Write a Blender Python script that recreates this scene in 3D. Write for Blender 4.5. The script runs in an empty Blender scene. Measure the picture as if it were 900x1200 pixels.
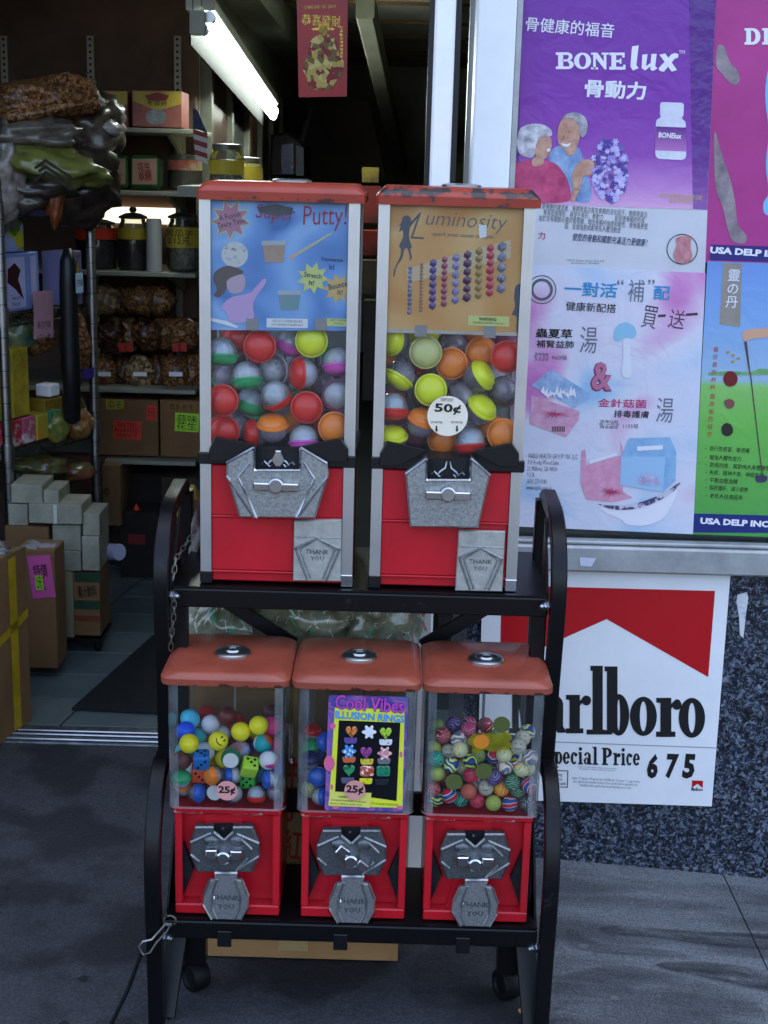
import bpy, bmesh, math, random
from mathutils import Vector, Matrix, Euler
random.seed(7)
S = bpy.context.scene
COL = S.collection
R = math.radians
# ------------------------------------------------------------------ camera, world, sun, exposure
F = 1614.0; TH = R(13.8); RO = R(1.6); CAM = Vector((0, -1.912, 1.32))
FW = Vector((0, math.cos(TH), -math.sin(TH)))
_r0 = Vector((1, 0, 0)); _d0 = Vector((0, -math.sin(TH), -math.cos(TH)))
RT = _r0*math.cos(RO) - _d0*math.sin(RO)
DN = _r0*math.sin(RO) + _d0*math.cos(RO)
cd = bpy.data.cameras.new('camera'); co = bpy.data.objects.new('camera', cd); COL.objects.link(co)
cd.sensor_fit = 'VERTICAL'; cd.sensor_height = 36; cd.lens = F/1200*36; cd.clip_start = .02; cd.clip_end = 2000
m = Matrix.Identity(4)
for i, v in enumerate((RT, -DN, -FW)):
    for k in range(3): m[k][i] = v[k]
m.translation = CAM; co.matrix_world = m; S.camera = co
SUN_EL = R(48); SUN_AZ = R(18)           # sun high behind the shop: the pavement is in open shade
W = bpy.data.worlds.new('World'); S.world = W; W.use_nodes = True
nt = W.node_tree; bg = nt.nodes['Background']; sk = nt.nodes.new('ShaderNodeTexSky')
sk.sky_type = 'NISHITA'; sk.sun_disc = False; sk.sun_elevation = SUN_EL; sk.sun_rotation = SUN_AZ
sk.air_density = 1.0; sk.dust_density = 7.0; sk.ozone_density = .6
nt.links.new(sk.outputs[0], bg.inputs[0]); bg.inputs[1].default_value = .15
sl = bpy.data.lights.new('sun', 'SUN'); sl.energy = 3; sl.angle = R(.5); sl.color = (1, .95, .88)
so = bpy.data.objects.new('sun', sl); COL.objects.link(so)
sd = Vector((math.sin(SUN_AZ)*math.cos(SUN_EL), math.cos(SUN_AZ)*math.cos(SUN_EL), math.sin(SUN_EL)))
so.rotation_euler = (-sd).to_track_quat('-Z', 'Y').to_euler(); so.location = sd*12
S.view_settings.view_transform = 'Standard'; S.view_settings.look = 'None'
S.view_settings.exposure = 2.78; S.view_settings.gamma = 1
S.cycles.use_denoising = True
S.cycles.max_bounces = 10; S.cycles.transparent_max_bounces = 32; S.cycles.diffuse_bounces = 4
S.cycles.glossy_bounces = 5; S.cycles.caustics_reflective = False; S.cycles.caustics_refractive = False
S.cycles.sample_clamp_indirect = 6
# ------------------------------------------------------------------ helpers
def P(px, py, Y):
    """point of the plane y = Y seen at a photo pixel"""
    v = FW + RT*((px-450)/F) + DN*((py-600)/F)
    return CAM + v*((Y-CAM.y)/v.y)
def G(px, py, z=0.0):
    v = FW + RT*((px-450)/F) + DN*((py-600)/F)
    return CAM + v*((z-CAM.z)/v.z)
def lin(c):
    if isinstance(c, str):
        c = c.lstrip('#'); c = [int(c[i:i+2], 16)/255 for i in (0, 2, 4)]
    return tuple((x/12.92 if x <= .04045 else ((x+.055)/1.055)**2.4) for x in c[:3]) + (1,)
MC = {}
def mat(name, col, rough=.5, metal=0, col2=None, vs=20, vlo=.35, vhi=.65, bump=0, bs=120, spec=.35, coat=0, emit=0, trans=0, aniso=None):
    """principled material; col2 = second colour mixed in by noise"""
    if name in MC: return MC[name]
    M = bpy.data.materials.new(name); M.use_nodes = True; MC[name] = M
    t = M.node_tree; b = t.nodes['Principled BSDF']; L = t.links.new
    c = lin(col); b.inputs['Base Color'].default_value = c
    b.inputs['Roughness'].default_value = rough; b.inputs['Metallic'].default_value = metal
    b.inputs['Specular IOR Level'].default_value = spec
    if coat: b.inputs['Coat Weight'].default_value = coat; b.inputs['Coat Roughness'].default_value = .08
    if emit: b.inputs['Emission Color'].default_value = c; b.inputs['Emission Strength'].default_value = emit
    if trans: b.inputs['Transmission Weight'].default_value = trans
    tc = None
    if col2 is not None or bump:
        tc = t.nodes.new('ShaderNodeTexCoord')
        mp = t.nodes.new('ShaderNodeMapping'); L(tc.outputs['Object'], mp.inputs[0])
        if aniso: mp.inputs['Scale'].default_value = aniso
    if col2 is not None:
        n = t.nodes.new('ShaderNodeTexNoise'); n.inputs['Scale'].default_value = vs; n.inputs['Detail'].default_value = 6; n.inputs['Roughness'].default_value = .65
        L(mp.outputs[0], n.inputs[0])
        r = t.nodes.new('ShaderNodeValToRGB'); r.color_ramp.elements[0].position = vlo; r.color_ramp.elements[1].position = vhi
        r.color_ramp.elements[0].color = c; r.color_ramp.elements[1].color = lin(col2)
        L(n.outputs[0], r.inputs[0]); L(r.outputs[0], b.inputs['Base Color'])
    if bump:
        n2 = t.nodes.new('ShaderNodeTexNoise'); n2.inputs['Scale'].default_value = bs; n2.inputs['Detail'].default_value = 5
        L(mp.outputs[0], n2.inputs[0])
        bp = t.nodes.new('ShaderNodeBump'); bp.inputs['Strength'].default_value = bump; bp.inputs['Distance'].default_value = .004
        L(n2.outputs[0], bp.inputs['Height']); L(bp.outputs[0], b.inputs['Normal'])
    return M
def glass(name, tint='#ffffff', refl=1.0, haze=.03, rough=.03, hazecol='#dfe6ee', bump=0, bs=60):
    """thin clear sheet: fresnel reflection over see-through with a trace of haze"""
    if name in MC: return MC[name]
    M = bpy.data.materials.new(name); M.use_nodes = True; MC[name] = M
    t = M.node_tree; t.nodes.remove(t.nodes['Principled BSDF']); L = t.links.new; out = t.nodes['Material Output']
    tr = t.nodes.new('ShaderNodeBsdfTransparent'); tr.inputs[0].default_value = lin(tint)
    df = t.nodes.new('ShaderNodeBsdfDiffuse'); df.inputs[0].default_value = lin(hazecol)
    gl = t.nodes.new('ShaderNodeBsdfGlossy'); gl.inputs['Roughness'].default_value = rough
    mx = t.nodes.new('ShaderNodeMixShader'); mx.inputs[0].default_value = haze; L(tr.outputs[0], mx.inputs[1]); L(df.outputs[0], mx.inputs[2])
    if haze > .02:
        n = t.nodes.new('ShaderNodeTexNoise'); n.inputs['Scale'].default_value = 14; n.inputs['Detail'].default_value = 6
        tc = t.nodes.new('ShaderNodeTexCoord'); L(tc.outputs['Object'], n.inputs[0])
        mr = t.nodes.new('ShaderNodeMapRange'); mr.inputs[1].default_value = .35; mr.inputs[2].default_value = .75; mr.inputs[3].default_value = haze*.4; mr.inputs[4].default_value = haze*1.8
        L(n.outputs[0], mr.inputs[0]); L(mr.outputs[0], mx.inputs[0])
    fr = t.nodes.new('ShaderNodeFresnel'); fr.inputs[0].default_value = 1.45
    mu = t.nodes.new('ShaderNodeMath'); mu.operation = 'MULTIPLY'; mu.inputs[1].default_value = refl; L(fr.outputs[0], mu.inputs[0])
    m2 = t.nodes.new('ShaderNodeMixShader'); L(mu.outputs[0], m2.inputs[0]); L(mx.outputs[0], m2.inputs[1]); L(gl.outputs[0], m2.inputs[2])
    if bump:
        tc = t.nodes.new('ShaderNodeTexCoord'); n2 = t.nodes.new('ShaderNodeTexNoise'); n2.inputs['Scale'].default_value = bs; n2.inputs['Detail'].default_value = 4
        L(tc.outputs['Object'], n2.inputs[0])
        bp = t.nodes.new('ShaderNodeBump'); bp.inputs['Strength'].default_value = bump; bp.inputs['Distance'].default_value = .01
        L(n2.outputs[0], bp.inputs['Height']); L(bp.outputs[0], gl.inputs['Normal']); L(bp.outputs[0], fr.inputs['Normal'])
    L(m2.outputs[0], out.inputs[0]); return M
def ramp_mat(name, kind, cols, scale=20, dist=4, rough=.4, axis=None, detail=2, bump=0, lo=0, hi=1, spec=.3, const=False, wr=0):
    """colour ramp driven by a wave / noise / voronoi texture or by local height"""
    if name in MC: return MC[name]
    M = bpy.data.materials.new(name); M.use_nodes = True; MC[name] = M
    t = M.node_tree; b = t.nodes['Principled BSDF']; L = t.links.new
    b.inputs['Roughness'].default_value = rough; b.inputs['Specular IOR Level'].default_value = spec
    tc = t.nodes.new('ShaderNodeTexCoord'); r = t.nodes.new('ShaderNodeValToRGB')
    if kind == 'wave':
        n = t.nodes.new('ShaderNodeTexWave'); n.inputs['Scale'].default_value = scale; n.inputs['Distortion'].default_value = dist; n.inputs['Detail'].default_value = detail
        n.inputs['Detail Scale'].default_value = 1.2
        L(tc.outputs['Object'], n.inputs[0]); L(n.outputs[1], r.inputs[0])
    elif kind == 'noise':
        n = t.nodes.new('ShaderNodeTexNoise'); n.inputs['Scale'].default_value = scale; n.inputs['Detail'].default_value = detail; n.inputs['Distortion'].default_value = dist
        L(tc.outputs['Object'], n.inputs[0]); L(n.outputs[0], r.inputs[0])
    elif kind == 'voronoi':
        n = t.nodes.new('ShaderNodeTexVoronoi'); n.inputs['Scale'].default_value = scale
        L(tc.outputs['Object'], n.inputs[0])
        sp = t.nodes.new('ShaderNodeSeparateColor'); L(n.outputs['Color'], sp.inputs[0]); L(sp.outputs[0], r.inputs[0])
    else:
        sx = t.nodes.new('ShaderNodeSeparateXYZ'); L(tc.outputs['Object'], sx.inputs[0])
        mr = t.nodes.new('ShaderNodeMapRange'); mr.inputs[1].default_value = lo; mr.inputs[2].default_value = hi
        L(sx.outputs[axis], mr.inputs[0]); L(mr.outputs[0], r.inputs[0])
    e = r.color_ramp.elements
    while len(e) < len(cols): e.new(.5)
    for i, (p, c) in enumerate(cols): e[i].position = p; e[i].color = lin(c)
    if const: r.color_ramp.interpolation = 'CONSTANT'
    L(r.outputs[0], b.inputs['Base Color'])
    if wr:                                   # creased paper: soft wrinkles in the gloss
        nw = t.nodes.new('ShaderNodeTexNoise'); nw.inputs['Scale'].default_value = 16; nw.inputs['Detail'].default_value = 7; nw.inputs['Distortion'].default_value = 1.2; L(tc.outputs['Object'], nw.inputs[0])
        bw = t.nodes.new('ShaderNodeBump'); bw.inputs['Strength'].default_value = wr; bw.inputs['Distance'].default_value = .02; L(nw.outputs[0], bw.inputs['Height']); L(bw.outputs[0], b.inputs['Normal'])
    if bump and kind != 'axis':
        bp = t.nodes.new('ShaderNodeBump'); bp.inputs['Strength'].default_value = bump; bp.inputs['Distance'].default_value = .003
        L(r.outputs[0], bp.inputs['Height']); L(bp.outputs[0], b.inputs['Normal'])
    return M
WL = {}
def tag(o, label=None, cat=None, group=None, kind=None):
    if label: o['label'] = label
    if cat: o['category'] = cat
    if group: o['group'] = group
    if kind: o['kind'] = kind
    return o
def root(name, loc, label, cat, group=None):
    o = bpy.data.objects.new(name, None); COL.objects.link(o); o.location = loc; o.empty_display_size = .05
    WL[o] = Vector(loc); return tag(o, label, cat, group)
def obj(name, bm, M, parent=None, smooth=False, label=None, cat=None, group=None, kind=None, base=None):
    if isinstance(bm, bpy.types.Mesh): me = bm
    else:
        bmesh.ops.recalc_face_normals(bm, faces=bm.faces[:])
        me = bpy.data.meshes.new(name); bm.to_mesh(me); bm.free()
    if parent is not None: c = WL[parent]
    elif base is not None: c = Vector(base)
    else:
        xs = [v.co for v in me.vertices]
        c = Vector(((min(v.x for v in xs)+max(v.x for v in xs))/2, (min(v.y for v in xs)+max(v.y for v in xs))/2, min(v.z for v in xs)))
    me.transform(Matrix.Translation(-c))
    me.materials.clear(); me.materials.append(M)
    if smooth:
        for p in me.polygons: p.use_smooth = True
        if smooth != 2:
            try: me.set_sharp_from_angle(angle=R(38 if smooth is True else smooth))
            except Exception: pass
    o = bpy.data.objects.new(name, me); COL.objects.link(o)
    if parent is not None: o.parent = parent
    else: o.location = c
    WL[o] = c
    return tag(o, label, cat, group, kind)
def B(): return bmesh.new()
def box(bm, x0, x1, y0, y1, z0, z1, bev=0, seg=1, M=None):
    vs = [bm.verts.new(v) for v in ((x0,y0,z0),(x1,y0,z0),(x1,y1,z0),(x0,y1,z0),(x0,y0,z1),(x1,y0,z1),(x1,y1,z1),(x0,y1,z1))]
    fs = [bm.faces.new([vs[i] for i in q]) for q in ((0,1,5,4),(1,2,6,5),(2,3,7,6),(3,0,4,7),(4,5,6,7),(3,2,1,0))]
    if bev:
        es = list({e for f in fs for e in f.edges})
        r = bmesh.ops.bevel(bm, geom=es, offset=bev, segments=seg, affect='EDGES', profile=.5)
        if M is not None: bmesh.ops.transform(bm, matrix=M, verts=list({v for f in r['faces'] for v in f.verts} | {v for v in vs if v.is_valid}))
    elif M is not None: bmesh.ops.transform(bm, matrix=M, verts=vs)
    return bm
def bx(*a, **k): return box(B(), *a, **k)
def obox(w, d, h, loc, rz=0, bev=0, seg=1, rx=0, ry=0):
    """box with its base centre at loc, turned"""
    bm = bx(-w/2, w/2, -d/2, d/2, 0, h, bev, seg)
    bm.transform(Matrix.Translation(loc) @ Euler((rx, ry, rz)).to_matrix().to_4x4()); return bm
def prism(bm, pts, y0, y1, ch=0, inset=None):
    """polygon of (x, z) points extruded from y0 (front) to y1; chamfered front edge"""
    n = len(pts); cx = sum(p[0] for p in pts)/n; cz = sum(p[1] for p in pts)/n
    rings = []
    if ch:
        rr = max(math.hypot(p[0]-cx, p[1]-cz) for p in pts); k = 1 - (inset or ch)/rr
        rings.append([bm.verts.new((cx+(p[0]-cx)*k, y0, cz+(p[1]-cz)*k)) for p in pts])
        rings.append([bm.verts.new((p[0], y0+ch, p[1])) for p in pts])
    else: rings.append([bm.verts.new((p[0], y0, p[1])) for p in pts])
    rings.append([bm.verts.new((p[0], y1, p[1])) for p in pts])
    for a, b in zip(rings, rings[1:]):
        for i in range(n): bm.faces.new((a[i], a[(i+1) % n], b[(i+1) % n], b[i]))
    bm.faces.new(rings[0]); bm.faces.new(rings[-1][::-1])
    return bm
def pz(pts, Y): return [(P(x, y, Y).x, P(x, y, Y).z) for x, y in pts]
def sheet(bm, pts, Y):
    """flat polygon of (x, z) points on the plane y = Y, facing the street"""
    bm.faces.new([bm.verts.new((p[0], Y, p[1])) for p in pts]); return bm
def ell(cx, cy, rx, ry, n=28, a0=0, a1=360, rot=0):
    o = []
    for i in range(n):
        a = R(a0+(a1-a0)*i/(n if a1-a0 == 360 else n-1)); x = rx*math.cos(a); y = ry*math.sin(a)
        c, s = math.cos(R(rot)), math.sin(R(rot)); o.append((cx+x*c-y*s, cy+x*s+y*c))
    return o
def star(cx, cy, r0, r1, n, rot=0):
    return [(cx+(r0 if i % 2 else r1)*math.cos(R(rot)+math.pi*i/n), cy+(r0 if i % 2 else r1)*math.sin(R(rot)+math.pi*i/n)) for i in range(2*n)]
def ridge(bm, p, q, y, w, h):
    """raised rib of triangular section from p to q (x, z) on the plane y"""
    p = Vector((p[0], p[1])); q = Vector((q[0], q[1])); d = (q-p).normalized(); n = Vector((-d.y, d.x))*w/2
    v = [bm.verts.new((a.x, yy, a.y)) for a, yy in ((p+n, y), (p-n, y), (p, y-h), (q+n, y), (q-n, y), (q, y-h))]
    for f in ((0,1,2), (5,4,3), (0,2,5,3), (2,1,4,5), (1,0,3,4)): bm.faces.new([v[i] for i in f])
def tube(bm, pts, r, n=10, sq=None, closed=False):
    """round (or square-section if sq=(w,h)) bar along 3-D points"""
    pts = [Vector(p) for p in pts]; rings = []
    for i, p in enumerate(pts):
        if closed: d = pts[(i+1) % len(pts)]-pts[i-1]
        else: d = (pts[min(i+1, len(pts)-1)]-pts[max(i-1, 0)])
        d.normalize(); u = Vector((1, 0, 0)) if abs(d.x) < .9 else Vector((0, 0, 1))
        a = d.cross(u).normalized(); b = d.cross(a).normalized()
        if sq:
            w, h = sq; o = [(-w, -h), (w, -h), (w, h), (-w, h)]; c = .18*min(w, h)
            o = [(-w+c, -h), (w-c, -h), (w, -h+c), (w, h-c), (w-c, h), (-w+c, h), (-w, h-c), (-w, -h+c)]
            rings.append([bm.verts.new(p+b*x+a*y) for x, y in o])
        else:
            rr = r[i] if isinstance(r, (list, tuple)) else r
            rings.append([bm.verts.new(p+(a*math.cos(2*math.pi*k/n)+b*math.sin(2*math.pi*k/n))*rr) for k in range(n)])
    m_ = len(rings[0])
    prs = list(zip(rings, rings[1:])) + ([(rings[-1], rings[0])] if closed else [])
    for A, C in prs:
        for k in range(m_): bm.faces.new((A[k], A[(k+1) % m_], C[(k+1) % m_], C[k]))
    if not closed: bm.faces.new(rings[0][::-1]); bm.faces.new(rings[-1])
    return bm
def lathe(bm, prof, n=24, M=None):
    """profile of (r, z) turned about z"""
    rings = []; allv = []
    for r, z in prof:
        if r < 1e-6: v = bm.verts.new((0, 0, z)); rings.append([v]); allv.append(v)
        else:
            q = [bm.verts.new((r*math.cos(2*math.pi*k/n), r*math.sin(2*math.pi*k/n), z)) for k in range(n)]; rings.append(q); allv += q
    for A, C in zip(rings, rings[1:]):
        for k in range(n):
            k2 = (k+1) % n
            if len(A) == 1 and len(C) > 1: bm.faces.new((A[0], C[k2], C[k]))
            elif len(C) == 1 and len(A) > 1: bm.faces.new((A[k], A[k2], C[0]))
            elif len(A) > 1: bm.faces.new((A[k], A[k2], C[k2], C[k]))
    for q, rev in ((rings[0], True), (rings[-1], False)):
        if len(q) > 2: bm.faces.new(q[::-1] if rev else q)
    if M is not None: bmesh.ops.transform(bm, matrix=M, verts=allv)
    return bm
def lump(bm, c, rad, seed=0, amp=.25, sub=3, freq=2.2, M=None):
    from mathutils import noise
    r = bmesh.ops.create_icosphere(bm, subdivisions=sub, radius=1); o = Vector((seed*7.13, seed*3.7, seed*1.9))
    for v in r['verts']:
        d = noise.noise(v.co*freq+o)+.5*noise.noise(v.co*freq*2.7+o); k = 1+amp*d
        v.co = Vector((v.co.x*rad[0], v.co.y*rad[1], v.co.z*rad[2]))*k
    T = Matrix.Translation(c) @ (M or Matrix.Identity(4)); bmesh.ops.transform(bm, matrix=T, verts=r['verts']); return bm
def tmesh(s, bold=0, res=2, shear=0, space=1, line=.9, align='CENTER'):
    cu = bpy.data.curves.new('t', 'FONT'); cu.body = s; cu.size = 1; cu.offset = bold; cu.resolution_u = res; cu.shear = shear
    heavy = bold > 0 and any(ord(ch) > 0x2fff for ch in s)
    if heavy: cu.offset = 0
    cu.space_character = space; cu.space_line = line; cu.align_x = align; cu.dimensions = '2D'; cu.fill_mode = 'BOTH'
    ob = bpy.data.objects.new('t', cu); me = bpy.data.meshes.new_from_object(ob)
    bpy.data.objects.remove(ob); bpy.data.curves.remove(cu)
    if heavy or any(ord(ch) > 0x2fff for ch in s) and bold < 0:
        pass
    if heavy:                       # dense characters are thickened by overlaying shifted copies
        bm = bmesh.new(); k = bold*.9
        for i, (dx, dy) in enumerate(((-k, -k), (k, -k), (k, k), (-k, k))):
            n0 = len(bm.verts); bm.from_mesh(me); bm.verts.ensure_lookup_table()
            for v in bm.verts[n0:]: v.co += Vector((dx, dy, i*.006))
        bm.to_mesh(me); bm.free()
    return me
def fit(me, w, h, c, rot=0):
    """scale a flat xy mesh to w x h (0 = keep aspect), stand it up facing the street at c"""
    xs = [v.co.x for v in me.vertices]; ys = [v.co.y for v in me.vertices]
    if not xs: return me
    W_, H_ = max(xs)-min(xs), max(ys)-min(ys); mx, my = (max(xs)+min(xs))/2, (max(ys)+min(ys))/2
    if not w: w = h*W_/H_
    if not h: h = w*H_/W_
    for v in me.vertices:
        v.co = ((v.co.x-mx)*w/W_, (v.co.y-my)*h/H_, v.co.z*h/H_)
    me.transform(Matrix.Translation(c) @ Matrix.Rotation(-R(rot), 4, 'Y') @ Matrix.Rotation(R(90), 4, 'X')); return me
def T(name, s, cx, cy, wpx, hpx, Y, M, parent, bold=0, rot=0, res=2, **k):
    """lettering centred on a photo pixel of the plane y = Y; wpx / hpx its size in photo pixels"""
    c = P(cx, cy, Y); w = (P(cx+.5, cy, Y)-P(cx-.5, cy, Y)).length*wpx; h = (P(cx, cy+.5, Y)-P(cx, cy-.5, Y)).length*hpx
    return obj(name, fit(tmesh(s, bold, res, **k), w, h, c, rot), M, parent)
def chaikin(pts, n=2):
    for _ in range(n):
        o = []
        for i in range(len(pts)):
            a, b = pts[i], pts[(i+1) % len(pts)]; o += [(a[0]*.78+b[0]*.22, a[1]*.78+b[1]*.22), (a[0]*.22+b[0]*.78, a[1]*.22+b[1]*.78)]
        pts = o
    return pts
SOFT = ('printed_shirt', 'printed_blouse', 'printed_hair', 'printed_face', 'printed_hand', 'printed_feature', 'printed_arm', 'printed_leg', 'printed_knee_joint', 'printed_mushroom', 'printed_bowl', 'bowl_rim', 'printed_head', 'printed_dress', 'dancer_silhouette', 'printed_herb', 'printed_trim', 'gold_robe', 'fuzzy_patch', 'printed_club_head')
def art(name, polys, Y, M, parent):
    bm = B()
    if name in SOFT: polys = [chaikin(p) for p in polys]
    for i, p in enumerate(polys): sheet(bm, pz(p, Y), Y-.00006*(i % 4))
    return obj(name, bm, M, parent)
def ortho(d):
    d = Vector(d).normalized(); return d.to_track_quat('Z', 'Y').to_matrix().to_4x4()
# ------------------------------------------------------------------ base materials
WHITE = mat('white_aluminium', '#f6f8f9', .35, .0, '#e6e9eb', 6, .3, .75, bump=.03, bs=30)
ALU = mat('brushed_aluminium', '#b9bdc0', .34, .9, '#8f9396', 40, .3, .8, aniso=(1, 1, .05))
DULLALU = mat('dull_sill_aluminium', '#aeb1b2', .45, .35, '#8c8f90', 14, .4, .75, bump=.05, bs=80)
BLACKM = mat('black_painted_steel', '#08080a', .36, 0, '#2c2c2e', 34, .62, .76, bump=.03, bs=160, spec=.25)
BLACKP = mat('black_plastic', '#0c0c0f', .38, 0, bump=.03, bs=300)
RED = mat('red_enamel', '#bf1826', .34, 0, '#ab1320', 9, .35, .7, coat=.35, bump=.015, bs=50)
ORANGE = mat('orange_red_lid_enamel', '#b5482a', .36, 0, '#9d3a22', 12, .4, .75, coat=.25, bump=.03, bs=60)
LIDRED = mat('brick_red_lid_enamel', '#97301f', .38, 0, '#7e2519', 14, .4, .75, coat=.25, bump=.03, bs=60)
CAST = mat('cast_zinc', '#a9acad', .36, .75, '#74777a', 260, .35, .75, bump=.2, bs=700)
CASTD = mat('dark_cast_zinc', '#6c6f72', .38, .7, '#4a4d50', 200, .35, .75, bump=.15, bs=600)
CHROME = mat('polished_chrome', '#c9ccd0', .14, 1, bump=.01, bs=30)
CHROMED = mat('scuffed_chrome', '#b4b7ba', .3, 1, '#989ca0', 30, .4, .8, bump=.02, bs=60)
CARD = mat('corrugated_cardboard', '#a07a4e', .85, 0, '#8c6840', 7, .35, .7, bump=.08, bs=50)
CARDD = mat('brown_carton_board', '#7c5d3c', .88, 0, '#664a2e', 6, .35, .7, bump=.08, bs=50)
INK = mat('black_ink', '#101012', .6)
PAPERW = mat('white_paper', '#e4e4e6', .7)
BLUEGREY = mat('dark_grey_steel', '#2a2c30', .45, .6, '#1b1c20', 30, .4, .7, bump=.08, bs=120)
# ------------------------------------------------------------------ ground
def zs(x): return -.072*min(max(0, x-.34), 1.4)
def concrete(name, a, b, stain, sa, dark):
    M = mat(name, a, .82, 0, b, 5, .3, .72, bump=.5, bs=220)
    t = M.node_tree; L = t.links.new; bs_ = t.nodes['Principled BSDF']
    src = bs_.inputs['Base Color'].links[0].from_socket
    tc = t.nodes.new('ShaderNodeTexCoord'); mp = t.nodes.new('ShaderNodeMapping'); mp.inputs['Scale'].default_value = sa; L(tc.outputs['Object'], mp.inputs[0])
    n = t.nodes.new('ShaderNodeTexNoise'); n.inputs['Scale'].default_value = 1; n.inputs['Detail'].default_value = 5; L(mp.outputs[0], n.inputs[0])
    r = t.nodes.new('ShaderNodeValToRGB'); r.color_ramp.elements[0].position = .47; r.color_ramp.elements[1].position = .56; L(n.outputs[0], r.inputs[0])
    r.color_ramp.elements[1].color = (dark, dark, dark, 1)
    mx = t.nodes.new('ShaderNodeMixRGB'); L(r.outputs[0], mx.inputs[0]); L(src, mx.inputs[1]); mx.inputs[2].default_value = lin(stain)
    n3 = t.nodes.new('ShaderNodeTexNoise'); n3.inputs['Scale'].default_value = 260; n3.inputs['Detail'].default_value = 2; L(tc.outputs['Object'], n3.inputs[0])
    r3 = t.nodes.new('ShaderNodeValToRGB'); r3.color_ramp.elements[0].position = .35; r3.color_ramp.elements[1].position = .72
    r3.color_ramp.elements[0].color = (.6, .6, .6, 1); r3.color_ramp.elements[1].color = (1.4, 1.4, 1.4, 1); L(n3.outputs[0], r3.inputs[0])
    m3 = t.nodes.new('ShaderNodeMixRGB'); m3.blend_type = 'MULTIPLY'; m3.inputs[0].default_value = 1; L(mx.outputs[0], m3.inputs[1]); L(r3.outputs[0], m3.inputs[2])
    L(m3.outputs[0], bs_.inputs['Base Color']); return M
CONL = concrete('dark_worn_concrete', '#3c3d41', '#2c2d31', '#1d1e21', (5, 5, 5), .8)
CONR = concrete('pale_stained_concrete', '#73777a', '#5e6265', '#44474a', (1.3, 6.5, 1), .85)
bm = B()
xs_ = [-30, -6, -1, .27, .34, .72, 1.74, 6, 30]
def strip(bm, xs, y0, y1, dz, th=.1):
    top0 = [bm.verts.new((x, y0, zs(x)+dz)) for x in xs]; top1 = [bm.verts.new((x, y1, zs(x)+dz)) for x in xs]
    b0 = [bm.verts.new((x, y0, zs(x)+dz-th)) for x in xs]; b1 = [bm.verts.new((x, y1, zs(x)+dz-th)) for x in xs]
    for i in range(len(xs)-1):
        bm.faces.new((top0[i], top0[i+1], top1[i+1], top1[i])); bm.faces.new((b0[i], top0[i], top0[i+1], b0[i+1])[::-1])
        bm.faces.new((b1[i], b1[i+1], top1[i+1], top1[i])[::-1]); bm.faces.new((b0[i], b0[i+1], b1[i+1], b1[i])[::-1])
    for i in (0, -1): bm.faces.new((top0[i], top1[i], b1[i], b0[i]))
    return bm
side = obj('sidewalk', strip(B(), xs_, -3.6, 1.09, -.02, .25), mat('joint_grime', '#141416', .9), kind='structure')
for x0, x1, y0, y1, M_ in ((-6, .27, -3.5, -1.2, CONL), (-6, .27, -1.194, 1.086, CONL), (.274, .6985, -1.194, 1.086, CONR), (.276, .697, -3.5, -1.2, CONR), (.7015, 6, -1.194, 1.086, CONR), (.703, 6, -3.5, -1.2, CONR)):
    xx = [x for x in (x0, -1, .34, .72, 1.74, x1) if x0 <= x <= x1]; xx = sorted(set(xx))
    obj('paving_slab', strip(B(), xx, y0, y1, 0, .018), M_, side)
obj('road', bx(-300, 300, -300, 300, -.6, -.42), mat('asphalt', '#3a3a3c', .9, 0, '#2c2c2e', 3, bump=.4, bs=200), kind='structure')
# damp streaks run over the right slabs: thin irregular films
def stain(name, pts, z, dens):
    if name in MC: M = MC[name]
    else:
        M = bpy.data.materials.new(name); M.use_nodes = True; MC[name] = M; t = M.node_tree; L = t.links.new; b = t.nodes['Principled BSDF']
        b.inputs['Base Color'].default_value = lin('#1d1e22'); b.inputs['Roughness'].default_value = .6
        tc = t.nodes.new('ShaderNodeTexCoord'); mp = t.nodes.new('ShaderNodeMapping'); mp.inputs['Scale'].default_value = (6, 30, 1); L(tc.outputs['Object'], mp.inputs[0])
        n = t.nodes.new('ShaderNodeTexNoise'); n.inputs['Scale'].default_value = 1; n.inputs['Detail'].default_value = 8; n.inputs['Roughness'].default_value = .7; L(mp.outputs[0], n.inputs[0])
        mr = t.nodes.new('ShaderNodeMapRange'); mr.inputs[1].default_value = .36; mr.inputs[2].default_value = .62; mr.inputs[3].default_value = 0; mr.inputs[4].default_value = dens; L(n.outputs[0], mr.inputs[0])
        tr = t.nodes.new('ShaderNodeBsdfTransparent'); mx = t.nodes.new('ShaderNodeMixShader'); L(mr.outputs[0], mx.inputs[0]); L(tr.outputs[0], mx.inputs[1]); L(b.outputs[0], mx.inputs[2]); L(mx.outputs[0], t.nodes['Material Output'].inputs[0])
    bm = B(); pp = chaikin(pts, 3); vs = []
    for x, y in pp:
        g = G(x, y, -.03); g = G(x, y, zs(g.x)); g = G(x, y, zs(g.x)); vs.append(bm.verts.new((g.x, g.y, zs(g.x)+z)))
    bm.faces.new(vs); return obj('damp_streak', bm, M, side)
stain('damp_film', [(702, 1087), (730, 1086), (800, 1092), (900, 1096), (960, 1098), (960, 1122), (900, 1114), (840, 1110), (770, 1101), (705, 1095)], .003, .65)
stain('damp_film', [(764, 1131), (800, 1128), (850, 1131), (900, 1140), (950, 1150), (950, 1172), (880, 1160), (830, 1148), (780, 1138)], .0035, .65)
stain('damp_film_faint', [(664, 1086), (700, 1108), (730, 1110), (800, 1118), (820, 1126), (740, 1122), (690, 1118), (660, 1108)], .004, .35)
stain('damp_film_faint', [(640, 1150), (720, 1130), (820, 1150), (900, 1180), (900, 1230), (760, 1230), (640, 1220)], .0045, .25)
stain('damp_film_faint', [(480, 1120), (560, 1095), (640, 1090), (650, 1140), (560, 1190), (480, 1180)], .005, .5)
rg = random.Random(11)
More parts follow.
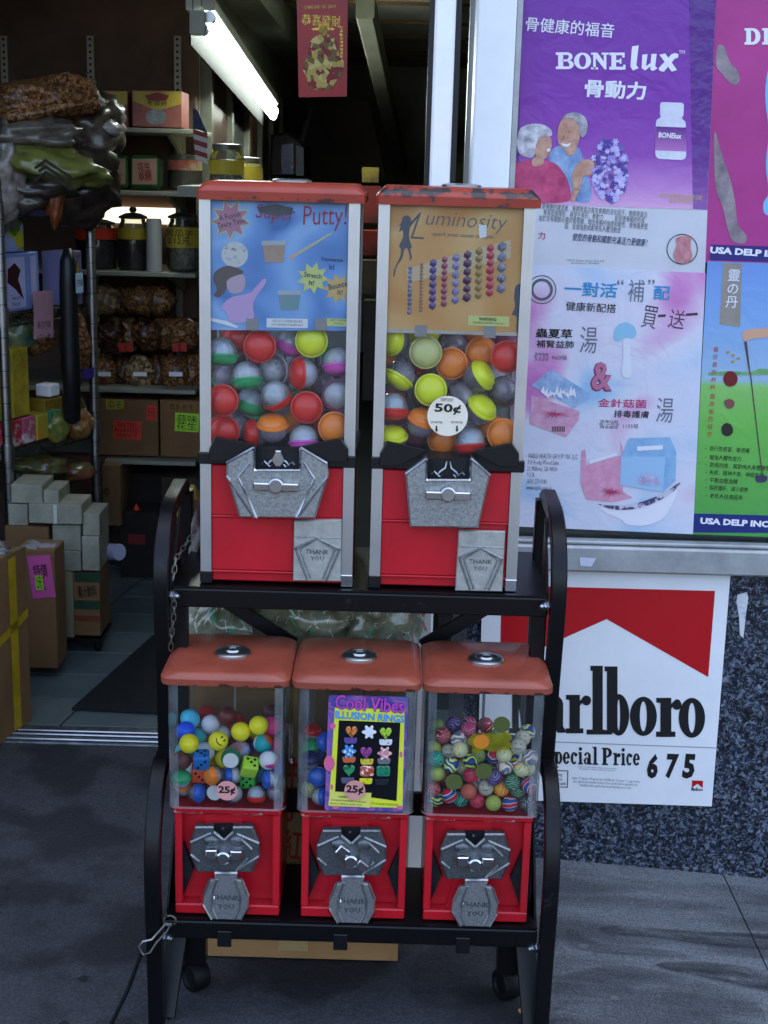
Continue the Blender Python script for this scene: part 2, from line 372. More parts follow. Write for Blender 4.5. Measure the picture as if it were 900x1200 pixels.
for k in range(26):                                # trodden gum spots and grit
    x, y = (rg.uniform(-.75, -.38), rg.uniform(-.25, .95)) if k % 2 else (rg.uniform(.32, 1.0), rg.uniform(-.2, .55))
    r_ = rg.uniform(.003, .009); bm = B(); n = 10
    vs = [bm.verts.new((x+r_*rg.uniform(.7, 1.2)*math.cos(6.283*i/n), y+r_*rg.uniform(.7, 1.2)*math.sin(6.283*i/n), zs(x)+.0015)) for i in range(n)]
    bm.faces.new(vs); obj('gum_spot', bm, mat('trodden_gum', '#1a1a1c', .8) if k % 4 else mat('pale_gum', '#7c7c7a', .8), side)
# ------------------------------------------------------------------ shop building
SHOP = root('shop_building', (0, .6, 0), 'storefront with dark granite base, white framed poster window and deep open doorway', 'building')
def granite():
    M = bpy.data.materials.new('blue_pearl_granite'); M.use_nodes = True; t = M.node_tree; L = t.links.new; b = t.nodes['Principled BSDF']
    tc = t.nodes.new('ShaderNodeTexCoord'); cols = []
    nz = t.nodes.new('ShaderNodeTexNoise'); nz.inputs['Scale'].default_value = 60; L(tc.outputs['Object'], nz.inputs[0])
    ad = t.nodes.new('ShaderNodeMixRGB'); ad.inputs[0].default_value = .02; L(tc.outputs['Object'], ad.inputs[1]); L(nz.outputs[1], ad.inputs[2])
    for sc, st in ((165, [(0, '#06080e'), (.4, '#0f131d'), (.6, '#202737'), (.78, '#3c4558'), (.92, '#7d8698')]), (330, [(0, '#06080d'), (.45, '#12161f'), (.72, '#2b3342'), (.92, '#838b9a')])):
        v = t.nodes.new('ShaderNodeTexVoronoi'); v.inputs['Scale'].default_value = sc; L(ad.outputs[0], v.inputs[0])
        s = t.nodes.new('ShaderNodeSeparateColor'); L(v.outputs['Color'], s.inputs[0])
        r = t.nodes.new('ShaderNodeValToRGB'); e = r.color_ramp.elements
        while len(e) < len(st): e.new(.5)
        for i, (p_, c_) in enumerate(st): e[i].position = p_; e[i].color = lin(c_)
        L(s.outputs[0], r.inputs[0]); cols.append(r)
    mx = t.nodes.new('ShaderNodeMixRGB'); mx.inputs[0].default_value = .5; L(cols[0].outputs[0], mx.inputs[1]); L(cols[1].outputs[0], mx.inputs[2])
    L(mx.outputs[0], b.inputs['Base Color']); b.inputs['Roughness'].default_value = .35; b.inputs['Specular IOR Level'].default_value = .35; return M
GRAN = granite()
obj('granite_panel', bx(.165, 3.2, .6, .7, -.3, .612), GRAN, SHOP)
obj('granite_jamb', bx(.165, .24, .703, 1.12, -.05, .612), GRAN, SHOP)
sz0, sz1 = P(760, 671, .575).z, P(760, 641, .575).z
sill = obj('window_sill', bx(.13, 3.2, .565, .72, sz0, sz1, .004), DULLALU, SHOP)
obj('sill_lip', bx(.21, 3.2, .575, .6, sz1+.001, sz1+.008, .002), DULLALU, sill)
fr = obj('window_frame', bx(.136, .203, .575, .655, sz1+.001, 2.75, .003), WHITE, SHOP)
obj('frame_bead', bx(.2045, .214, .585, .62, sz1+.002, 2.75), DULLALU, fr)
obj('window_pane', bx(.215, 3.1, .612, .618, sz1+.003, 2.75), glass('shop_window_glass', '#eef4f2', 1.0, .01, .01), SHOP)
obj('window_backing', bx(.3, 3.1, .9, .92, .5, 2.75), mat('dim_display_back', '#4b463b', .8, 0, '#2b2f28', 8), SHOP)
sidel = obj('side_light', bx(.160, .166, .657, 1.1, sz1+.01, 2.7), glass('side_glass', '#cfd6cc', 1.0, .02, .01), SHOP)
obj('mullion', bx(.150, .178, 1.10, 1.13, .6, 2.7, .002), ALU, sidel)
obj('mullion', bx(.153, .175, .85, .868, sz1+.01, 2.7, .002), mat('dark_mullion', '#4c4f50', .4, .5), sidel)
obj('upper_wall', bx(-9, 9, .56, .8, 2.76, 8), mat('cream_stucco', '#b9ae99', .9, 0, '#a59a86', 4, bump=.3, bs=60), SHOP)
obj('side_pier', bx(-9, -1.55, .6, 1.2, -.3, 2.75), GRAN, SHOP)
obj('right_pier', bx(3.21, 9, .58, 1.2, -.3, 2.75), GRAN, SHOP)
obj('roof', bx(-9, 9, .56, 10.5, 8.01, 8.2), mat('roof_felt', '#3a3a38', .9), SHOP)
WALLB = mat('brown_plaster', '#6c554a', .85, 0, '#4a3a32', 3, .3, .7, bump=.1, bs=30)
WALLP = mat('pale_green_plaster', '#a9ada0', .8, 0, '#969a8d', 3, bump=.08, bs=30)
CEILM = mat('dingy_ceiling_tile', '#c2c3b6', .85, 0, '#a9aa9d', 5)
obj('shelf_wall', bx(-3.2, -.665, 2.86, 2.95, -.02, 2.6), WALLB, SHOP)
obj('aisle_wall', bx(-.76, -.665, 2.951, 8.6, -.02, 2.6), WALLP, SHOP)
obj('back_wall', bx(-.76, 3.2, 8.6, 8.7, -.02, 2.6), WALLP, SHOP)
obj('left_wall', bx(-3.3, -3.2, 1.2, 2.95, -.02, 2.6), WALLB, SHOP)
obj('right_wall', bx(.62, .7, 1.3, 8.6, -.02, 2.6), mat('olive_wall', '#4d4c3d', .85, 0, '#3d3b31', 4), SHOP)
obj('right_wall_return', bx(.25, .619, 1.3, 1.36, -.02, 2.6), WALLB, SHOP)
ceil = obj('ceiling', bx(-3.3, 3.3, .81, 8.7, 2.08, 2.2), CEILM, SHOP)
for k in range(1, 9): obj('ceiling_batten', bx(-.66, .6, 1.5+k*.8, 1.52+k*.8, 2.065, 2.079), CARDD, ceil)
obj('soffit', bx(-.664, -.52, 3.0, 8.59, 1.94, 2.078), mat('white_soffit_paint', '#b9beb4', .7, 0, '#a3a89d', 3), SHOP)
bk = [P(362, 112, 6.6), P(432, 118, 6.6), P(452, 208, 6.6), P(413, 205, 6.6)]
obj('hanging_bulkhead', prism(B(), [(p.x, p.z) for p in bk], 6.6, 7.2), mat('dark_brown_panel', '#33261d', .6, 0, '#251a14', 4), SHOP)
a, b_ = P(428, 6, 3.6), P(470, 196, 7.8)
obj('ceiling_duct', tube(B(), [a, b_], 0, sq=(.035, .05)), mat('duct_paint', '#6a6a5c', .6, 0, '#565649', 6), SHOP)
thr = mat('threshold_metal', '#7c8086', .42, .8, '#55595e', 40, bump=.15, bs=150)
th_ = obj('door_threshold', bx(-1.5, .13, 1.088, 1.19, -.05, .004, .002), thr, SHOP)
for y in (1.10, 1.128, 1.15): obj('threshold_groove', bx(-1.5, .13, y, y+.008, .004, .009, .002), CHROMED, th_)
# shop floor: rows of laid tiles, a little askew to the doorway
fl = obj('shop_floor', bx(-3.2, 3.2, 1.19, 8.6, -.2, -.006), mat('grout', '#1c2022', .9), kind='structure')
TILE = mat('grey_green_floor_tile', '#5d6a6b', .38, 0, '#4a5657', 8, .3, .7, bump=.05, bs=60)
TILE2 = mat('worn_floor_tile', '#66706f', .42, 0, '#515b5b', 8, .3, .7, bump=.05, bs=60)
me = None
for i in range(-3, 6):
    for j in range(0, 9):
        u, v = i*.243, j*.1735; a = R(-10)
        x = -.876+u*1+v*.18; y = 1.20+v+.085
        if x < -1.45 or x > .1 or y > 2.75: continue
        if me is None:
            o = obj('floor_tile', obox(.238, .168, .008, (x, y, -.006), 0, .0012), TILE, fl); me = o.data; bx0 = Vector((x, y, 0))
            for v_ in me.vertices: v_.co += WL[fl]-Vector((x, y, 0))
            for v_ in me.vertices: v_.co.x += v_.co.y*.18
            o.location = Vector((x, y, 0))-WL[fl]
        else:
            o = bpy.data.objects.new('floor_tile', me.copy() if (i+j) % 3 == 0 else me); COL.objects.link(o); o.parent = fl; o.location = Vector((x, y, 0))-WL[fl]
            if (i+j) % 3 == 0: o.data.materials[0] = TILE2
# floor mat in the doorway
ma = [G(84, 834), G(250, 842), G(300, 742), G(179, 748)]
bm = B(); v0 = [bm.verts.new((p.x, p.y, .0035)) for p in ma]; v1 = [bm.verts.new((p.x, p.y, .010)) for p in ma]
bm.faces.new(v1); bm.faces.new(v0[::-1])
for i in range(4): bm.faces.new((v0[i], v0[(i+1) % 4], v1[(i+1) % 4], v1[i]))
obj('door_mat', bm, mat('black_ribbed_rubber', '#17181b', .85, 0, '#0f1012', 30, bump=.4, bs=300), label='black rubber mat lying askew on the grey tiles inside the doorway', cat='mat')
# gate post on the pavement
gp = root('gate_post', (.076, .43, 0), 'slim white post with black side channels between the rack and the window frame', 'post')
obj('post_body', bx(.059, .093, .415, .45, 0, 2.9, .004), mat('white_gloss_paint', '#f6f7f8', .3, 0, '#e8eaec', 6, bump=.02, bs=40), gp)
for x0, x1 in ((.051, .0585), (.0935, .102)): obj('side_channel', bx(x0, x1, .418, .447, 0.01, 2.9), BLACKP, gp)
obj('foot_plate', lathe(B(), [(0, 0), (.032, 0), (.032, .006), (.028, .009), (0, .009)], 20, Matrix.Translation((.076, .432, .0005))), WHITE, gp)
# ------------------------------------------------------------------ machine rack
RX = -.0335; HW = .3035
RK = root('machine_rack', (RX, .12, 0), 'black tubular steel two-tier rack on casters carrying five coin machines', 'rack')
def arc(cy, cz, ry, rz, a0, a1, n=9): return [(cy+ry*math.cos(R(a0+(a1-a0)*i/(n-1))), cz+rz*math.sin(R(a0+(a1-a0)*i/(n-1)))) for i in range(n)]
for s in (-1, 1):
    x = RX+s*HW
    up = [(.135, .40), (.122, .55), (.108, .65), (.105, .69)] + arc(.225, .702, .12, .105, 180, 95, 20) + [(.30, .812), (.325, .80)]
    h = obj('side_tube', tube(B(), [(x, y, z) for y, z in up], 0, sq=(.0118, .0108)), BLACKM, RK, smooth=True)
    lo = [(.012, .0), (.004, .12), (-.006, .22)] + arc(.105, .27, .113, .15, 182, 100, 20) + [(.145, .41)]
    obj('front_leg', tube(B(), [(x, y, z) for y, z in lo], 0, sq=(.0118, .0108)), BLACKM, RK, smooth=True)
    obj('rear_tube', tube(B(), [(x-s*.006, .325, .80), (x-s*.006, .33, .60), (x-s*.006, .30, .16)], 0, sq=(.0115, .0105)), BLACKM, RK)
    obj('mid_tube', tube(B(), [(x-s*.026, .125, .69), (x-s*.026, .125, .16)], 0, sq=(.0115, .0105)), BLACKM, RK)
    obj('leg_brace', tube(B(), [(x-s*.028, .11, .168), (x-s*.010, .03, .004)], 0, sq=(.016, .006)), BLACKM, RK)
    gus = [(.12, .70), (.118, .665), (.20, .70), (.20, .80)]
    bm = B(); A = [bm.verts.new((x-s*.016, y, z)) for y, z in gus]; C = [bm.verts.new((x-s*.0125, y, z)) for y, z in gus]
    bm.faces.new(A); bm.faces.new(C[::-1]); [bm.faces.new((A[i], A[(i+1) % 4], C[(i+1) % 4], C[i])) for i in range(4)]
    obj('gusset', bm, BLACKM, RK)
    gus = [(.02, .165), (.06, .155), (.10, .18), (.12, .30)]
    bm = B(); A = [bm.verts.new((x-s*.016, y, z)) for y, z in gus]; C = [bm.verts.new((x-s*.0125, y, z)) for y, z in gus]
    bm.faces.new(A); bm.faces.new(C[::-1]); [bm.faces.new((A[i], A[(i+1) % 4], C[(i+1) % 4], C[i])) for i in range(4)]
    obj('gusset', bm, BLACKM, RK)
    for yy, zz in ((.105, .684), (.006, .160)):
        b = lathe(B(), [(0, -.002), (.0085, -.002), (.0085, .001), (.0065, .001), (.0065, .007), (.0035, .007), (.0035, .013), (0, .013)], 6)
        b.transform(Matrix.Translation((x-s*.0165, yy, zz)) @ ortho((-s, -.5, 0))); obj('bolt', b, CHROMED, RK)
def shelf(z, y0, y1, x0, x1):
    sh = obj('shelf', bx(x0, x1, y0+.004, y1, z-.004, z-.001), BLACKM, RK)
    for yy in (y0, y1-.02): obj('shelf_rail', bx(x0, x1, yy, yy+.02, z-.034, z-.0045, .002), BLACKM, sh)
    for xx in (x0, x1-.02): obj('shelf_rail', bx(xx, xx+.02, y0+.0205, y1-.0205, z-.033, z-.0045, .002), BLACKM, sh)
shelf(.697, .112, .37, RX-.289, RX+.289); shelf(.193, .004, .189, RX-.289, RX+.289)
for (p0, p1) in ((P(248, 694, .212), P(345, 755, .212)), (P(590, 700, .212), P(495, 757, .212))):
    obj('cross_brace', tube(B(), [p0, p1], 0, sq=(.011, .0045)), BLACKM, RK)
obj('cross_bar', bx(RX-.28, RX+.28, .1905, .2015, .285, .325, .001), BLACKM, RK)
for px in (352, 405, 505): pass
for xx in (-.24, -.06, .13): obj('shelf_clip', bx(xx, xx+.022, .0005, .0035, .148, .175, .001), BLACKP, RK)
for cx in (P(230, 1160, .12).x, P(593, 1160, .12).x):
    c = obj('caster', bx(cx-.018, cx+.018, .10, .135, .05, .156, .003), BLACKM, RK)
    w = lathe(B(), [(0, -.011), (.016, -.011), (.019, -.015), (.024, -.015), (.0265, -.011), (.0265, .011), (.024, .015), (.019, .015), (.016, .011), (0, .011)], 28)
    w.transform(Matrix.Translation((cx, .115, .0268)) @ Euler((0, R(90), R(38 if cx < 0 else 25))).to_matrix().to_4x4())
    obj('wheel', w, mat('black_rubber', '#060607', .6, 0, '#0c0c0d', 30, bump=.1, spec=.2), c, smooth=True)
# ------------------------------------------------------------------ glass and plates
CLEAR = glass('machine_pane_glass', '#fafbfb', .45, .006, .02)
GLOBE = glass('scuffed_clear_plastic', '#f6f8f8', .6, .012, .05, '#c9ced6')
def rrect(hw, y0, y1, r, n=6):
    """rounded rectangle outline in x,y"""
    o = []
    for cx, cy, a in ((hw-r, y0+r, -90), (hw-r, y1-r, 0), (-hw+r, y1-r, 90), (-hw+r, y0+r, 180)):
        for i in range(n): t_ = R(a+90*i/(n-1)); o.append((cx+r*math.cos(t_), cy+r*math.sin(t_)))
    return o
def loft(bm, rings, cap=True):
    R_ = [[bm.verts.new(v) for v in q] for q in rings]; n = len(R_[0])
    for A, C in zip(R_, R_[1:]):
        for k in range(n): bm.faces.new((A[k], A[(k+1) % n], C[(k+1) % n], C[k]))
    if cap: bm.faces.new(R_[0][::-1]); bm.faces.new(R_[-1])
    return bm
def lid(bm, cx, hw, y0, y1, z0, z1, z2, ins, r):
    """pressed lid: upright lip z0..z1, sloped shoulder up to a flat top at z2"""
    rg = []
    for z, k, rr in ((z0, 0, r), (z1, 0, r), (z1+.0015, .001, r), (z2-.0012, ins-.0015, r), (z2, ins+.001, r*.95)):
        rg.append([(cx+x, y, z) for x, y in rrect(hw-k, y0+k, y1-k, rr)])
    return loft(bm, rg)
def chipped(name, base, b2, chip, lo, hi, zc, zw):
    """enamel worn through along the lip: chips follow noise, strongest at a height of the lid"""
    M = mat(name, base, .36, 0, b2, 12, .4, .75, coat=.25, bump=.03, bs=60); t = M.node_tree; L = t.links.new; b = t.nodes['Principled BSDF']
    src = b.inputs['Base Color'].links[0].from_socket
    tc = t.nodes.new('ShaderNodeTexCoord'); n = t.nodes.new('ShaderNodeTexNoise'); n.inputs['Scale'].default_value = 34; n.inputs['Detail'].default_value = 8; n.inputs['Roughness'].default_value = .7
    L(tc.outputs['Object'], n.inputs[0]); sx = t.nodes.new('ShaderNodeSeparateXYZ'); L(tc.outputs['Object'], sx.inputs[0])
    d = t.nodes.new('ShaderNodeMath'); d.operation = 'SUBTRACT'; d.inputs[1].default_value = zc; L(sx.outputs[2], d.inputs[0])
    ab = t.nodes.new('ShaderNodeMath'); ab.operation = 'ABSOLUTE'; L(d.outputs[0], ab.inputs[0])
    mr = t.nodes.new('ShaderNodeMapRange'); mr.inputs[1].default_value = 0; mr.inputs[2].default_value = zw; mr.inputs[3].default_value = .16; mr.inputs[4].default_value = -.01; L(ab.outputs[0], mr.inputs[0])
    ad = t.nodes.new('ShaderNodeMath'); L(n.outputs[0], ad.inputs[0]); L(mr.outputs[0], ad.inputs[1])
    r = t.nodes.new('ShaderNodeValToRGB'); r.color_ramp.elements[0].position = lo; r.color_ramp.elements[1].position = hi; L(ad.outputs[0], r.inputs[0])
    mx = t.nodes.new('ShaderNodeMixRGB'); L(r.outputs[0], mx.inputs[0]); L(src, mx.inputs[1]); mx.inputs[2].default_value = lin(chip); L(mx.outputs[0], b.inputs['Base Color'])
    return M
LIDLOW = chipped('worn_orange_lid', '#8f4433', '#763627', '#3d1a14', .655, .69, .3855, .006)
LIDUP = chipped('worn_brick_lid', '#98321f', '#822719', '#3a1712', .66, .70, .583, .006)
LIDUP2 = chipped('scraped_brick_lid', '#98321f', '#822719', '#2a2226', .58, .62, .599, .010)
REDW = chipped('worn_red_flange', '#b5121f', '#9d0e1a', '#a8a2a0', .66, .70, .172, .008)
STK = mat('pink_price_sticker', '#cf8f8c', .6, 0, '#c48380', 12); STW = mat('cream_price_sticker', '#e6dcc9', .6, 0, '#dccfb9', 10)
# ------------------------------------------------------------------ small bulk machines on the lower shelf
def low_machine(i, cx, lx, label):
    RT_ = root('bulk_machine', (cx, .1, .193), label, 'vending machine', 'small coin machines on the lower shelf')
    l = obj('lid', lid(B(), lx, .0968, 0, .194, .578, .5875, .5965, .0115, .019), LIDLOW, RT_, smooth=24)
    lk = lathe(B(), [(0, 0), (.0275, 0), (.0275, .003), (.025, .0052), (.017, .006), (.015, .0045), (.0115, .0045), (.0105, .0075), (.006, .008), (.0055, .005), (0, .005)], 32)
    lk.transform(Matrix.Translation((lx+.002, .095, .5965))); lk_ = obj('lock_disc', lk, CHROMED, l, smooth=True)
    obj('keyhole', lathe(B(), [(0, 0), (.0048, 0), (.0048, .0008), (0, .0008)], 16, Matrix.Translation((lx+.002, .095, .6017))), INK, lk_)
    # globe: four clear walls with rounded corners
    hw = .0885; rg = []
    for z, k in ((.377, .003), (.381, 0), (.577, -.001)):
        rg.append([(cx+x, y, z) for x, y in rrect(hw-k, .009+k, .187-k, .016)])
    g = B(); loft(g, rg, cap=False); gl = obj('globe', g, GLOBE, RT_, smooth=True)
    SEAM = glass('edge_glint_plastic', '#e8ecee', 1.4, .22, .1, '#d4dae0')  # moulded edges; their haze paints in the light streaks along them
    for s in (-1, 1):
        for y0 in (.0088, .1712):
            ar = [(cx+s*(hw-.0165+.0168*math.cos(R(a))), (.0255-.0168*math.sin(R(a))) if y0 < .1 else (.1705+.0168*math.sin(R(a)))) for a in range(0, 91, 15)]
            bm = B(); lo_ = [bm.verts.new((x, y, .379)) for x, y in ar]; hi_ = [bm.verts.new((x, y, .577)) for x, y in ar]
            for k in range(6): bm.faces.new((lo_[k], lo_[k+1], hi_[k+1], hi_[k]))
            obj('moulded_corner', bm, SEAM, gl, smooth=2)
    obj('globe_rim', loft(B(), [[(cx+x, y, z) for x, y in rrect(hw+.001, .008, .188, .016)] for z in (.3763, .3795)], cap=False), SEAM, gl)
    obj('centre_rod', tube(B(), [(cx+.004, .09, .379), (cx+.004, .09, .60)], .0022, 10), CHROMED, RT_)
    # body: red frame round a recessed face
    w = .0805
    bd = obj('body', bx(cx-w, cx+w, .040, .185, .194, .364, .003), RED, RT_)
    obj('top_flange', bx(cx-w-.002, cx+w+.002, .014, .187, .3645, .3758, .003), REDW, RT_)
    obj('front_rail', bx(cx-w, cx+w, .018, .0395, .194, .211, .002), REDW, bd)
    for s in (-1, 1): obj('side_rail', bx(cx+s*w-(.011 if s > 0 else 0), cx+s*w+(.011 if s < 0 else 0), .0185, .0395, .2115, .364, .0015), RED, bd)
    def q(pts, Y): return [(P(190+a/6, 940+b/6, Y).x+cx+.2265, P(190+a/6, 940+b/6, Y).z) for a, b in pts]
    for s in ((-1,) if i == 0 else (-1, 1)):
        tri = q([(112, 190), (222, 470), (128, 722)], .030)
        if s > 0: tri = [(2*cx-x, z) for x, z in tri]
        obj('wing_plate', prism(B(), tri, .029, .0395, .003), BLUEGREY, RT_)
    face = obj('face_plate', prism(B(), q([(300, 150), (560, 150), (560, 560), (640, 770), (240, 770), (300, 560)], .03), .031, .0395), RED, bd)
    # coin mechanism
    oc = q([(235, 168), (362, 168), (362, 205), (405, 240), (425, 262), (450, 262), (470, 235), (500, 205), (500, 168), (638, 168), (686, 290), (686, 382), (636, 492), (245, 492), (194, 370), (194, 282)], .02)
    cm = obj('coin_mechanism', prism(B(), oc, .016, .0305, .004), CASTD, RT_)
    bm = B()
    for a, b in (((235, 178), (362, 178)), ((500, 178), (636, 178)), ((362, 210), (430, 265)), ((500, 210), (440, 265)), ((200, 282), (345, 218)), ((680, 290), (525, 222)), ((230, 270), (325, 225)), ((200, 368), (262, 418)), ((682, 380), (540, 470)), ((600, 395), (520, 485)), ((630, 330), (560, 262))):
        A, C = q([a, b], .016); ridge(bm, A, C, .0162, .004, .0028)
    obj('cast_rib', bm, CAST, cm)
    c0 = q([(432, 380)], .008)[0]
    hd = B(); prism(hd, q([(305, 338), (385, 338), (385, 400), (305, 400)], .006), .004, .0158, .002); prism(hd, q([(478, 345), (560, 348), (560, 408), (478, 405)], .006), .004, .0158, .002)
    box(hd, c0[0]-.02, c0[0]+.02, .006, .0157, c0[1]-.004, c0[1]+.003)
    if i == 1: bmesh.ops.transform(hd, matrix=Matrix.Translation((c0[0], 0, c0[1])) @ Matrix.Rotation(R(38), 4, 'Y') @ Matrix.Translation((-c0[0], 0, -c0[1])), verts=hd.verts)
    ho = obj('handle', hd, CHROME, cm)
    hb = lathe(B(), [(0, 0), (.0085, 0), (.0105, .002), (.0105, .016), (0, .016)], 24); hb.transform(Matrix.Translation((c0[0], .0, c0[1]-.001)) @ ortho((0, 1, 0)))
    if i == 1: pass
    obj('handle_hub', hb, CHROME, ho, smooth=True)
    for a in (340, 525):
        kb = B(); lump(kb, (q([(a, 270)], .014)[0][0], .0165, q([(a, 278)], .014)[0][1]), (.012, .0045, .009), 1, .03, 2); obj('cast_boss', kb, CASTD, cm, smooth=True)
    obj('bolt_head', lathe(B(), [(0, 0), (.0022, 0), (.0022, .002), (0, .002)], 10, Matrix.Translation((q([(425, 195)], .02)[0][0], .026, q([(425, 195)], .02)[0][1])) @ ortho((0, -1, 0))), CHROMED, cm)
    obj('mechanism_well', prism(B(), q([(362, 168), (500, 168), (500, 210), (440, 266), (362, 206)], .02), .0262, .0303), BLUEGREY, cm)
    # chute door
    hx = q([(370, 505), (528, 505), (528, 540), (562, 545), (612, 662), (606, 742), (556, 828), (345, 828), (284, 722), (292, 650), (335, 545), (370, 540)], .012)
    dd = obj('chute_door', prism(B(), hx, .008, .0165, .003), CAST, RT_)
    bm = B()
    for a, b in (((335, 548), (292, 652)), ((385, 545), (350, 655)), ((562, 548), (608, 660)), ((510, 545), (548, 655)), ((350, 655), (350, 740)), ((548, 655), (548, 740)), ((286, 720), (348, 824)), ((350, 740), (382, 820)), ((606, 740), (556, 826)), ((548, 740), (512, 820)), ((370, 498), (530, 498))):
        A, C = q([a, b], .008); ridge(bm, A, C, .0082, .0038, .0026)
    obj('cast_rib', bm, CHROMED, dd)
    for s_, yy in (('THANK', 672), ('YOU', 735)):
        me_ = fit(tmesh(s_, .012, 1), 0, .0088, (0, 0, 0)); p_ = q([(447, yy)], .0075)[0]; me_.transform(Matrix.Translation((p_[0], .0074, p_[1]))); obj('embossed_lettering', me_, CHROME, dd)
    return RT_, gl
LC = (-.2265, -.0315, .1585); LLX = (-.2285, -.0335, .1615)
LOWM = [low_machine(k, LC[k], LLX[k], lb) for k, lb in enumerate((
    'small orange-lidded coin machine holding dice, smiley balls and toy capsules, left of the lower three',
    'small orange-lidded coin machine with a ring toy card, middle of the lower three',
    'small orange-lidded coin machine full of patterned bouncy balls, right of the lower three'))]
POSTM = mat('bright_aluminium_post', '#d3d6d8', .3, .9, '#c0c4c7', 5, .4, .7)
def sticker(name, px, py, rpx, Y, M, parent, text, tw, th, bold):
    c = P(px, py, Y); r = rpx*(P(px+1, py, Y)-P(px, py, Y)).length
    d = lathe(B(), [(0, 0), (r, 0), (r, .0006), (0, .0006)], 36); d.transform(Matrix.Translation((c.x, Y, c.z)) @ ortho((0, -1, 0)))
    o = obj(name, d, M, parent); T('price_lettering', text, px, py, tw, th, Y-.0011, INK, o, bold, rot=-1.6); return o
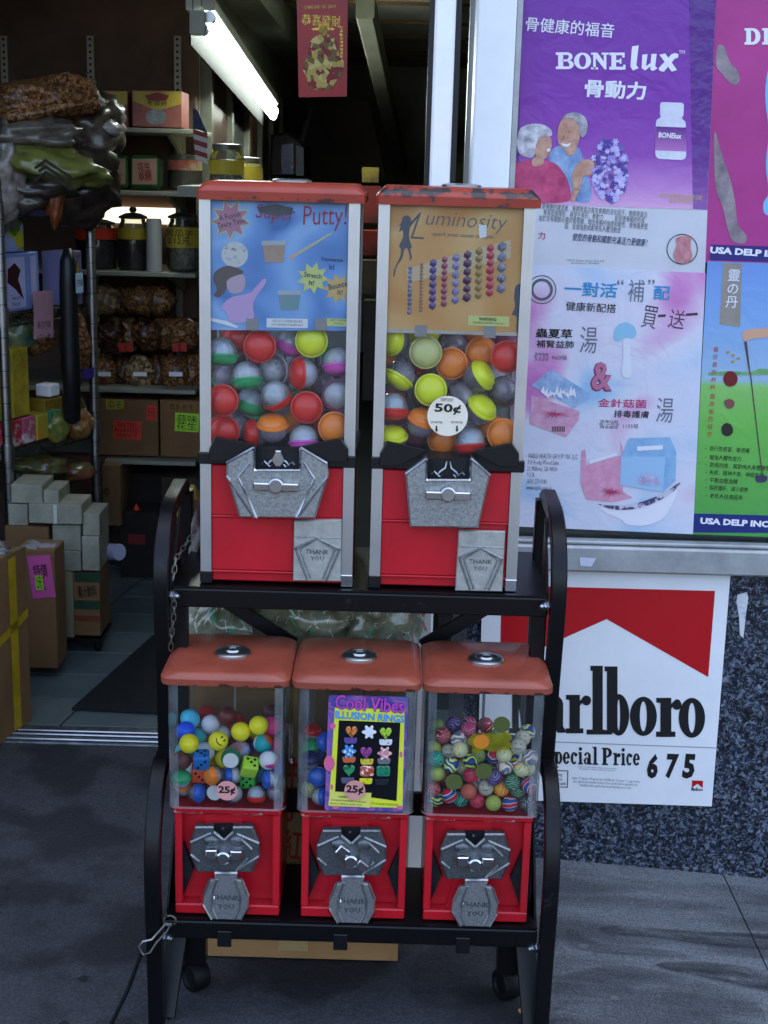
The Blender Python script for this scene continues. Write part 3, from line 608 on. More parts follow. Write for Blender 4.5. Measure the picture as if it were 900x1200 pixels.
# ------------------------------------------------------------------ tall capsule machines on the upper shelf
def tall_machine(i, x0, x1, label):
    cx = (x0+x1)/2; hw = (x1-x0)/2; Y0 = .13; D = .225
    RT_ = root('capsule_machine', (cx, .24, .697), label, 'vending machine', 'tall capsule machines on the upper shelf')
    obj('lid', lid(B(), cx+.002, hw+.0055, Y0-.006, Y0+D+.006, 1.277, 1.2895, 1.3035, .013, .008), LIDUP2 if i else LIDUP, RT_, smooth=24)
    obj('lid_lock', lathe(B(), [(0, 0), (.03, 0), (.03, .003), (.022, .005), (0, .005)], 28, Matrix.Translation((cx+.01, .235, 1.3036))), CHROMED, RT_)
    for sx in (-1, 1):
        for sy in (0, 1):
            xa = cx+sx*hw; ya = Y0+sy*D; w = .0165
            def lp(z0, z1):
                o = [(0, 0), (w, 0), (w, .004), (.004, .004), (.004, w), (0, w)]
                o = [(xa-sx*a, ya+(b if sy == 0 else -b)) for a, b in o]
                return loft(B(), [[(x, y, z0) for x, y in o], [(x, y, z1) for x, y in o]])
            po = obj('corner_post', lp(.7005, 1.2768), POSTM if sy == 0 else ALU, RT_)
            if sy == 0:
                for ox in (.0052, .0115): obj('post_groove', bx(min(xa-sx*ox, xa-sx*(ox+.0012)), max(xa-sx*ox, xa-sx*(ox+.0012)), Y0-.0008, Y0, .72, 1.276), POSTM, po)
                obj('post_foot', bx(xa-(.0175 if sx > 0 else .001), xa+(.0175 if sx < 0 else .001), Y0-.0015, Y0+.018, .6975, .7165, .001), CHROME if sx > 0 else BLACKP, po)
    xi0, xi1 = x0+.0168, x1-.0168
    obj('front_pane', bx(xi0, xi1, Y0+.0025, Y0+.0048, .905, 1.2765), CLEAR, RT_)
    for xa in (x0+.002, x1-.0042): obj('side_pane', bx(xa, xa+.0022, Y0+.0168, Y0+D-.0168, .905, 1.2765), CLEAR, RT_)
    obj('back_panel', bx(xi0, xi1, Y0+D-.004, Y0+D-.001, .905, 1.2765), mat('grey_back_panel', '#a3a7ab', .6, 0, '#8b8f93', 8), RT_)
    obj('hopper_floor', bx(xi0, xi1, Y0+.006, Y0+D-.006, .886, .8945), BLACKP, RT_)
    # red cabinet
    cb = obj('cabinet', bx(xi0-.0005, xi1+.0005, Y0+.006, Y0+D-.006, .7005, .885, .002), RED, RT_)
    zz = P(330, 607, Y0).z; zb = P(330, 672, Y0).z
    obj('cabinet_panel', bx(xi0, xi1, Y0+.0028, Y0+.0058, zz+.0015, .884, .001), RED, cb)
    obj('cabinet_ledge', bx(xi0, xi1, Y0+.001, Y0+.0058, zz-.002, zz+.0012, .0008), RED, cb)
    obj('cabinet_panel', bx(xi0, xi0+.126, Y0+.003, Y0+.0058, zb+.003, zz-.0022, .001), RED, cb)
    obj('cabinet_ledge', bx(xi0, xi1, Y0+.0005, Y0+.0058, zb-.001, zb+.0022, .0008), RED, cb)
    for sx in (-1, 1): obj('cabinet_side', bx(cx+sx*hw-(.004 if sx > 0 else .0), cx+sx*hw+(.0 if sx > 0 else .004), Y0+.017, Y0+D-.017, .7005, .885), RED, cb)
    # black collar with swept wings
    bnd = obj('black_collar', bx(x0-.003, x1+.003, Y0-.004, Y0+D+.003, .886, .9045, .002), BLACKP, RT_)
    def q(a, b, Y=Y0-.006): p = P(220+a/4.091, 440+b/4.093, Y); return (p.x-(-.164)+cx, p.z)
    obj('collar_wing', prism(B(), [q(*a) for a in ((132, 290), (328, 332), (196, 410), (100, 405), (102, 352))], Y0-.012, Y0-.0045, .003), BLACKP, bnd)
    obj('collar_wing', prism(B(), [q(*a) for a in ((540, 338), (732, 298), (768, 352), (768, 412), (675, 412))], Y0-.012, Y0-.0045, .003), BLACKP, bnd)
    # coin mechanism
    bm = B()
    if i == 0:
        pts = ((190, 408), (320, 336), (322, 452), (541, 452), (543, 336), (668, 410), (676, 470), (612, 676), (250, 672), (188, 468))
    else:
        k = 4.091/3.75
        sh = lambda a, b: (a*k+40, (b*k)-2+8)
        pts = [sh(*a) for a in ((170, 395), (262, 328), (262, 430), (455, 430), (455, 328), (541, 402), (496, 636), (196, 632))]
    prism(bm, [q(*a) for a in pts], Y0-.022, Y0+.0025, .004)
    cm = obj('coin_mechanism', bm, CAST, RT_)
    if i == 0:
        rb = (((190, 410), (320, 337)), ((668, 412), (543, 338)), ((300, 410), (246, 478)), ((246, 478), (335, 672)), ((190, 470), (322, 672)), ((560, 410), (608, 486)), ((608, 486), (520, 668)), ((672, 474), (528, 668)), ((322, 446), (541, 446)), ((322, 340), (322, 446)), ((543, 340), (541, 446)))
    else:
        rb = [(sh(*a), sh(*b)) for a, b in (((172, 398), (260, 332)), ((540, 404), (457, 332)), ((262, 425), (455, 425)), ((262, 335), (262, 425)), ((455, 335), (455, 425)))]
    bm = B()
    for a, b in rb: ridge(bm, q(*a), q(*b), Y0-.0218, .0042, .003)
    obj('cast_rib', bm, CHROME, cm)
    wl = [q(*a) for a in (((322, 345), (543, 345), (541, 450), (322, 450)) if i == 0 else [sh(*a) for a in ((262, 338), (455, 338), (455, 430), (262, 430))])]
    well = obj('coin_well', prism(B(), wl, Y0-.0045, Y0+.002), BLUEGREY, cm)
    cxq = q(432, 400) if i == 0 else q(*sh(358, 385))
    bm = B()
    for sx in (-1, 1):
        tube(bm, [(cxq[0]+sx*a, Y0-.007, cxq[1]+b) for a, b in ((.002, .012), (.004, .002), (.012, -.004), (.016, -.009), (.012, -.012), (.008, -.008))], .0016, 6)
        tube(bm, [(cxq[0]+sx*a, Y0-.007, cxq[1]+b) for a, b in ((.016, -.009), (.021, -.004), (.025, -.008))], .0016, 6)
    if i == 0: prism(bm, [(cxq[0]+a, cxq[1]+b) for a, b in ((-.004, .013), (.004, .013), (.011, -.002), (.004, -.012), (-.004, -.012), (-.011, -.002))], Y0-.009, Y0-.0046, .002)
    obj('slot_casting', bm, CHROMED, well, smooth=True)
    hq = q(428, 520) if i == 0 else q(*sh(358, 488)); bm = B()
    box(bm, hq[0]-.034, hq[0]+.034, Y0-.034, Y0-.0225, hq[1]-.0055, hq[1]+.0065, .0015)
    hn = obj('handle', bm, CHROME, cm)
    hb = lathe(B(), [(0, 0), (.0095, 0), (.0115, .002), (.0115, .014), (0, .014)], 24); hb.transform(Matrix.Translation((hq[0], Y0-.037, hq[1]+.003)) @ ortho((0, 1, 0))); obj('handle_hub', hb, CHROMED, hn, smooth=True)
    # chute door
    if i == 0: d0, d1, d2, d3 = q(507, 697), q(737, 692), q(733, 990), q(503, 986)
    else: d0, d1, d2, d3 = [q(*sh(*a)) for a in ((412, 655), (617, 660), (612, 926), (405, 922))]
    cdoor = obj('chute_door', prism(B(), [d0, d1, d2, d3], Y0-.006, Y0+.0008, .002), mat('brushed_zinc_door', '#b4b5b0', .42, .4, '#989992', 60, .35, .7, bump=.12, bs=140), RT_)
    W_, H_ = d1[0]-d0[0], d0[1]-d3[1]
    def dq(u, v): return (d0[0]+u*W_, d0[1]-v*H_)
    bm = B()
    for s in (-1, 1):
        f = lambda u, v: dq(.5+s*(u-.5), v)
        for a, b in (((.5, .28), (.97, .44)), ((.97, .44), (.70, .97)), ((.55, .30), (.86, .46)), ((.86, .46), (.62, .95)), ((.86, .46), (.97, .44))): ridge(bm, f(*a), f(*b), Y0-.0062, .0035, .0026)
    ridge(bm, dq(.02, .26), dq(.98, .26), Y0-.0062, .0022, .001)
    obj('cast_rib', bm, CAST, cdoor)
    for s_, v in (('THANK', .50), ('YOU', .61)):
        p_ = dq(.5, v); me_ = fit(tmesh(s_, .008, 1), 0, .0072, (p_[0], Y0-.0068, p_[1])); obj('embossed_lettering', me_, CASTD, cdoor)
    return RT_
TALL = [tall_machine(0, -.2805, -.0465, 'tall red capsule machine with a blue putty poster, left of the upper two'),
        tall_machine(1, -.020, .2075, 'tall red capsule machine with an orange bracelet display, right of the upper two')]
# ------------------------------------------------------------------ capsules
CAPC = {'red': ('#e32c24', '#d0241e'), 'yellow': ('#e9f02a', '#dde324'), 'orange': ('#f98a2c', '#ec7c20'), 'pink': ('#e05fc0', '#d34fb2'), 'green': ('#34b06e', '#2a9a5e'),
        'pale yellow': ('#cfcf86', '#c2c27a'), 'white': ('#dcd8dc', '#b9b2c4'), 'purple': ('#7a2f52', '#6a2747')}
def plastic(c): return mat(c.replace(' ', '_')+'_capsule_plastic', CAPC[c][0], .32, 0, CAPC[c][1], 30, coat=.2)
DOME = glass('clear_capsule_dome', '#f6f7fa', 1.4, .32, .06, '#e4e7ee'); DOMEP = glass('smoky_capsule_dome', '#ece2ee', 1.4, .28, .06, '#cbbfd0')
def proto(name, bm, smooth=True):
    bmesh.ops.recalc_face_normals(bm, faces=bm.faces[:]); me = bpy.data.meshes.new(name); bm.to_mesh(me); bm.free()
    for p in me.polygons: p.use_smooth = smooth
    me.materials.append(None)
    if smooth: me.set_sharp_from_angle(angle=R(40))
    return me
def put(name, me, M, parent=None, mw=None, label=None, cat=None, group=None, kind=None):
    o = bpy.data.objects.new(name, me); COL.objects.link(o); o.material_slots[0].link = 'OBJECT'; o.material_slots[0].material = M
    if parent is not None: o.parent = parent
    if mw is not None: o.matrix_basis = mw
    WL[o] = o.location.copy(); return tag(o, label, cat, group, kind)
CR = .0238
def capmesh(k=CR):
    return proto('cap', lathe(B(), [(0, .86*k), (.42*k, .835*k), (.68*k, .76*k), (.86*k, .62*k), (.94*k, .45*k), (.955*k, .36*k), (1.03*k, .35*k), (1.05*k, .32*k), (1.05*k, .2*k), (.99*k, .17*k), (.9*k, .38*k), (.7*k, .6*k), (0, .72*k)], 30))
def domemesh(k=CR):
    return proto('dome', lathe(B(), [(.955*k, .3*k), (.97*k, .15*k), (.975*k, .0)] + [(.97*k*math.cos(R(a)), -.97*k*math.sin(R(a))) for a in range(10, 90, 10)] + [(0, -.97*k)], 26))
def toymesh(k=CR, seed=3): return proto('wrapped_toy', lump(B(), (0, 0, -.08*k), (.78*k, .78*k, .72*k), seed, .25, 2, 1.6), False)
CAPM, DOMM = capmesh(), domemesh(); TOYS = [toymesh(CR, s) for s in (1, 4, 9)]
TOYC = [mat('silver_wrapper', '#eef2f6', .35, 0, '#c3cdd8', 90, bump=.4, bs=120), mat('pale_blue_wrapper', '#cfe0f0', .45, 0, '#a8bcd4', 60, bump=.3), mat('dark_bead_toy', '#23303a', .3, 0, '#3b4a55', 220, .45, .55), mat('printed_paper_toy', '#d8d2d6', .6, 0, '#8d86a8', 130, .5, .56), mat('grey_toy', '#a09ca6', .5, 0, '#7a7882', 60)]
def relax(items, bounds, r, it=60, pin=None):
    """let spheres settle out of one another without leaving the hopper"""
    for _ in range(it):
        for a in range(len(items)):
            for b in range(a+1, len(items)):
                d = items[b]-items[a]; L_ = d.length; rr = (r[a]+r[b])
                if L_ < rr:
                    if L_ < 1e-5: d = Vector((0, 1, 0)); L_ = 1
                    p_ = d/L_*(rr-L_)*.5; w = Vector((.5, 1.3, .5))
                    q_ = Vector((p_.x*w.x, p_.y*w.y, p_.z*w.z)); items[a] -= q_; items[b] += q_
        for a, v in enumerate(items):
            for k in range(3): v[k] = min(max(v[k], bounds[k][0]+r[a]), bounds[k][1]-r[a])
    return items
def capsule(loc, d, col, toy, label, group, small=None, spin=0):
    rt = root('toy_capsule', loc, label, 'capsule', group)
    cm, dm, tm = small or (CAPM, DOMM, TOYS[toy % 3])
    mw = ortho(d) @ Matrix.Rotation(spin, 4, 'Z')
    put('cap', cm, plastic(col), rt, mw); put('dome', dm, DOMEP if toy in (2, 4) else DOME, rt, mw); put('wrapped_toy', tm, TOYC[toy], rt, mw); return rt
V = Vector
# (x, y) in the photo, layer behind the glass, cap direction, cap colour, toy, label
FRONT = (0, -1, .12)
CAPS1 = [
 (262, 412, 0, (0, -.25, -1), 'green', 1, 'clear capsule with green base at the upper left corner of the left machine'),
 (278, 397, 1, FRONT, 'red', 0, 'red capsule half hidden behind the top row, left of the big red one'),
 (304.5, 407, 0, FRONT, 'red', 0, 'round red capsule end beside the yellow one, under the blue putty poster'),
 (339.5, 402, 1, (-.45, -.2, -.9), 'pink', 1, 'tilted clear capsule with pink base between the red and the yellow capsule'),
 (371, 405.5, 0, FRONT, 'yellow', 0, 'bright yellow capsule, the only yellow one in the left machine'),
 (399, 424, 0, (.1, -.3, -1), 'pink', 3, 'clear capsule with pink base against the right post of the left machine'),
 (289.5, 440, 0, (.12, -.3, -1), 'green', 0, 'clear capsule with green base below the big red one in the left machine'),
 (320.5, 433, 1, (.6, .8, 0), 'white', 3, 'clear capsule with a printed paper inside at the centre of the left machine'),
 (356, 438, 0, (-1, -.45, .05), 'red', 1, 'clear capsule lying sideways with red base to the left, below the yellow one'),
 (326, 464.5, 0, (.5, .3, -.9), 'red', 0, 'clear silver-filled capsule in the middle row of the left machine'),
 (261.5, 469, 0, FRONT, 'red', 0, 'red capsule end at the left post, above another red one'),
 (294, 474.5, 1, (-.3, -.3, -.9), 'green', 1, 'greenish clear capsule right of the left post, in the shadow of the middle row'),
 (396, 462, 0, (.1, 1, -.2), 'pink', 3, 'capsule showing a round white printed disc at the right of the left machine'),
 (363, 476, 0, FRONT, 'red', 0, 'red capsule end in the lower middle, right of the silver-filled one'),
 (320.5, 503, 0, (0, -.25, 1), 'orange', 4, 'clear capsule standing with its orange cap on top, bottom row of the left machine'),
 (259.5, 504.5, 1, FRONT, 'red', 0, 'red capsule at the lower left corner of the left machine'),
 (294, 505.5, 1, (-1, -.4, 0), 'red', 4, 'red-based capsule peeping out left of the orange-capped one'),
 (355, 511, 0, (.05, -.35, -1), 'pink', 1, 'clear capsule with wide pink base in the bottom row of the left machine'),
 (390.5, 500, 0, FRONT, 'orange', 0, 'solid orange capsule end at the lower right of the left machine'),
 (257, 441, 2, (0, .3, -1), 'green', 4, 'dim green-based capsule deep behind the left post of the left machine'),
 (280, 504, 2, (0, 1, -1), 'white', 4, 'dim grey capsule between two red ones near the bottom left'),
 (380, 449, 2, (.3, 1, -.2), 'purple', 4, 'dim smoky capsule behind the printed disc in the left machine')]
CAPS2 = [
 (463, 411, 0, (-.72, -.68, .1), 'yellow', 2, 'yellow capsule turned sideways at the top left of the right machine'),
 (492.5, 414.5, 0, FRONT, 'pale yellow', 4, 'see-through pale yellow capsule end in the top row of the right machine'),
 (503, 394, 2, FRONT, 'yellow', 4, 'yellow capsule tucked under the bracelet display'),
 (528.5, 426.5, 0, FRONT, 'orange', 4, 'orange capsule end right above the round price sticker'),
 (528, 402, 2, (0, 1, .4), 'purple', 2, 'dark smoky capsule behind the top row of the right machine'),
 (562, 414.5, 1, FRONT, 'orange', 4, 'orange capsule between the orange and the red one in the top row'),
 (593, 419.5, 0, FRONT, 'red', 4, 'red capsule end at the top right of the right machine'),
 (466.5, 445.5, 0, (-.5, -.35, -.8), 'yellow', 2, 'clear capsule of dark beads in a yellow base at the left post'),
 (504, 456.5, 0, FRONT, 'yellow', 4, 'yellow capsule end above left of the price sticker'),
 (563, 441, 0, (.75, -.35, .55), 'yellow', 2, 'clear capsule with a yellow cap tipped to the right, below the orange ones'),
 (596.5, 456.5, 0, (0, .9, -.5), 'purple', 2, 'clear smoky capsule with dark beads at the right post'),
 (458, 475.5, 0, (0, -.3, -1), 'red', 1, 'clear capsule with red base at the left post, below the bead capsule'),
 (489, 495.5, 0, (.25, -.3, .9), 'orange', 2, 'clear capsule with orange cap left of the price sticker'),
 (569, 481, 0, (.5, -.45, .75), 'yellow', 2, 'clear capsule with yellow cap on top right of the price sticker'),
 (593, 506.5, 0, FRONT, 'orange', 4, 'solid orange capsule end at the lower right corner of the right machine'),
 (552, 513, 0, (.1, -.2, -1), 'red', 1, 'clear capsule with red base in the bottom row under the price sticker'),
 (456.5, 504.5, 0, (0, -.25, 1), 'yellow', 4, 'clear capsule with yellow cap at the lower left corner of the right machine'),
 (519, 515.5, 1, FRONT, 'orange', 4, 'orange capsule half hidden under the round price sticker'),
 (561, 396, 2, FRONT, 'orange', 4, 'orange capsule peeping out below the display clip'),
 (485.5, 513, 2, FRONT, 'purple', 4, 'dark red capsule at the bottom behind the orange-capped one'),
 (585, 402, 2, (0, -1, .3), 'purple', 2, 'dark red capsule in the shade below the display')]
def fill_caps(lst, x0, x1, gname, extra):
    pos = []; 
    for px, py, ly, *_ in lst:
        c = P(px, py, .165 + ly*.034); pos.append(V((c.x, .165+ly*.036, c.z)))
    for k in range(extra):
        pos.append(V((x0+.03+(k % 4)*.052, .275+.045*(k//12), .925+.05*((k//4) % 3))))
    pos = relax(pos, ((x0+.004, x1-.004), (.1365, .345), (.8955, 1.16)), [CR*1.06]*len(pos))
    for k, c in enumerate(pos):
        if k < len(lst):
            _, _, _, d, col, toy, lab = lst[k]; capsule(c, d, col, toy, lab, gname, spin=k)
        else:
            col = ('red', 'green', 'purple', 'orange', 'white')[(k*7) % 5]
            capsule(c, (math.sin(k), -.5, math.cos(k*2.1)), col, 4, 'dim capsule heaped at the back of the %s' % gname.split('inside the ')[1], gname.replace('capsules', 'hidden capsules'), spin=k)
fill_caps(CAPS1, -.2805, -.0465, 'capsules inside the left tall machine', 12)
fill_caps(CAPS2, -.020, .2075, 'capsules inside the right tall machine', 12)
s50 = sticker('price_sticker', 524.5, 487.5, 23.8, .1318, STW, TALL[1], '50¢', 31, 12.5, .03)
for o_ in s50.children: o_.location.z += .0105
T('price_lettering', 'DEPOSIT', 524, 468.5, 15, 3.6, .1307, INK, s50, rot=-1.6)
for dx in (-13, 11):
    T('price_lettering', 'QUARTER', 524.5+dx, 495, 14, 3, .1307, INK, s50, rot=-1.6)
    art('printed_arrow', [[(524.5+dx-1, 499), (524.5+dx+1, 499), (524.5+dx+.8, 503), (524.5+dx+2, 503), (524.5+dx, 506.5), (524.5+dx-2, 503), (524.5+dx-.8, 503)]], .1307, INK, s50)
def lift(h, k=1.2):
    """a livelier version of a colour, as plain numbers"""
    return [min(1, int(h[i:i+2], 16)/255*k+.02) for i in (1, 3, 5)]
# ------------------------------------------------------------------ bouncy balls
BR = .0124
BALLM = proto('bouncy_ball', lathe(B(), [(0, -BR)] + [(BR*math.cos(R(a)), BR*math.sin(R(a))) for a in range(-75, 90, 15)] + [(0, BR)], 20))
def swirl(n, a, b, c, sc=42, di=9):
    a, b, c = lift(a, 1.25), lift(b, 1.12), lift(c, 1.25)
    return ramp_mat('swirl_'+n, 'wave', [(0, a), (.42, a), (.48, b), (.62, b), (.68, c), (1, c)], sc, di, .38, detail=1.5)
SW = {'teal swirl': swirl('teal', '#0e7a63', '#9fd8c4', '#0b5c4c'), 'red and white swirl': swirl('redwhite', '#7e1526', '#d9cfc8', '#8a1c2c'), 'blue and white swirl': swirl('bluewhite', '#23386e', '#d5d2c6', '#b9c25c'),
 'black and white zebra': swirl('zebra', '#17171a', '#dcdcd8', '#17171a', 85, 14), 'green marbled': swirl('green', '#0c5a3a', '#d7d9c9', '#0e4d36'), 'pale marbled': swirl('pale', '#a8b48c', '#3f8a72', '#c9a878'),
 'orange marbled': swirl('orange', '#d08a2c', '#d9d07a', '#d4583a'), 'purple striped': swirl('purple', '#472a5c', '#c9a9b4', '#233a6a'), 'pink striped': swirl('pink', '#b12f5c', '#d9c9cc', '#5c1f3a'),
 'white striped': swirl('white', '#c8b8a4', '#9a2434', '#4a6a8a', 40), 'navy': swirl('navy', '#1a2b5c', '#3a7a4a', '#b0b83a'), 'tricolour': swirl('tri', '#a02030', '#d8d2ca', '#24407a', 26, 3),
 'coral pink': mat('coral_ball', '#d6715c', .4, 0, '#c9624e', 60), 'lime yellow': mat('lime_ball', '#b9c563', .4, 0, '#a9b654', 60), 'red sponge-patterned': swirl('redsp', '#a8243a', '#c9707c', '#8e1c30', 80, 14), 'pale green': mat('palegreen_ball', '#9fb56a', .4, 0, '#8ea55c', 50),
 'cream faced': mat('cream_ball', '#cfcab8', .45, 0, '#bfb9a4', 60)}
# (zoomed x, y, layer, pattern)
BL = [(130, 255, 2, 'pale green'), (160, 180, 3, 'pale green'), (222, 155, 3, 'purple striped'), (330, 190, 2, 'pink striped'), (420, 140, 3, 'red and white swirl'), (350, 120, 3, 'pink striped'),
 (160, 240, 1, 'red and white swirl'), (250, 262, 1, 'white striped'), (125, 300, 1, 'lime yellow'), (280, 330, 0, 'pale marbled'), (185, 340, 1, 'cream faced'), (122, 392, 0, 'teal swirl'), (215, 430, 0, 'blue and white swirl'),
 (118, 518, 0, 'lime yellow'), (345, 415, 0, 'navy'), (400, 370, 1, 'pale green'), (422, 275, 1, 'orange marbled'), (495, 390, 1, 'tricolour'), (585, 385, 0, 'pale marbled'), (690, 225, 1, 'cream faced'), (735, 200, 2, 'blue and white swirl'),
 (678, 350, 0, 'cream faced'), (765, 385, 0, 'white striped'), (568, 465, 0, 'white striped'), (680, 455, 0, 'pale marbled'), (745, 470, 1, 'pale marbled'), (345, 530, 0, 'red sponge-patterned'), (415, 545, 1, 'white striped'), (500, 545, 0, 'purple striped'),
 (625, 545, 0, 'green marbled'), (740, 545, 1, 'navy'), (765, 580, 0, 'tricolour'), (110, 620, 0, 'red and white swirl'), (222, 645, 0, 'tricolour'), (340, 635, 0, 'coral pink'), (450, 635, 0, 'cream faced'), (560, 635, 0, 'orange marbled'), (668, 640, 0, 'green marbled'),
 (115, 718, 0, 'navy'), (205, 712, 1, 'green marbled'), (290, 722, 0, 'teal swirl'), (395, 715, 0, 'red sponge-patterned'), (500, 720, 0, 'lime yellow'), (612, 722, 0, 'tricolour'), (722, 715, 0, 'black and white zebra'), (620, 290, 2, 'purple striped'), (520, 250, 2, 'pale green'), (470, 470, 1, 'green marbled'), (300, 450, 1, 'pale marbled'), (235, 560, 1, 'navy')]
def zone(u, v): return ('top', 'upper', 'middle', 'lower', 'bottom')[min(4, int((v-120)/125))] + ' ' + ('left', 'centre left', 'centre', 'centre right', 'right')[min(4, int((u-60)/148))]
pos = []
for u, v, ly, _ in BL: c = P(490+u/5.625, 820+v/5.625, .029+ly*.022); pos.append(V((c.x, .029+ly*.024, c.z)))
nv = len(pos)
for k in range(40): pos.append(V((.158+random.uniform(-.07, .07), random.uniform(.07, .17), random.uniform(.39, .45))))
cx3 = LC[2]
pos = relax(pos, ((cx3-.0855, cx3+.0855), (.0125, .184), (.3785, .5)), [BR*1.01]*len(pos), 80)
used = {}
def uniq(lab):
    if lab not in used: used[lab] = 0; return lab
    used[lab] += 1
    w = (', nearer the glass', ', the further one', ', half hidden')[min(2, used[lab]-1)]; l2 = lab+w
    return l2 if l2 not in used else l2+' again'
KEYS = list(SW)
for k, c in enumerate(pos):
    if k < nv:
        u, v, ly, pat = BL[k]; used_l = uniq('%s bouncy ball, %s of the ball heap' % (pat, zone(u, v))); used.setdefault(used_l, 0)
        lab, g = used_l, 'bouncy balls in the right small machine'
    else: pat = KEYS[k*5 % len(KEYS)]; lab, g = 'bouncy ball buried deep in the heap of the right small machine', 'buried bouncy balls'
    o = put('bouncy_ball', BALLM, SW[pat], None, Matrix.Translation(c) @ Euler((k*1.3, k*.7, k*2.1)).to_matrix().to_4x4(), lab, 'ball', g)
    if pat == 'cream faced' and k < nv:
        bm = B(); dr = (CAM-c).normalized(); X_ = dr.cross(V((0, 0, 1))).normalized()*-1; Z_ = X_.cross(dr)*-1
        loc_ = lambda x, z: c + (dr + X_*x + Z_*z).normalized()*BR*1.02
        for sx in (-1, 1): bmesh.ops.create_icosphere(bm, subdivisions=1, radius=.0011, matrix=Matrix.Translation(loc_(sx*.35, .3)))
        tube(bm, [loc_(x, -.35+.3*x*x) for x in (-.4, -.2, 0, .2, .4)], .0006, 5)
        me_ = bpy.data.meshes.new('face_mark'); bm.transform(o.matrix_basis.inverted()); bm.to_mesh(me_); bm.free(); me_.materials.append(INK); f_ = bpy.data.objects.new('printed_face', me_); COL.objects.link(f_); f_.parent = o
OLV = mat('olive_dot_sticker', '#4b5325', .8); YGS = glass('yellow_green_film', '#d0cc4a', .3, .32, .3, '#a8a030')
for u, v in ((550, 165), (432, 472), (235, 542)):
    c = P(490+u/5.625, 820+v/5.625, .0075); d = lathe(B(), [(0, 0), (.0128, 0), (.0128, .0006), (0, .0006)], 28); d.transform(Matrix.Translation((c.x, .0082, c.z)) @ ortho((0, -1, 0))); obj('round_sticker', d, OLV, LOWM[2][0])
# a fuzzy yellow-green patch with an orange spot on the glass of the same machine
sp = art('fuzzy_patch', [[(490+a/5.625, 820+b/5.625) for a, b in ((345, 235), (380, 222), (420, 240), (470, 215), (520, 240), (560, 210), (600, 215), (625, 250), (598, 275), (622, 300), (590, 340), (540, 320), (500, 350), (440, 325), (400, 352), (350, 345), (362, 310), (325, 290))]], .0078, YGS, LOWM[2][0])
art('patch_spot', [[(490+a/5.625, 820+b/5.625) for a, b in ell(415, 278, 52, 46, 22)]], .0072, mat('orange_spot_print', '#d1691c', .6, 0, '#b9801e', 200), sp)
# ------------------------------------------------------------------ toys in the left small machine
SR = .0150
SBALL = proto('toy_ball', lathe(B(), [(0, -SR)] + [(SR*math.cos(R(a)), SR*math.sin(R(a))) for a in range(-75, 90, 15)] + [(0, SR)], 24))
K2 = .0145; SCAP = (capmesh(K2), domemesh(K2), toymesh(K2, 5))
CAPC.update({'blue': ('#2f62c8', '#2755b4'), 'navy': ('#2a2a5c', '#22224c'), 'lime': ('#a8e23a', '#9cd632'), 'dark green': ('#1f7a48', '#1a683c'), 'maroon': ('#5c2420', '#4c1c1a'), 'magenta': ('#d03a78', '#bd2f6a')})
LB = lambda n, a, b=None, vs=40: mat(n, lift(a), .4, 0, lift(b) if b else None, vs)
TB = {'yellow': LB('yellow_toy_ball', '#d8c81e', '#cab918'), 'sky blue': LB('sky_toy_ball', '#4fb0cc', '#419cb8'), 'bright blue': LB('blue_toy_ball', '#1f4fd0', '#1a44b8'), 'white spotted': ramp_mat('spot_ball', 'voronoi', [(0, '#d4d4da'), (.8, '#d4d4da'), (.85, '#cfc02c')], 60, const=True), 'dark red': LB('darkred_toy_ball', '#5a1f1c', '#4a1816'), 'white': LB('white_toy_ball', '#cfd4e0', '#c0c6d4'),
      'beach-striped': ramp_mat('beach_ball', 'voronoi', [(0, '#d8389a'), (.25, '#e06a2a'), (.45, '#e8e4e8'), (.65, '#27a8b0'), (.85, '#e04a90')], 42, const=True), 'pink': LB('pink_toy_ball', '#d23a74'), 'teal': LB('teal_toy_ball', '#3f9a9a'), 'brown': LB('brown_toy_ball', '#4f2c26'), 'dusty blue': LB('dusty_toy_ball', '#6f8fae', '#8a4a4a', 50), 'orange': LB('orange_toy_ball', '#d97a26'), 'red': LB('red_toy_ball', '#b8242a')}
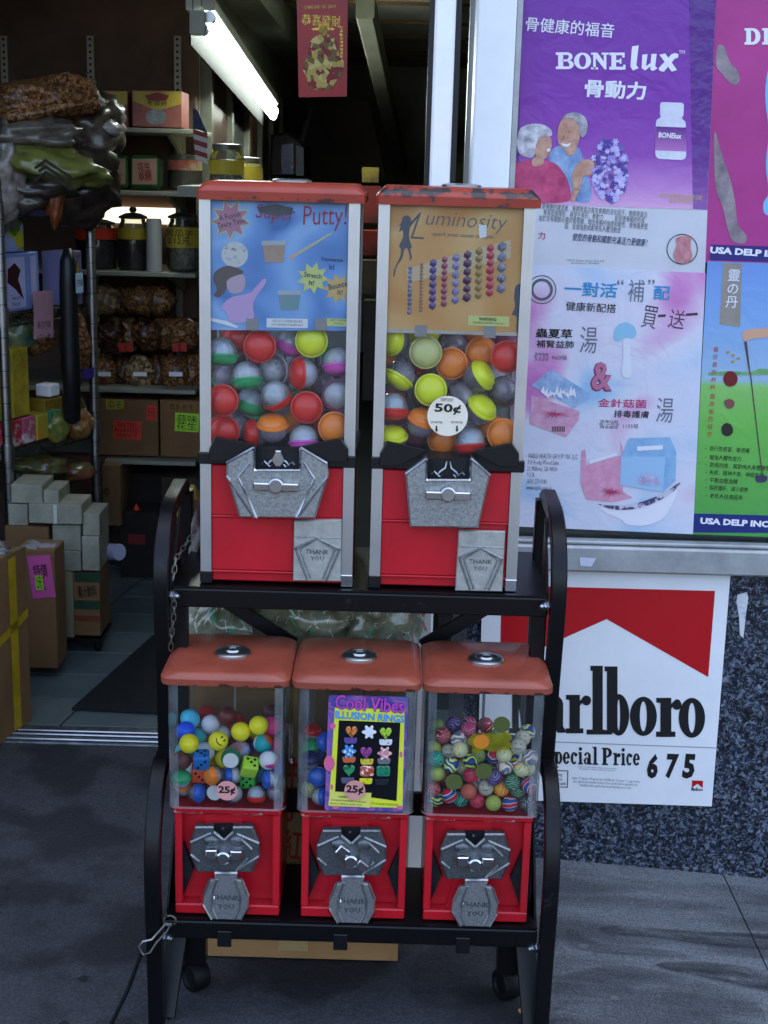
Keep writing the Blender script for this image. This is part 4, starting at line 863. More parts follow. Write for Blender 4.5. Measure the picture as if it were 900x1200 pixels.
# (x, y, layer, kind, colour, cap direction, label)
TOY = [(200, 150, 2, 'b', 'sky blue', 0, 'sky blue ball at the back of the left small machine'), (165, 225, 1, 'b', 'bright blue', 0, 'bright blue ball with white marks near the left wall'), (335, 190, 2, 'b', 'white spotted', 0, 'white ball with yellow spots left of the smiley ball'), (440, 130, 2, 'b', 'dark red', 0, 'dark red ball on top of the heap beside the rod'),
 (660, 195, 1, 'b', 'yellow', 0, 'plain yellow ball on top of the heap at the right'), (565, 265, 1, 'b', 'yellow', 0, 'yellow ball in the middle, right of the rod'), (395, 290, 0, 's', 'yellow', 0, 'yellow smiley ball in front of the rod'), (185, 345, 0, 'b', 'yellow', 0, 'yellow ball at the left, above the blue die'), (300, 372, 1, 'b', 'white', 0, 'plain white ball right of the blue die'),
 (475, 400, 1, 'b', 'yellow', 0, 'yellow ball behind the white disc capsule'), (500, 432, 0, 'c', 'dark green', (.05, -1, 0), 'green-rimmed capsule showing a white disc at the centre'), (700, 320, 1, 'b', 'beach-striped', 0, 'multicoloured ball below the upper right yellow ball'), (770, 190, 2, 'b', 'pink', 0, 'pink ball against the right wall'), (645, 400, 1, 'b', 'brown', 0, 'brown ball above the lime die'),
 (545, 350, 1, 'b', 'dusty blue', 0, 'dusty blue ball behind the white disc capsule'), (112, 482, 0, 'b', 'brown', 0, 'dark maroon ball at the left wall beside the blue die'), (228, 482, 0, 'd', '#1f73c4', 6, 'blue die with black pips standing on the orange die'), (230, 606, 0, 'd', '#e8592c', 5, 'orange die with three black pips under the blue die'), (608, 512, 0, 'd', '#b6e63c', 1, 'tilted lime yellow die on top of the green die'), (620, 628, 0, 'd', '#3fc048', 0, 'green die with five black pips'),
 (345, 540, 0, 'c', 'orange', (-.6, -.7, .1), 'orange capsule beside the blue die'), (445, 545, 0, 'c', 'blue', (-1, -.3, 0), 'clear capsule with blue end behind the price sticker'), (740, 502, 0, 'b', 'beach-striped', 0, 'pink and orange beach ball beside the lime die'), (815, 470, 1, 'b', 'bright blue', 0, 'blue ball at the right wall of the left small machine'), (765, 622, 0, 'c', 'blue', (-1, -.35, 0), 'clear capsule with blue cap right of the green die'),
 (112, 605, 0, 'c', 'green', (0, -.3, 1), 'green capsule with pale top at the left wall'), (110, 712, 0, 'c', 'orange', (0, -.25, 1), 'clear capsule with orange cap in the lower left corner'), (245, 716, 0, 'c', 'blue', (1, -.4, .2), 'clear capsule with blue cap to the right, bottom row'), (355, 690, 0, 'c', 'navy', (-.1, -1, .1), 'navy-rimmed capsule showing a white disc near the price sticker'),
 (500, 722, 0, 'c', 'navy', (-.9, .3, -.4), 'clear glittery capsule below the price sticker'), (650, 740, 0, 'c', 'red', (0, -.3, -1), 'clear capsule with red base under the green die'), (782, 738, 0, 'c', 'white', (.2, 1, 0), 'clear grey capsule in the lower right corner'), (265, 245, 2, 'b', 'teal', 0, 'teal ball half hidden behind the bright blue one'), (90, 135, 3, 'b', 'teal', 0, 'teal ball in the far left corner'), (515, 195, 3, 'b', 'red', 0, 'red ball at the back right of the rod'), (790, 340, 2, 'b', 'pink', 0, 'pink ball behind the beach ball at the right wall'), (105, 370, 1, 'b', 'teal', 0, 'teal and white ball behind the left yellow ball')]
pos = []; rad = []
for u, v, ly, kd, *_ in TOY:
    c = P(190+u/6, 820+v/6, .031+ly*.026); pos.append(V((c.x, .031+ly*.028, c.z))); rad.append(SR*1.0 if kd != 'd' else .0155)
nv = len(pos)
for k in range(26): pos.append(V((LC[0]+random.uniform(-.065, .065), random.uniform(.09, .165), random.uniform(.395, .47)))); rad.append(SR)
pos = relax(pos, ((LC[0]-.0855, LC[0]+.0855), (.0125, .184), (.3785, .53)), rad, 80)
DIE = proto('die_body', bx(-.0122, .0122, -.0122, .0122, -.0122, .0122, .003, 3), True)
PIP = proto('pip', lathe(B(), [(0, 0), (.0022, 0), (.0022, .0004), (0, .0004)], 12))
for k, c in enumerate(pos):
    if k >= nv:
        put('toy_ball', SBALL, TB[list(TB)[k*5 % len(TB)]], None, Matrix.Translation(c), 'toy ball buried deep in the heap of the left small machine', 'ball', 'buried toy balls'); continue
    u, v, ly, kd, col, d, lab = TOY[k]; g = 'toys in the left small machine'
    if kd in 'bs':
        o = put('toy_ball', SBALL, TB[col], None, Matrix.Translation(c) @ Euler((k, k*2, k*.5)).to_matrix().to_4x4(), lab, 'ball', g)
        if kd == 's':
            bm = B(); dr = (CAM-c).normalized(); dr = (dr+V((.35, 0, .1))).normalized(); X_ = dr.cross(V((0, 0, 1))).normalized()*-1; Z_ = (X_.cross(dr)*-1)
            rr = Matrix.Rotation(R(-62), 3, dr); X_ = rr @ X_; Z_ = rr @ Z_
            q_ = lambda x, z: c+(dr+X_*x+Z_*z).normalized()*SR*1.015
            for sx in (-.22, .22): tube(bm, [q_(sx, .12), q_(sx, .25), q_(sx, .38)], .0011, 6)
            tube(bm, [q_(x, -.5+.9*x*x) for x in (-.5, -.35, -.18, 0, .18, .35, .5)], .0008, 6)
            me_ = bpy.data.meshes.new('smile'); bm.transform(o.matrix_basis.inverted()); bm.to_mesh(me_); bm.free(); me_.materials.append(INK); f_ = bpy.data.objects.new('printed_smile', me_); COL.objects.link(f_); f_.parent = o
    elif kd == 'c':
        rt = capsule(c, d, col, (0, 3, 1, 4)[k % 4], lab, g, SCAP, k)
        if 'white disc' in lab:
            put('paper_disc', proto('disc', lathe(B(), [(0, 0), (.0118, 0), (.0118, .0008), (0, .0008)], 28)), PAPERW, rt, ortho(d) @ Matrix.Translation((0, 0, K2*.82)))
    else:
        rt = root('toy_die', c, lab, 'die', g); e = Euler({6: (R(14), 0, R(8)), 5: (R(4), R(2), R(5)), 1: (R(30), R(12), R(10)), 0: (R(4), R(-3), R(-6))}[d]).to_matrix().to_4x4()
        put('die_body', DIE, mat('die_'+col[1:], col, .35, 0, coat=.2), rt, e)
        n3 = [(-.0055, .0055), (0, 0), (.0055, -.0055)]; n5 = n3+[(.0055, .0055), (-.0055, -.0055)]
        for x, z in ([(-a, b) for a, b in n3] if d == 6 else n3 if d == 5 else n5 if d == 0 else []): put('pip', PIP, INK, rt, e @ Matrix.Translation((x, -.0125, z)) @ ortho((0, -1, 0)))
        for x, y in n5[:4]: put('pip', PIP, INK, rt, e @ Matrix.Translation((x, y, .0123)))
s25 = sticker('price_sticker', 266, 926.5, 12.2, .0083, STK, LOWM[0][0], '25¢', 20, 10.5, .035)
# ------------------------------------------------------------------ ring capsules and card in the middle small machine
def pc(u, v, Y): return P(340+u/6, 800+v/6, Y)
RING = [(150, 398, .07, 'red', (0, -.2, 1), 'red capsule high up behind the ring card'), (228, 420, .05, 'blue', (.4, -.6, .3), 'blue capsule peeping out at the card edge'), (110, 545, .035, 'navy', (0, -.3, 1), 'violet-blue capsule at the left wall of the middle machine'), (165, 540, .07, 'blue', (0, -.2, 1), 'blue-capped clear capsule behind the violet one'), (182, 690, .032, 'blue', (0, -1, .3), 'round blue capsule end beside the ring card'), (90, 755, .04, 'pale yellow', (-.5, -.7, -.3), 'pale yellow capsule in the lower left of the middle machine'), (160, 862, .032, 'blue', (1, -.35, .15), 'clear capsule with blue cap lying on the bottom of the middle machine'), (75, 660, .06, 'purple', (0, 1, 0), 'dim purple capsule at the left wall'), (60, 470, .06, 'green', (-.3, -.3, .4), 'green capsule in the left corner of the middle machine')]
pos = [V((pc(u, v, Y).x, Y, pc(u, v, Y).z)) for u, v, Y, *_ in RING]; nv = len(pos); rad = [K2*1.06]*len(pos)
for k in range(14): pos.append(V((LC[1]+random.uniform(-.068, .068), random.uniform(.08, .165), random.uniform(.395, .45)))); rad.append(K2*1.06)
pos = relax(pos, ((LC[1]-.0855, LC[1]+.0855), (.0135, .184), (.3785, .53)), rad, 80)
for k, c in enumerate(pos):
    if k < nv: u, v, Y, col, d, lab = RING[k]; capsule(c, d, col, (0, 1, 4)[k % 3], lab, 'ring capsules in the middle small machine', SCAP, k)
    else: capsule(c, (math.sin(k*1.7), -.6, math.cos(k*2.3)), ('blue', 'red', 'purple', 'pale yellow')[k % 4], 4, 'dim capsule behind the card in the middle small machine', 'hidden ring capsules', SCAP, k)
CY = .0072
cardr = root('ring_card', pc(540, 900, CY), 'glossy yellow and purple toy ring card on the front of the middle machine', 'display card')
z4 = lambda pts: [(340+a/6, 800+b/6) for a, b in pts]
def roundq(pts, r=22, n=5):
    o = []; m_ = len(pts)
    for i in range(m_):
        p = V((*pts[i], 0)); a = V((*pts[i-1], 0)); b = V((*pts[(i+1) % m_], 0)); p0 = p+(a-p).normalized()*r; p1 = p+(b-p).normalized()*r
        for k in range(n): t_ = k/(n-1); q_ = p0*(1-t_)**2+p*2*t_*(1-t_)+p1*t_*t_; o.append((q_.x, q_.y))
    return o
obj('card_sheet', prism(B(), pz(z4(roundq([(272, 84), (830, 98), (800, 905), (242, 893)], 26)), CY), CY-.002, CY-.0002), ramp_mat('card_print', 'noise', [(.3, '#3f3f84'), (.45, '#574c92'), (.52, '#9a5a98'), (.62, '#6a5498'), (.75, '#44609c')], 30, 1, .3), cardr)
yl = mat('card_yellow', '#d8dc3a', .35, 0, '#cdd033', 20)
art('yellow_panel', [z4([(315, 175), (805, 190), (790, 880), (272, 868)])], CY-.0024, yl, cardr)
art('black_window', [z4([(343, 265), (775, 282), (748, 832), (316, 770)])], CY-.0028, mat('card_black', '#0d0f16', .3), cardr)
for d_ in ((275, 568, 38, 55), (300, 305, 20, 22), (772, 880, 22, 16), (780, 505, 9, 22), (293, 735, 8, 20), (318, 880, 25, 10)): art('pink_dot', [z4(ell(*d_))], CY-.0030, mat('card_pink', '#cc5f86', .4), cardr)
PINKT = mat('card_title_pink', '#c94aa0', .35, 0, '#8a3fb0', 40); HALO = mat('card_title_halo', '#e6c890', .35)
T('card_title', 'Cool Vibes', *z4([(560, 150)])[0], 82, 18, CY-.0030, mat('card_title_edge', '#3a2a6a', .4), cardr, .05, rot=-2.5)
T('card_title', 'Cool Vibes', *z4([(560, 150)])[0], 81, 17, CY-.0034, PINKT, cardr, .02, rot=-2.5)
T('card_subtitle', 'ILLUSION RINGS', *z4([(560, 240)])[0], 81, 9, CY-.0034, mat('card_blue', '#3f8ad0', .4), cardr, .03, rot=-2.5)
art('warning_panel', [z4([(280, 765), (572, 775), (562, 880), (268, 860)])], CY-.0034, mat('card_pale_yellow', '#d0cc62', .5), cardr)
for i_, (s_, u, v, w) in enumerate((('WARNING:', 375, 803, 12), ('CHOKING HAZARD Small parts', 410, 833, 42), ('Not for children under 3 yrs.', 395, 855, 38), ('TOY COLORS AND STYLES MAY VARY', 665, 855, 32))): T('small_print', s_, *z4([(u, v)])[0], w, 2.6, CY-.0038, INK, cardr, rot=-2, res=1)
heart = lambda cx, cy, s: [(cx+s*16*math.sin(t_)**3/17, cy-s*(13*math.cos(t_)-5*math.cos(2*t_)-2*math.cos(3*t_)-math.cos(4*t_))/15) for t_ in [2*math.pi*i/24 for i in range(24)]]
flow = lambda cx, cy, s: [(cx+s*(.78+.22*math.cos(6*t_))*math.cos(t_), cy+s*(.78+.22*math.cos(6*t_))*math.sin(t_)) for t_ in [2*math.pi*i/36 for i in range(36)]]
RG = [(432, 335, 'h', '#cf7a3a', 425, 400, '#5a4a8a'), (556, 340, 'f', '#d0d8e6', 0, 0, 0), (672, 345, 'h', '#9fc23a', 672, 412, '#cfcfd4'), (415, 475, 'f', '#2f86c8', 415, 535, '#c0603a'), (535, 482, 'h', '#9a3f8a', 540, 548, '#c8b83a'), (665, 490, 'f', '#c97f8a', 660, 545, '#6a6a70'), (415, 605, 'h', '#2f8a5a', 405, 680, '#54546a'), (540, 612, 'r', '#a8402f', 533, 685, '#d4c82a'), (655, 612, 'r', '#1f7a5a', 645, 690, '#20232c')]
for k, (u, v, sh_, c1, u2, v2, c2) in enumerate(RG):
    pts = heart(u, v, 44) if sh_ == 'h' else flow(u, v, 52) if sh_ == 'f' else roundq([(u-48, v-35), (u+48, v-35), (u+48, v+38), (u-48, v+38)], 20)
    o = obj('ring_charm', prism(B(), pz(z4(pts), CY), CY-.0062, CY-.0029, .0014), mat('charm_%d' % k, c1, .3, 0, '#e8e0d0' if k % 2 else '#2a3a2a', 260, .5, .6, coat=.3), cardr)
    if c2: obj('ring_band', prism(B(), pz(z4(roundq([(u2-48, v2-20), (u2+48, v2-20), (u2+42, v2+20), (u2-42, v2+20)], 14)), CY), CY-.0052, CY-.0029, .001), mat('band_%d' % k, c2, .35, 0, '#1a1a1a', 200, .58, .62), o)
sticker('price_sticker', 340+455/6, 800+755/6, 12.2, CY-.0072, STK, LOWM[1][0], '25¢', 20.5, 11, .035)
# ------------------------------------------------------------------ printed matter on the shop front
def slabs(name, comps, zf, ox, oy, Y, M, parent):
    """heavy slab-serif lettering drawn as strokes: ('r',x0,y0,x1,y1) bars, ('p',pts) polygons, ('o',cx,cy,rx,ry,irx,iry[,a0,a1]) bowls"""
    bm = B(); f = lambda a, b, y: (P(ox+a/zf, oy+b/zf, Y).x, y, P(ox+a/zf, oy+b/zf, Y).z)
    for k, c in enumerate(comps):
        y = Y-.00012*(k % 5)
        if c[0] == 'r': pts = [(c[1], c[2]), (c[3], c[2]), (c[3], c[4]), (c[1], c[4])]
        elif c[0] == 'p': pts = c[1]
        else:
            a0, a1 = (c[7], c[8]) if len(c) > 7 else (0, 360); n = 28
            O = [(c[1]+c[3]*math.cos(R(a0+(a1-a0)*i/n)), c[2]+c[4]*math.sin(R(a0+(a1-a0)*i/n))) for i in range(n+1)]
            I = [(c[1]+c[5]*math.cos(R(a0+(a1-a0)*i/n)), c[2]+c[6]*math.sin(R(a0+(a1-a0)*i/n))) for i in range(n+1)]
            vo = [bm.verts.new(f(a, b, y)) for a, b in O]; vi = [bm.verts.new(f(a, b, y)) for a, b in I]
            for i in range(n): bm.faces.new((vo[i], vo[i+1], vi[i+1], vi[i]))
            continue
        bm.faces.new([bm.verts.new(f(a, b, y)) for a, b in pts])
    return obj(name, bm, M, parent)
def board(name, quad, Y, th, M, label, cat, group=None, bev=0):
    q_ = pz(quad, Y); zb = min(z for _, z in q_); xc = sum(x for x, _ in q_)/len(q_)
    rt = root(name, (xc, Y+th, zb), label, cat, group)
    return rt, obj('board' if th > .003 else 'paper_sheet', prism(B(), q_, Y, Y+th), M, rt)
# cigarette sign
SY = .588
SG, bd_ = board('cigarette_sign', [(566, 665), (856, 674), (834, 945), (559, 936)], SY, .005, mat('sign_white_board', '#e9eaec', .38, 0, '#dfe0e3', 5), 'white cigarette price sign with red chevron on the granite wall', 'sign')
SRED = mat('sign_red_print', '#b40d18', .4)
art('red_chevron', [[(588, 686), (838, 692.5), (830, 793.5), (711, 725.5), (586, 781)]], SY-.0006, SRED, SG)
LT = [('r', 303, 527, 338, 757), ('p', [(296, 523), (338, 523), (338, 530), (303, 540), (296, 540)]), ('r', 283, 740, 345, 757),
      ('r', 352, 529, 388, 752), ('p', [(344, 525), (388, 525), (388, 533), (352, 542), (344, 542)]), ('p', [(343, 742), (360, 742), (372, 757), (343, 757)]), ('o', 392, 690, 36, 71, 5, 53),
      ('o', 476, 695, 46, 67, 12, 51), ('o', 641, 700, 45, 68, 12, 51),
      ('r', 534, 637, 571, 765), ('r', 519, 747, 585, 765), ('p', [(520, 632), (571, 632), (571, 640), (534, 650), (520, 648)]), ('o', 590, 656, 16, 17, .1, .1), ('p', [(571, 668), (571, 652), (588, 636), (602, 640), (590, 650)]),
      ('r', 225, 627, 260, 752), ('r', 212, 736, 272, 753), ('p', [(213, 622), (260, 622), (260, 630), (225, 640), (213, 638)]), ('o', 282, 641, 16, 17, .1, .1), ('p', [(260, 658), (260, 642), (278, 624), (294, 628), (280, 638)]),
      ('r', 172, 650, 203, 745), ('p', [(172, 730), (203, 730), (214, 745), (208, 751), (185, 751)]), ('o', 165, 655, 38, 34, 14, 20, 180, 360), ('o', 160, 710, 32, 42, 8, 28),
      ('r', 30, 527, 52, 752), ('r', 84, 527, 122, 752), ('p', [(30, 527), (62, 527), (82, 680), (74, 752), (66, 752)]), ('p', [(74, 752), (66, 740), (96, 527), (110, 527)]), ('r', 18, 735, 66, 752), ('r', 78, 735, 134, 752)]
slabs('brand_lettering', LT, 2.903, 590, 600, SY-.0006, INK, SG)
art('rule_line', [[(570, 866), (839.5, 876), (839.5, 877), (570, 867)]], SY-.0006, mat('grey_ink', '#8f9296', .6), SG)
def special():
    o = []; H = 42; bl = lambda x: 857+(x-172)*.022
    def stem(x, w, top, bot): o.append(('r', x, top, x+w, bot))
    def ring(cx, cy, rx, ry, a0=0, a1=360): o.append(('o', cx, cy, rx, ry, rx*.26, ry*.72, a0, a1))
    for ch, x0, x1 in (('S', 142, 168), ('p', 171, 200), ('e', 202, 226), ('c', 229, 251), ('i', 254, 270), ('a', 273, 300), ('l', 303, 322), ('P', 335, 371), ('r', 373, 398), ('i', 400, 415), ('c', 418, 438), ('e', 441, 464)):
        b = bl(x0); cy = b-H/2; w = x1-x0; cx = (x0+x1)/2
        if ch == 'p': stem(x0+3, 9, b-H, b+12); ring(cx+3, cy, w*.40, H/2); o.append(('r', x0-1, b+8, x0+16, b+13)); o.append(('r', x0-1, b-H, x0+8, b-H+5))
        if ch == 'e': ring(cx, cy, w/2, H/2, 35, 360); o.append(('r', x0+5, cy-3, x1-1, cy+2))
        if ch == 'c': ring(cx, cy, w/2, H/2, 40, 320); o.append(('o', x1-5, cy-12, 5.5, 6, .1, .1))
        if ch == 'i': stem(cx-4.5, 9, b-H, b); o.append(('r', x0, b-5, x1, b)); o.append(('r', x0+1, b-H, cx, b-H+5)); o.append(('o', cx, b-H-11, 5.5, 6, .1, .1))
        if ch == 'l': stem(cx-4.5, 9, b-61, b); o.append(('r', x0, b-5, x1, b)); o.append(('r', x0+1, b-61, cx, b-56))
        if ch == 'a': stem(x1-12, 9, b-H+8, b); o.append(('o', cx-1, b-H+12, 11, 12, 3.5, 7, 180, 360)); ring(cx-4, b-12, 9, 12); o.append(('r', x1-8, b-5, x1+1, b))
        if ch == 'P': stem(x0+4, 11, b-58, b); o.append(('o', x0+15, b-42, 19, 17, 8, 11, -90, 90)); o.append(('r', x0, b-5, x0+21, b)); o.append(('r', x0, b-59, x0+16, b-54))
        if ch == 'r': stem(x0+4, 9, b-H, b); o.append(('r', x0, b-5, x0+18, b)); o.append(('r', x0, b-H, x0+9, b-H+5)); o.append(('o', x1-6, b-H+8, 6.5, 7, .1, .1)); o.append(('p', [(x0+13, b-H+16), (x0+13, b-H+8), (x1-8, b-H+1), (x1-4, b-H+4)]))
        if ch == 'S': ring(cx, b-43, 12, 16, 90, 330); ring(cx, b-15, 12, 16, -90, 150)
    return o
slabs('price_lettering', special(), 2.903, 590, 600, SY-.0006, INK, SG)
for s_, x, w in (('6', 765, 13), ('7', 787.5, 14), ('5', 807.5, 14)): T('price_numeral', s_, x, 898, w, 29, SY-.0006, INK, SG, .05, rot=-1.6)
art('warning_frame', [[(638, 902), (666, 903), (665.6, 904), (638, 903)], [(638, 921), (665.5, 922), (665.5, 923), (638, 922)], [(665, 903), (666, 903), (665.5, 923), (664.5, 923)]], SY-.0006, INK, SG)
T('small_print', 'Smoking\ncan cause\nharm to health', 652, 912.5, 23, 14, SY-.0006, INK, SG, rot=-1.6, res=1)
T('small_print', 'Surgeon price offer subject to change. Limit per customer.\nNot available in combination with other promotions.', 700, 901, 46, 5, SY-.0006, mat('small_grey_print', '#73767c', .6), SG, rot=-1.8, res=1)
T('small_print', 'Lights: 10 mg tar, 0.8 mg nicotine. Full flavour: 15 mg tar, 1.1 mg nicotine\nper cigarette by standard method. Price shown before applicable tax.\nAvailable while supplies last at participating stores only', 710, 918, 80, 12, SY-.0006, MC['small_grey_print'], SG, rot=-1.8, res=1)
art('pack_icon', [[(811, 914.5), (824, 915), (823.5, 923.5), (817.5, 918.5), (811, 923)]], SY-.0006, SRED, SG)
T('pack_lettering', 'Marlboro', 817, 925, 13.5, 4.2, SY-.0008, INK, SG, .03, rot=-1.6, res=1)
# scraped paint mark on the granite
pm = B(); sheet(pm, pz([(864, 697), (875, 694), (877, 700), (874, 722), (871, 748), (867, 744), (866, 722), (863, 706)], .598), .598); obj('paint_smear', pm, mat('smeared_white_paint', '#cfd2d6', .6, 0, '#9aa0a8', 60, .45, .7), SHOP)
art('tape_scrap', [[(679, 653), (699, 654), (693, 664), (680, 663)]], .5635, mat('pale_tape', '#c9cde0', .5), SHOP)
WP = .6085
GREY3 = mat('poster_grey_ink', '#5e5f66', .6)
# ---- purple supplement poster
PO, sh_ = board('supplement_poster', [(598, -70), (842, -70), (826, 322), (588, 322)], WP-.0012, .0008, mat('poster_sheet_white', '#cfcfd4', .42, 0, '#c2c2c8', 6, bump=.1, bs=14), 'purple bone health poster with a smiling elderly couple, upper left of the window', 'poster')
z0 = P(700, 243, WP).z; base_z = WL[sh_].z
PUR = ramp_mat('poster_purple_print', 'axis', [(0, '#e0b0d0'), (.10, '#bd84c2'), (.22, '#8f4ca8'), (.42, '#7c389e'), (1, '#6c3296')], axis=2, lo=z0-base_z-.01, hi=P(700, -70, WP).z-base_z, rough=.3, wr=.13)
art('purple_field', [[(598, -70), (842, -70), (829, 246), (593, 238)]], WP-.0018, PUR, PO)
art('tape_strip', [[(806, -70), (842, -70), (829, 246), (812, 245)]], WP-.0021, glass('wrinkled_tape', '#d8c8e8', .8, .10, .15, '#8f6fb0', .5, 40), PO)
art('tape_strip', [[(598, -70), (612, -70), (608, 238), (596, 238)]], WP-.0021, MC['wrinkled_tape'], PO)
WINK = mat('poster_white_print', '#e4e2ea', .45)
T('chinese_heading', '骨健康的福音', 668, 32, 104, 17, WP-.0024, WINK, PO, .008, rot=-3)
BN = [('r', 186, 180, 203, 234), ('r', 178, 178, 222, 187), ('r', 178, 226, 224, 235), ('o', 218, 193, 17, 14, 4, 6, -90, 90), ('o', 219, 220, 20, 15, 5, 7, -90, 90), ('r', 200, 202, 222, 209),
      ('o', 269, 207, 29, 28, 12, 21),
      ('r', 305, 182, 314, 234), ('r', 341, 182, 350, 234), ('p', [(303, 180), (320, 180), (350, 222), (350, 236), (344, 236), (306, 188)]), ('r', 298, 179, 318, 186), ('r', 334, 179, 358, 186), ('r', 298, 229, 322, 236),
      ('r', 367, 182, 383, 234), ('r', 360, 179, 412, 188), ('r', 360, 227, 414, 237), ('r', 380, 204, 400, 212), ('r', 404, 180, 412, 196), ('r', 407, 220, 415, 236), ('r', 395, 199, 401, 217),
      ('p', [(437, 158), (460, 154), (452, 222), (460, 232), (440, 240), (432, 226)]),
      ('p', [(472, 186), (490, 184), (485, 222), (492, 228), (482, 240), (470, 232)]), ('p', [(482, 240), (480, 230), (500, 214), (504, 222)]), ('p', [(503, 184), (521, 183), (516, 226), (524, 232), (508, 242), (499, 236)]),
      ('p', [(530, 186), (550, 182), (590, 238), (572, 244)]), ('p', [(572, 184), (596, 184), (546, 244), (530, 240), (528, 232)]), ('o', 584, 190, 11, 9, .1, .1), ('o', 540, 234, 10, 9, .1, .1)]
slabs('brand_lettering', BN, 2.903, 590, 0, WP-.0024, WINK, PO)
T('brand_mark', 'TM', 799, 61, 7, 4, WP-.0024, WINK, PO)
T('chinese_name', '骨動力', 721, 105, 72, 21, WP-.0024, WINK, PO, .03, rot=-1.5)
zz = lambda pts: [(590+a/2.903, b/2.903) for a, b in pts]
art('bottle_print', [zz(roundq([(519, 400), (620, 405), (622, 545), (516, 540)], 20)), zz(roundq([(533, 347), (614, 350), (612, 400), (532, 396)], 10)), zz([(536, 395), (606, 397), (612, 412), (526, 410)])], WP-.0024, mat('print_white', '#dcdbe4', .45, 0, '#c8c6d6', 30), PO)
art('bottle_label', [zz([(519, 430), (621, 434), (621, 515), (517, 511)])], WP-.0028, ramp_mat('label_grad', 'axis', [(0, '#b070b0'), (1, '#5c2a80')], axis=2, lo=P(780, 176, WP).z-base_z, hi=P(780, 148, WP).z-base_z), PO)
T('label_lettering', 'BONElux', *zz([(567, 461)])[0], 27, 6.5, WP-.0032, WINK, PO, .03, rot=-2)
SKIN = mat('print_skin', '#cfa590', .5, 0, '#a87560', 34); SKIN2 = mat('print_skin_shade', '#a8765f', .5); HAIRW = mat('print_white_hair', '#dcdade', .5, 0, '#918c98', 60); HAIRG = mat('print_grey_hair', '#b5b0b4', .5, 0, '#6f6a74', 60)
art('printed_shirt', [zz([(150, 545), (165, 505), (200, 490), (255, 495), (275, 545), (310, 690), (235, 690), (210, 600)])], WP-.0022, mat('print_blue_shirt', '#9db4d6', .5, 0, '#5f79a8', 30), PO)
art('printed_blouse', [zz([(22, 590), (35, 555), (75, 545), (140, 545), (180, 555), (215, 600), (232, 660), (225, 692), (20, 690)])], WP-.0026, mat('print_pink_blouse', '#d2557f', .5, 0, '#9c2f5a', 22), PO)
art('printed_hair', [zz([(45, 470), (55, 435), (90, 420), (135, 422), (163, 440), (168, 462), (130, 470), (118, 500), (100, 540), (60, 530), (45, 505)])], WP-.0030, HAIRW, PO)
art('printed_face', [zz([(118, 465), (160, 462), (166, 490), (160, 520), (145, 540), (118, 545), (105, 520)]), zz([(108, 530), (138, 540), (138, 560), (100, 570), (95, 545)])], WP-.0034, SKIN, PO)
art('printed_face', [zz([(188, 430), (198, 405), (230, 392), (255, 415), (262, 450), (255, 490), (235, 515), (205, 510), (185, 485), (183, 455)]), zz([(205, 500), (250, 495), (245, 525), (215, 530)])], WP-.0030, SKIN, PO)
art('printed_hair', [zz([(196, 405), (215, 385), (250, 381), (280, 398), (288, 430), (280, 462), (262, 470), (258, 430), (235, 398)])], WP-.0034, HAIRG, PO)
art('printed_hand', [zz([(232, 600), (240, 575), (262, 545), (300, 540), (312, 560), (300, 600), (270, 595), (262, 640), (240, 690), (228, 680), (238, 640)])], WP-.0034, SKIN, PO)
art('printed_feature', [zz([(195, 485), (215, 492), (232, 484), (222, 500), (203, 498)]), zz([(146, 508), (158, 503), (160, 512), (150, 518)])], WP-.0038, WINK, PO)
art('printed_feature', [zz([(193, 448), (203, 446), (203, 449), (194, 451)]), zz([(218, 446), (232, 446), (231, 450), (219, 450)]), zz([(138, 478), (150, 476), (150, 479), (139, 481)]), zz([(205, 455), (212, 470), (203, 474), (200, 470)]), zz([(240, 640), (262, 642), (262, 648), (240, 646)])], WP-.0038, SKIN2, PO)
rnd = random.Random(3)
for ci, (c1, c2) in enumerate((('#8d7cc0', '#6a58a8'), ('#b3a6da', '#8a79c4'), ('#5f4a9c', '#4a3788'), ('#cfc6ea', '#a99ad6'))):
    pl = []
    for _ in range(60):
        a = rnd.uniform(0, 6.28); r_ = rnd.uniform(0, 1)**.5; x = 362+60*r_*math.cos(a); y = 580+108*r_*math.sin(a)
        if x < 318 and y < 530: continue
        pl.append(zz(flow(x, y, rnd.uniform(6, 13))))
    bm = B()
    for k_, p_ in enumerate(pl): sheet(bm, pz(p_, WP-.0026), WP-.0026-.0003*ci-.00001*k_)
    obj('printed_lilac', bm, mat('print_lilac_%d' % ci, c1, .5, 0, c2, 80), PO)
GOLD = mat('print_gold', '#c9a878', .5)
T('caption_lettering', '維持骨骼健康及關節活動\n增強骨質密度', 798, 233, 50, 11, WP-.0024, GOLD, PO, rot=-1.8, res=1)
T('body_lettering', '是骨骼的建造者，骨膠原蛋白質及骨骼的活化因子，骨膠原蛋白\n骨質密度降低，易發生骨折。骨動力　　　能促使骨骼的形成\n由於含有關節必需的葡萄糖，增加骨骼的強度和韌性，使骨骼更堅\n固，並增強筋肉韌帶及人體活動度', 696, 257, 128, 28, WP-.0020, GREY3, PO, rot=-3, res=1)
T('body_lettering', '使您的骨骼和關節充滿活力更健康！', 715, 281, 88, 9, WP-.0020, mat('navy_ink', '#2b2e58', .6), PO, .006, rot=-3, res=1, shear=.2)
T('body_lettering', '力', 635, 276, 8, 9, WP-.0020, mat('magenta_ink', '#b8285c', .6), PO, .01)
T('small_print', '1000 El Camino Street, Suite 200\nSan Francisco, CA 94000', 686, 307, 44, 6, WP-.0020, GREY3, PO, res=1)
cc = (799.5, 292); bm = B(); n = 40
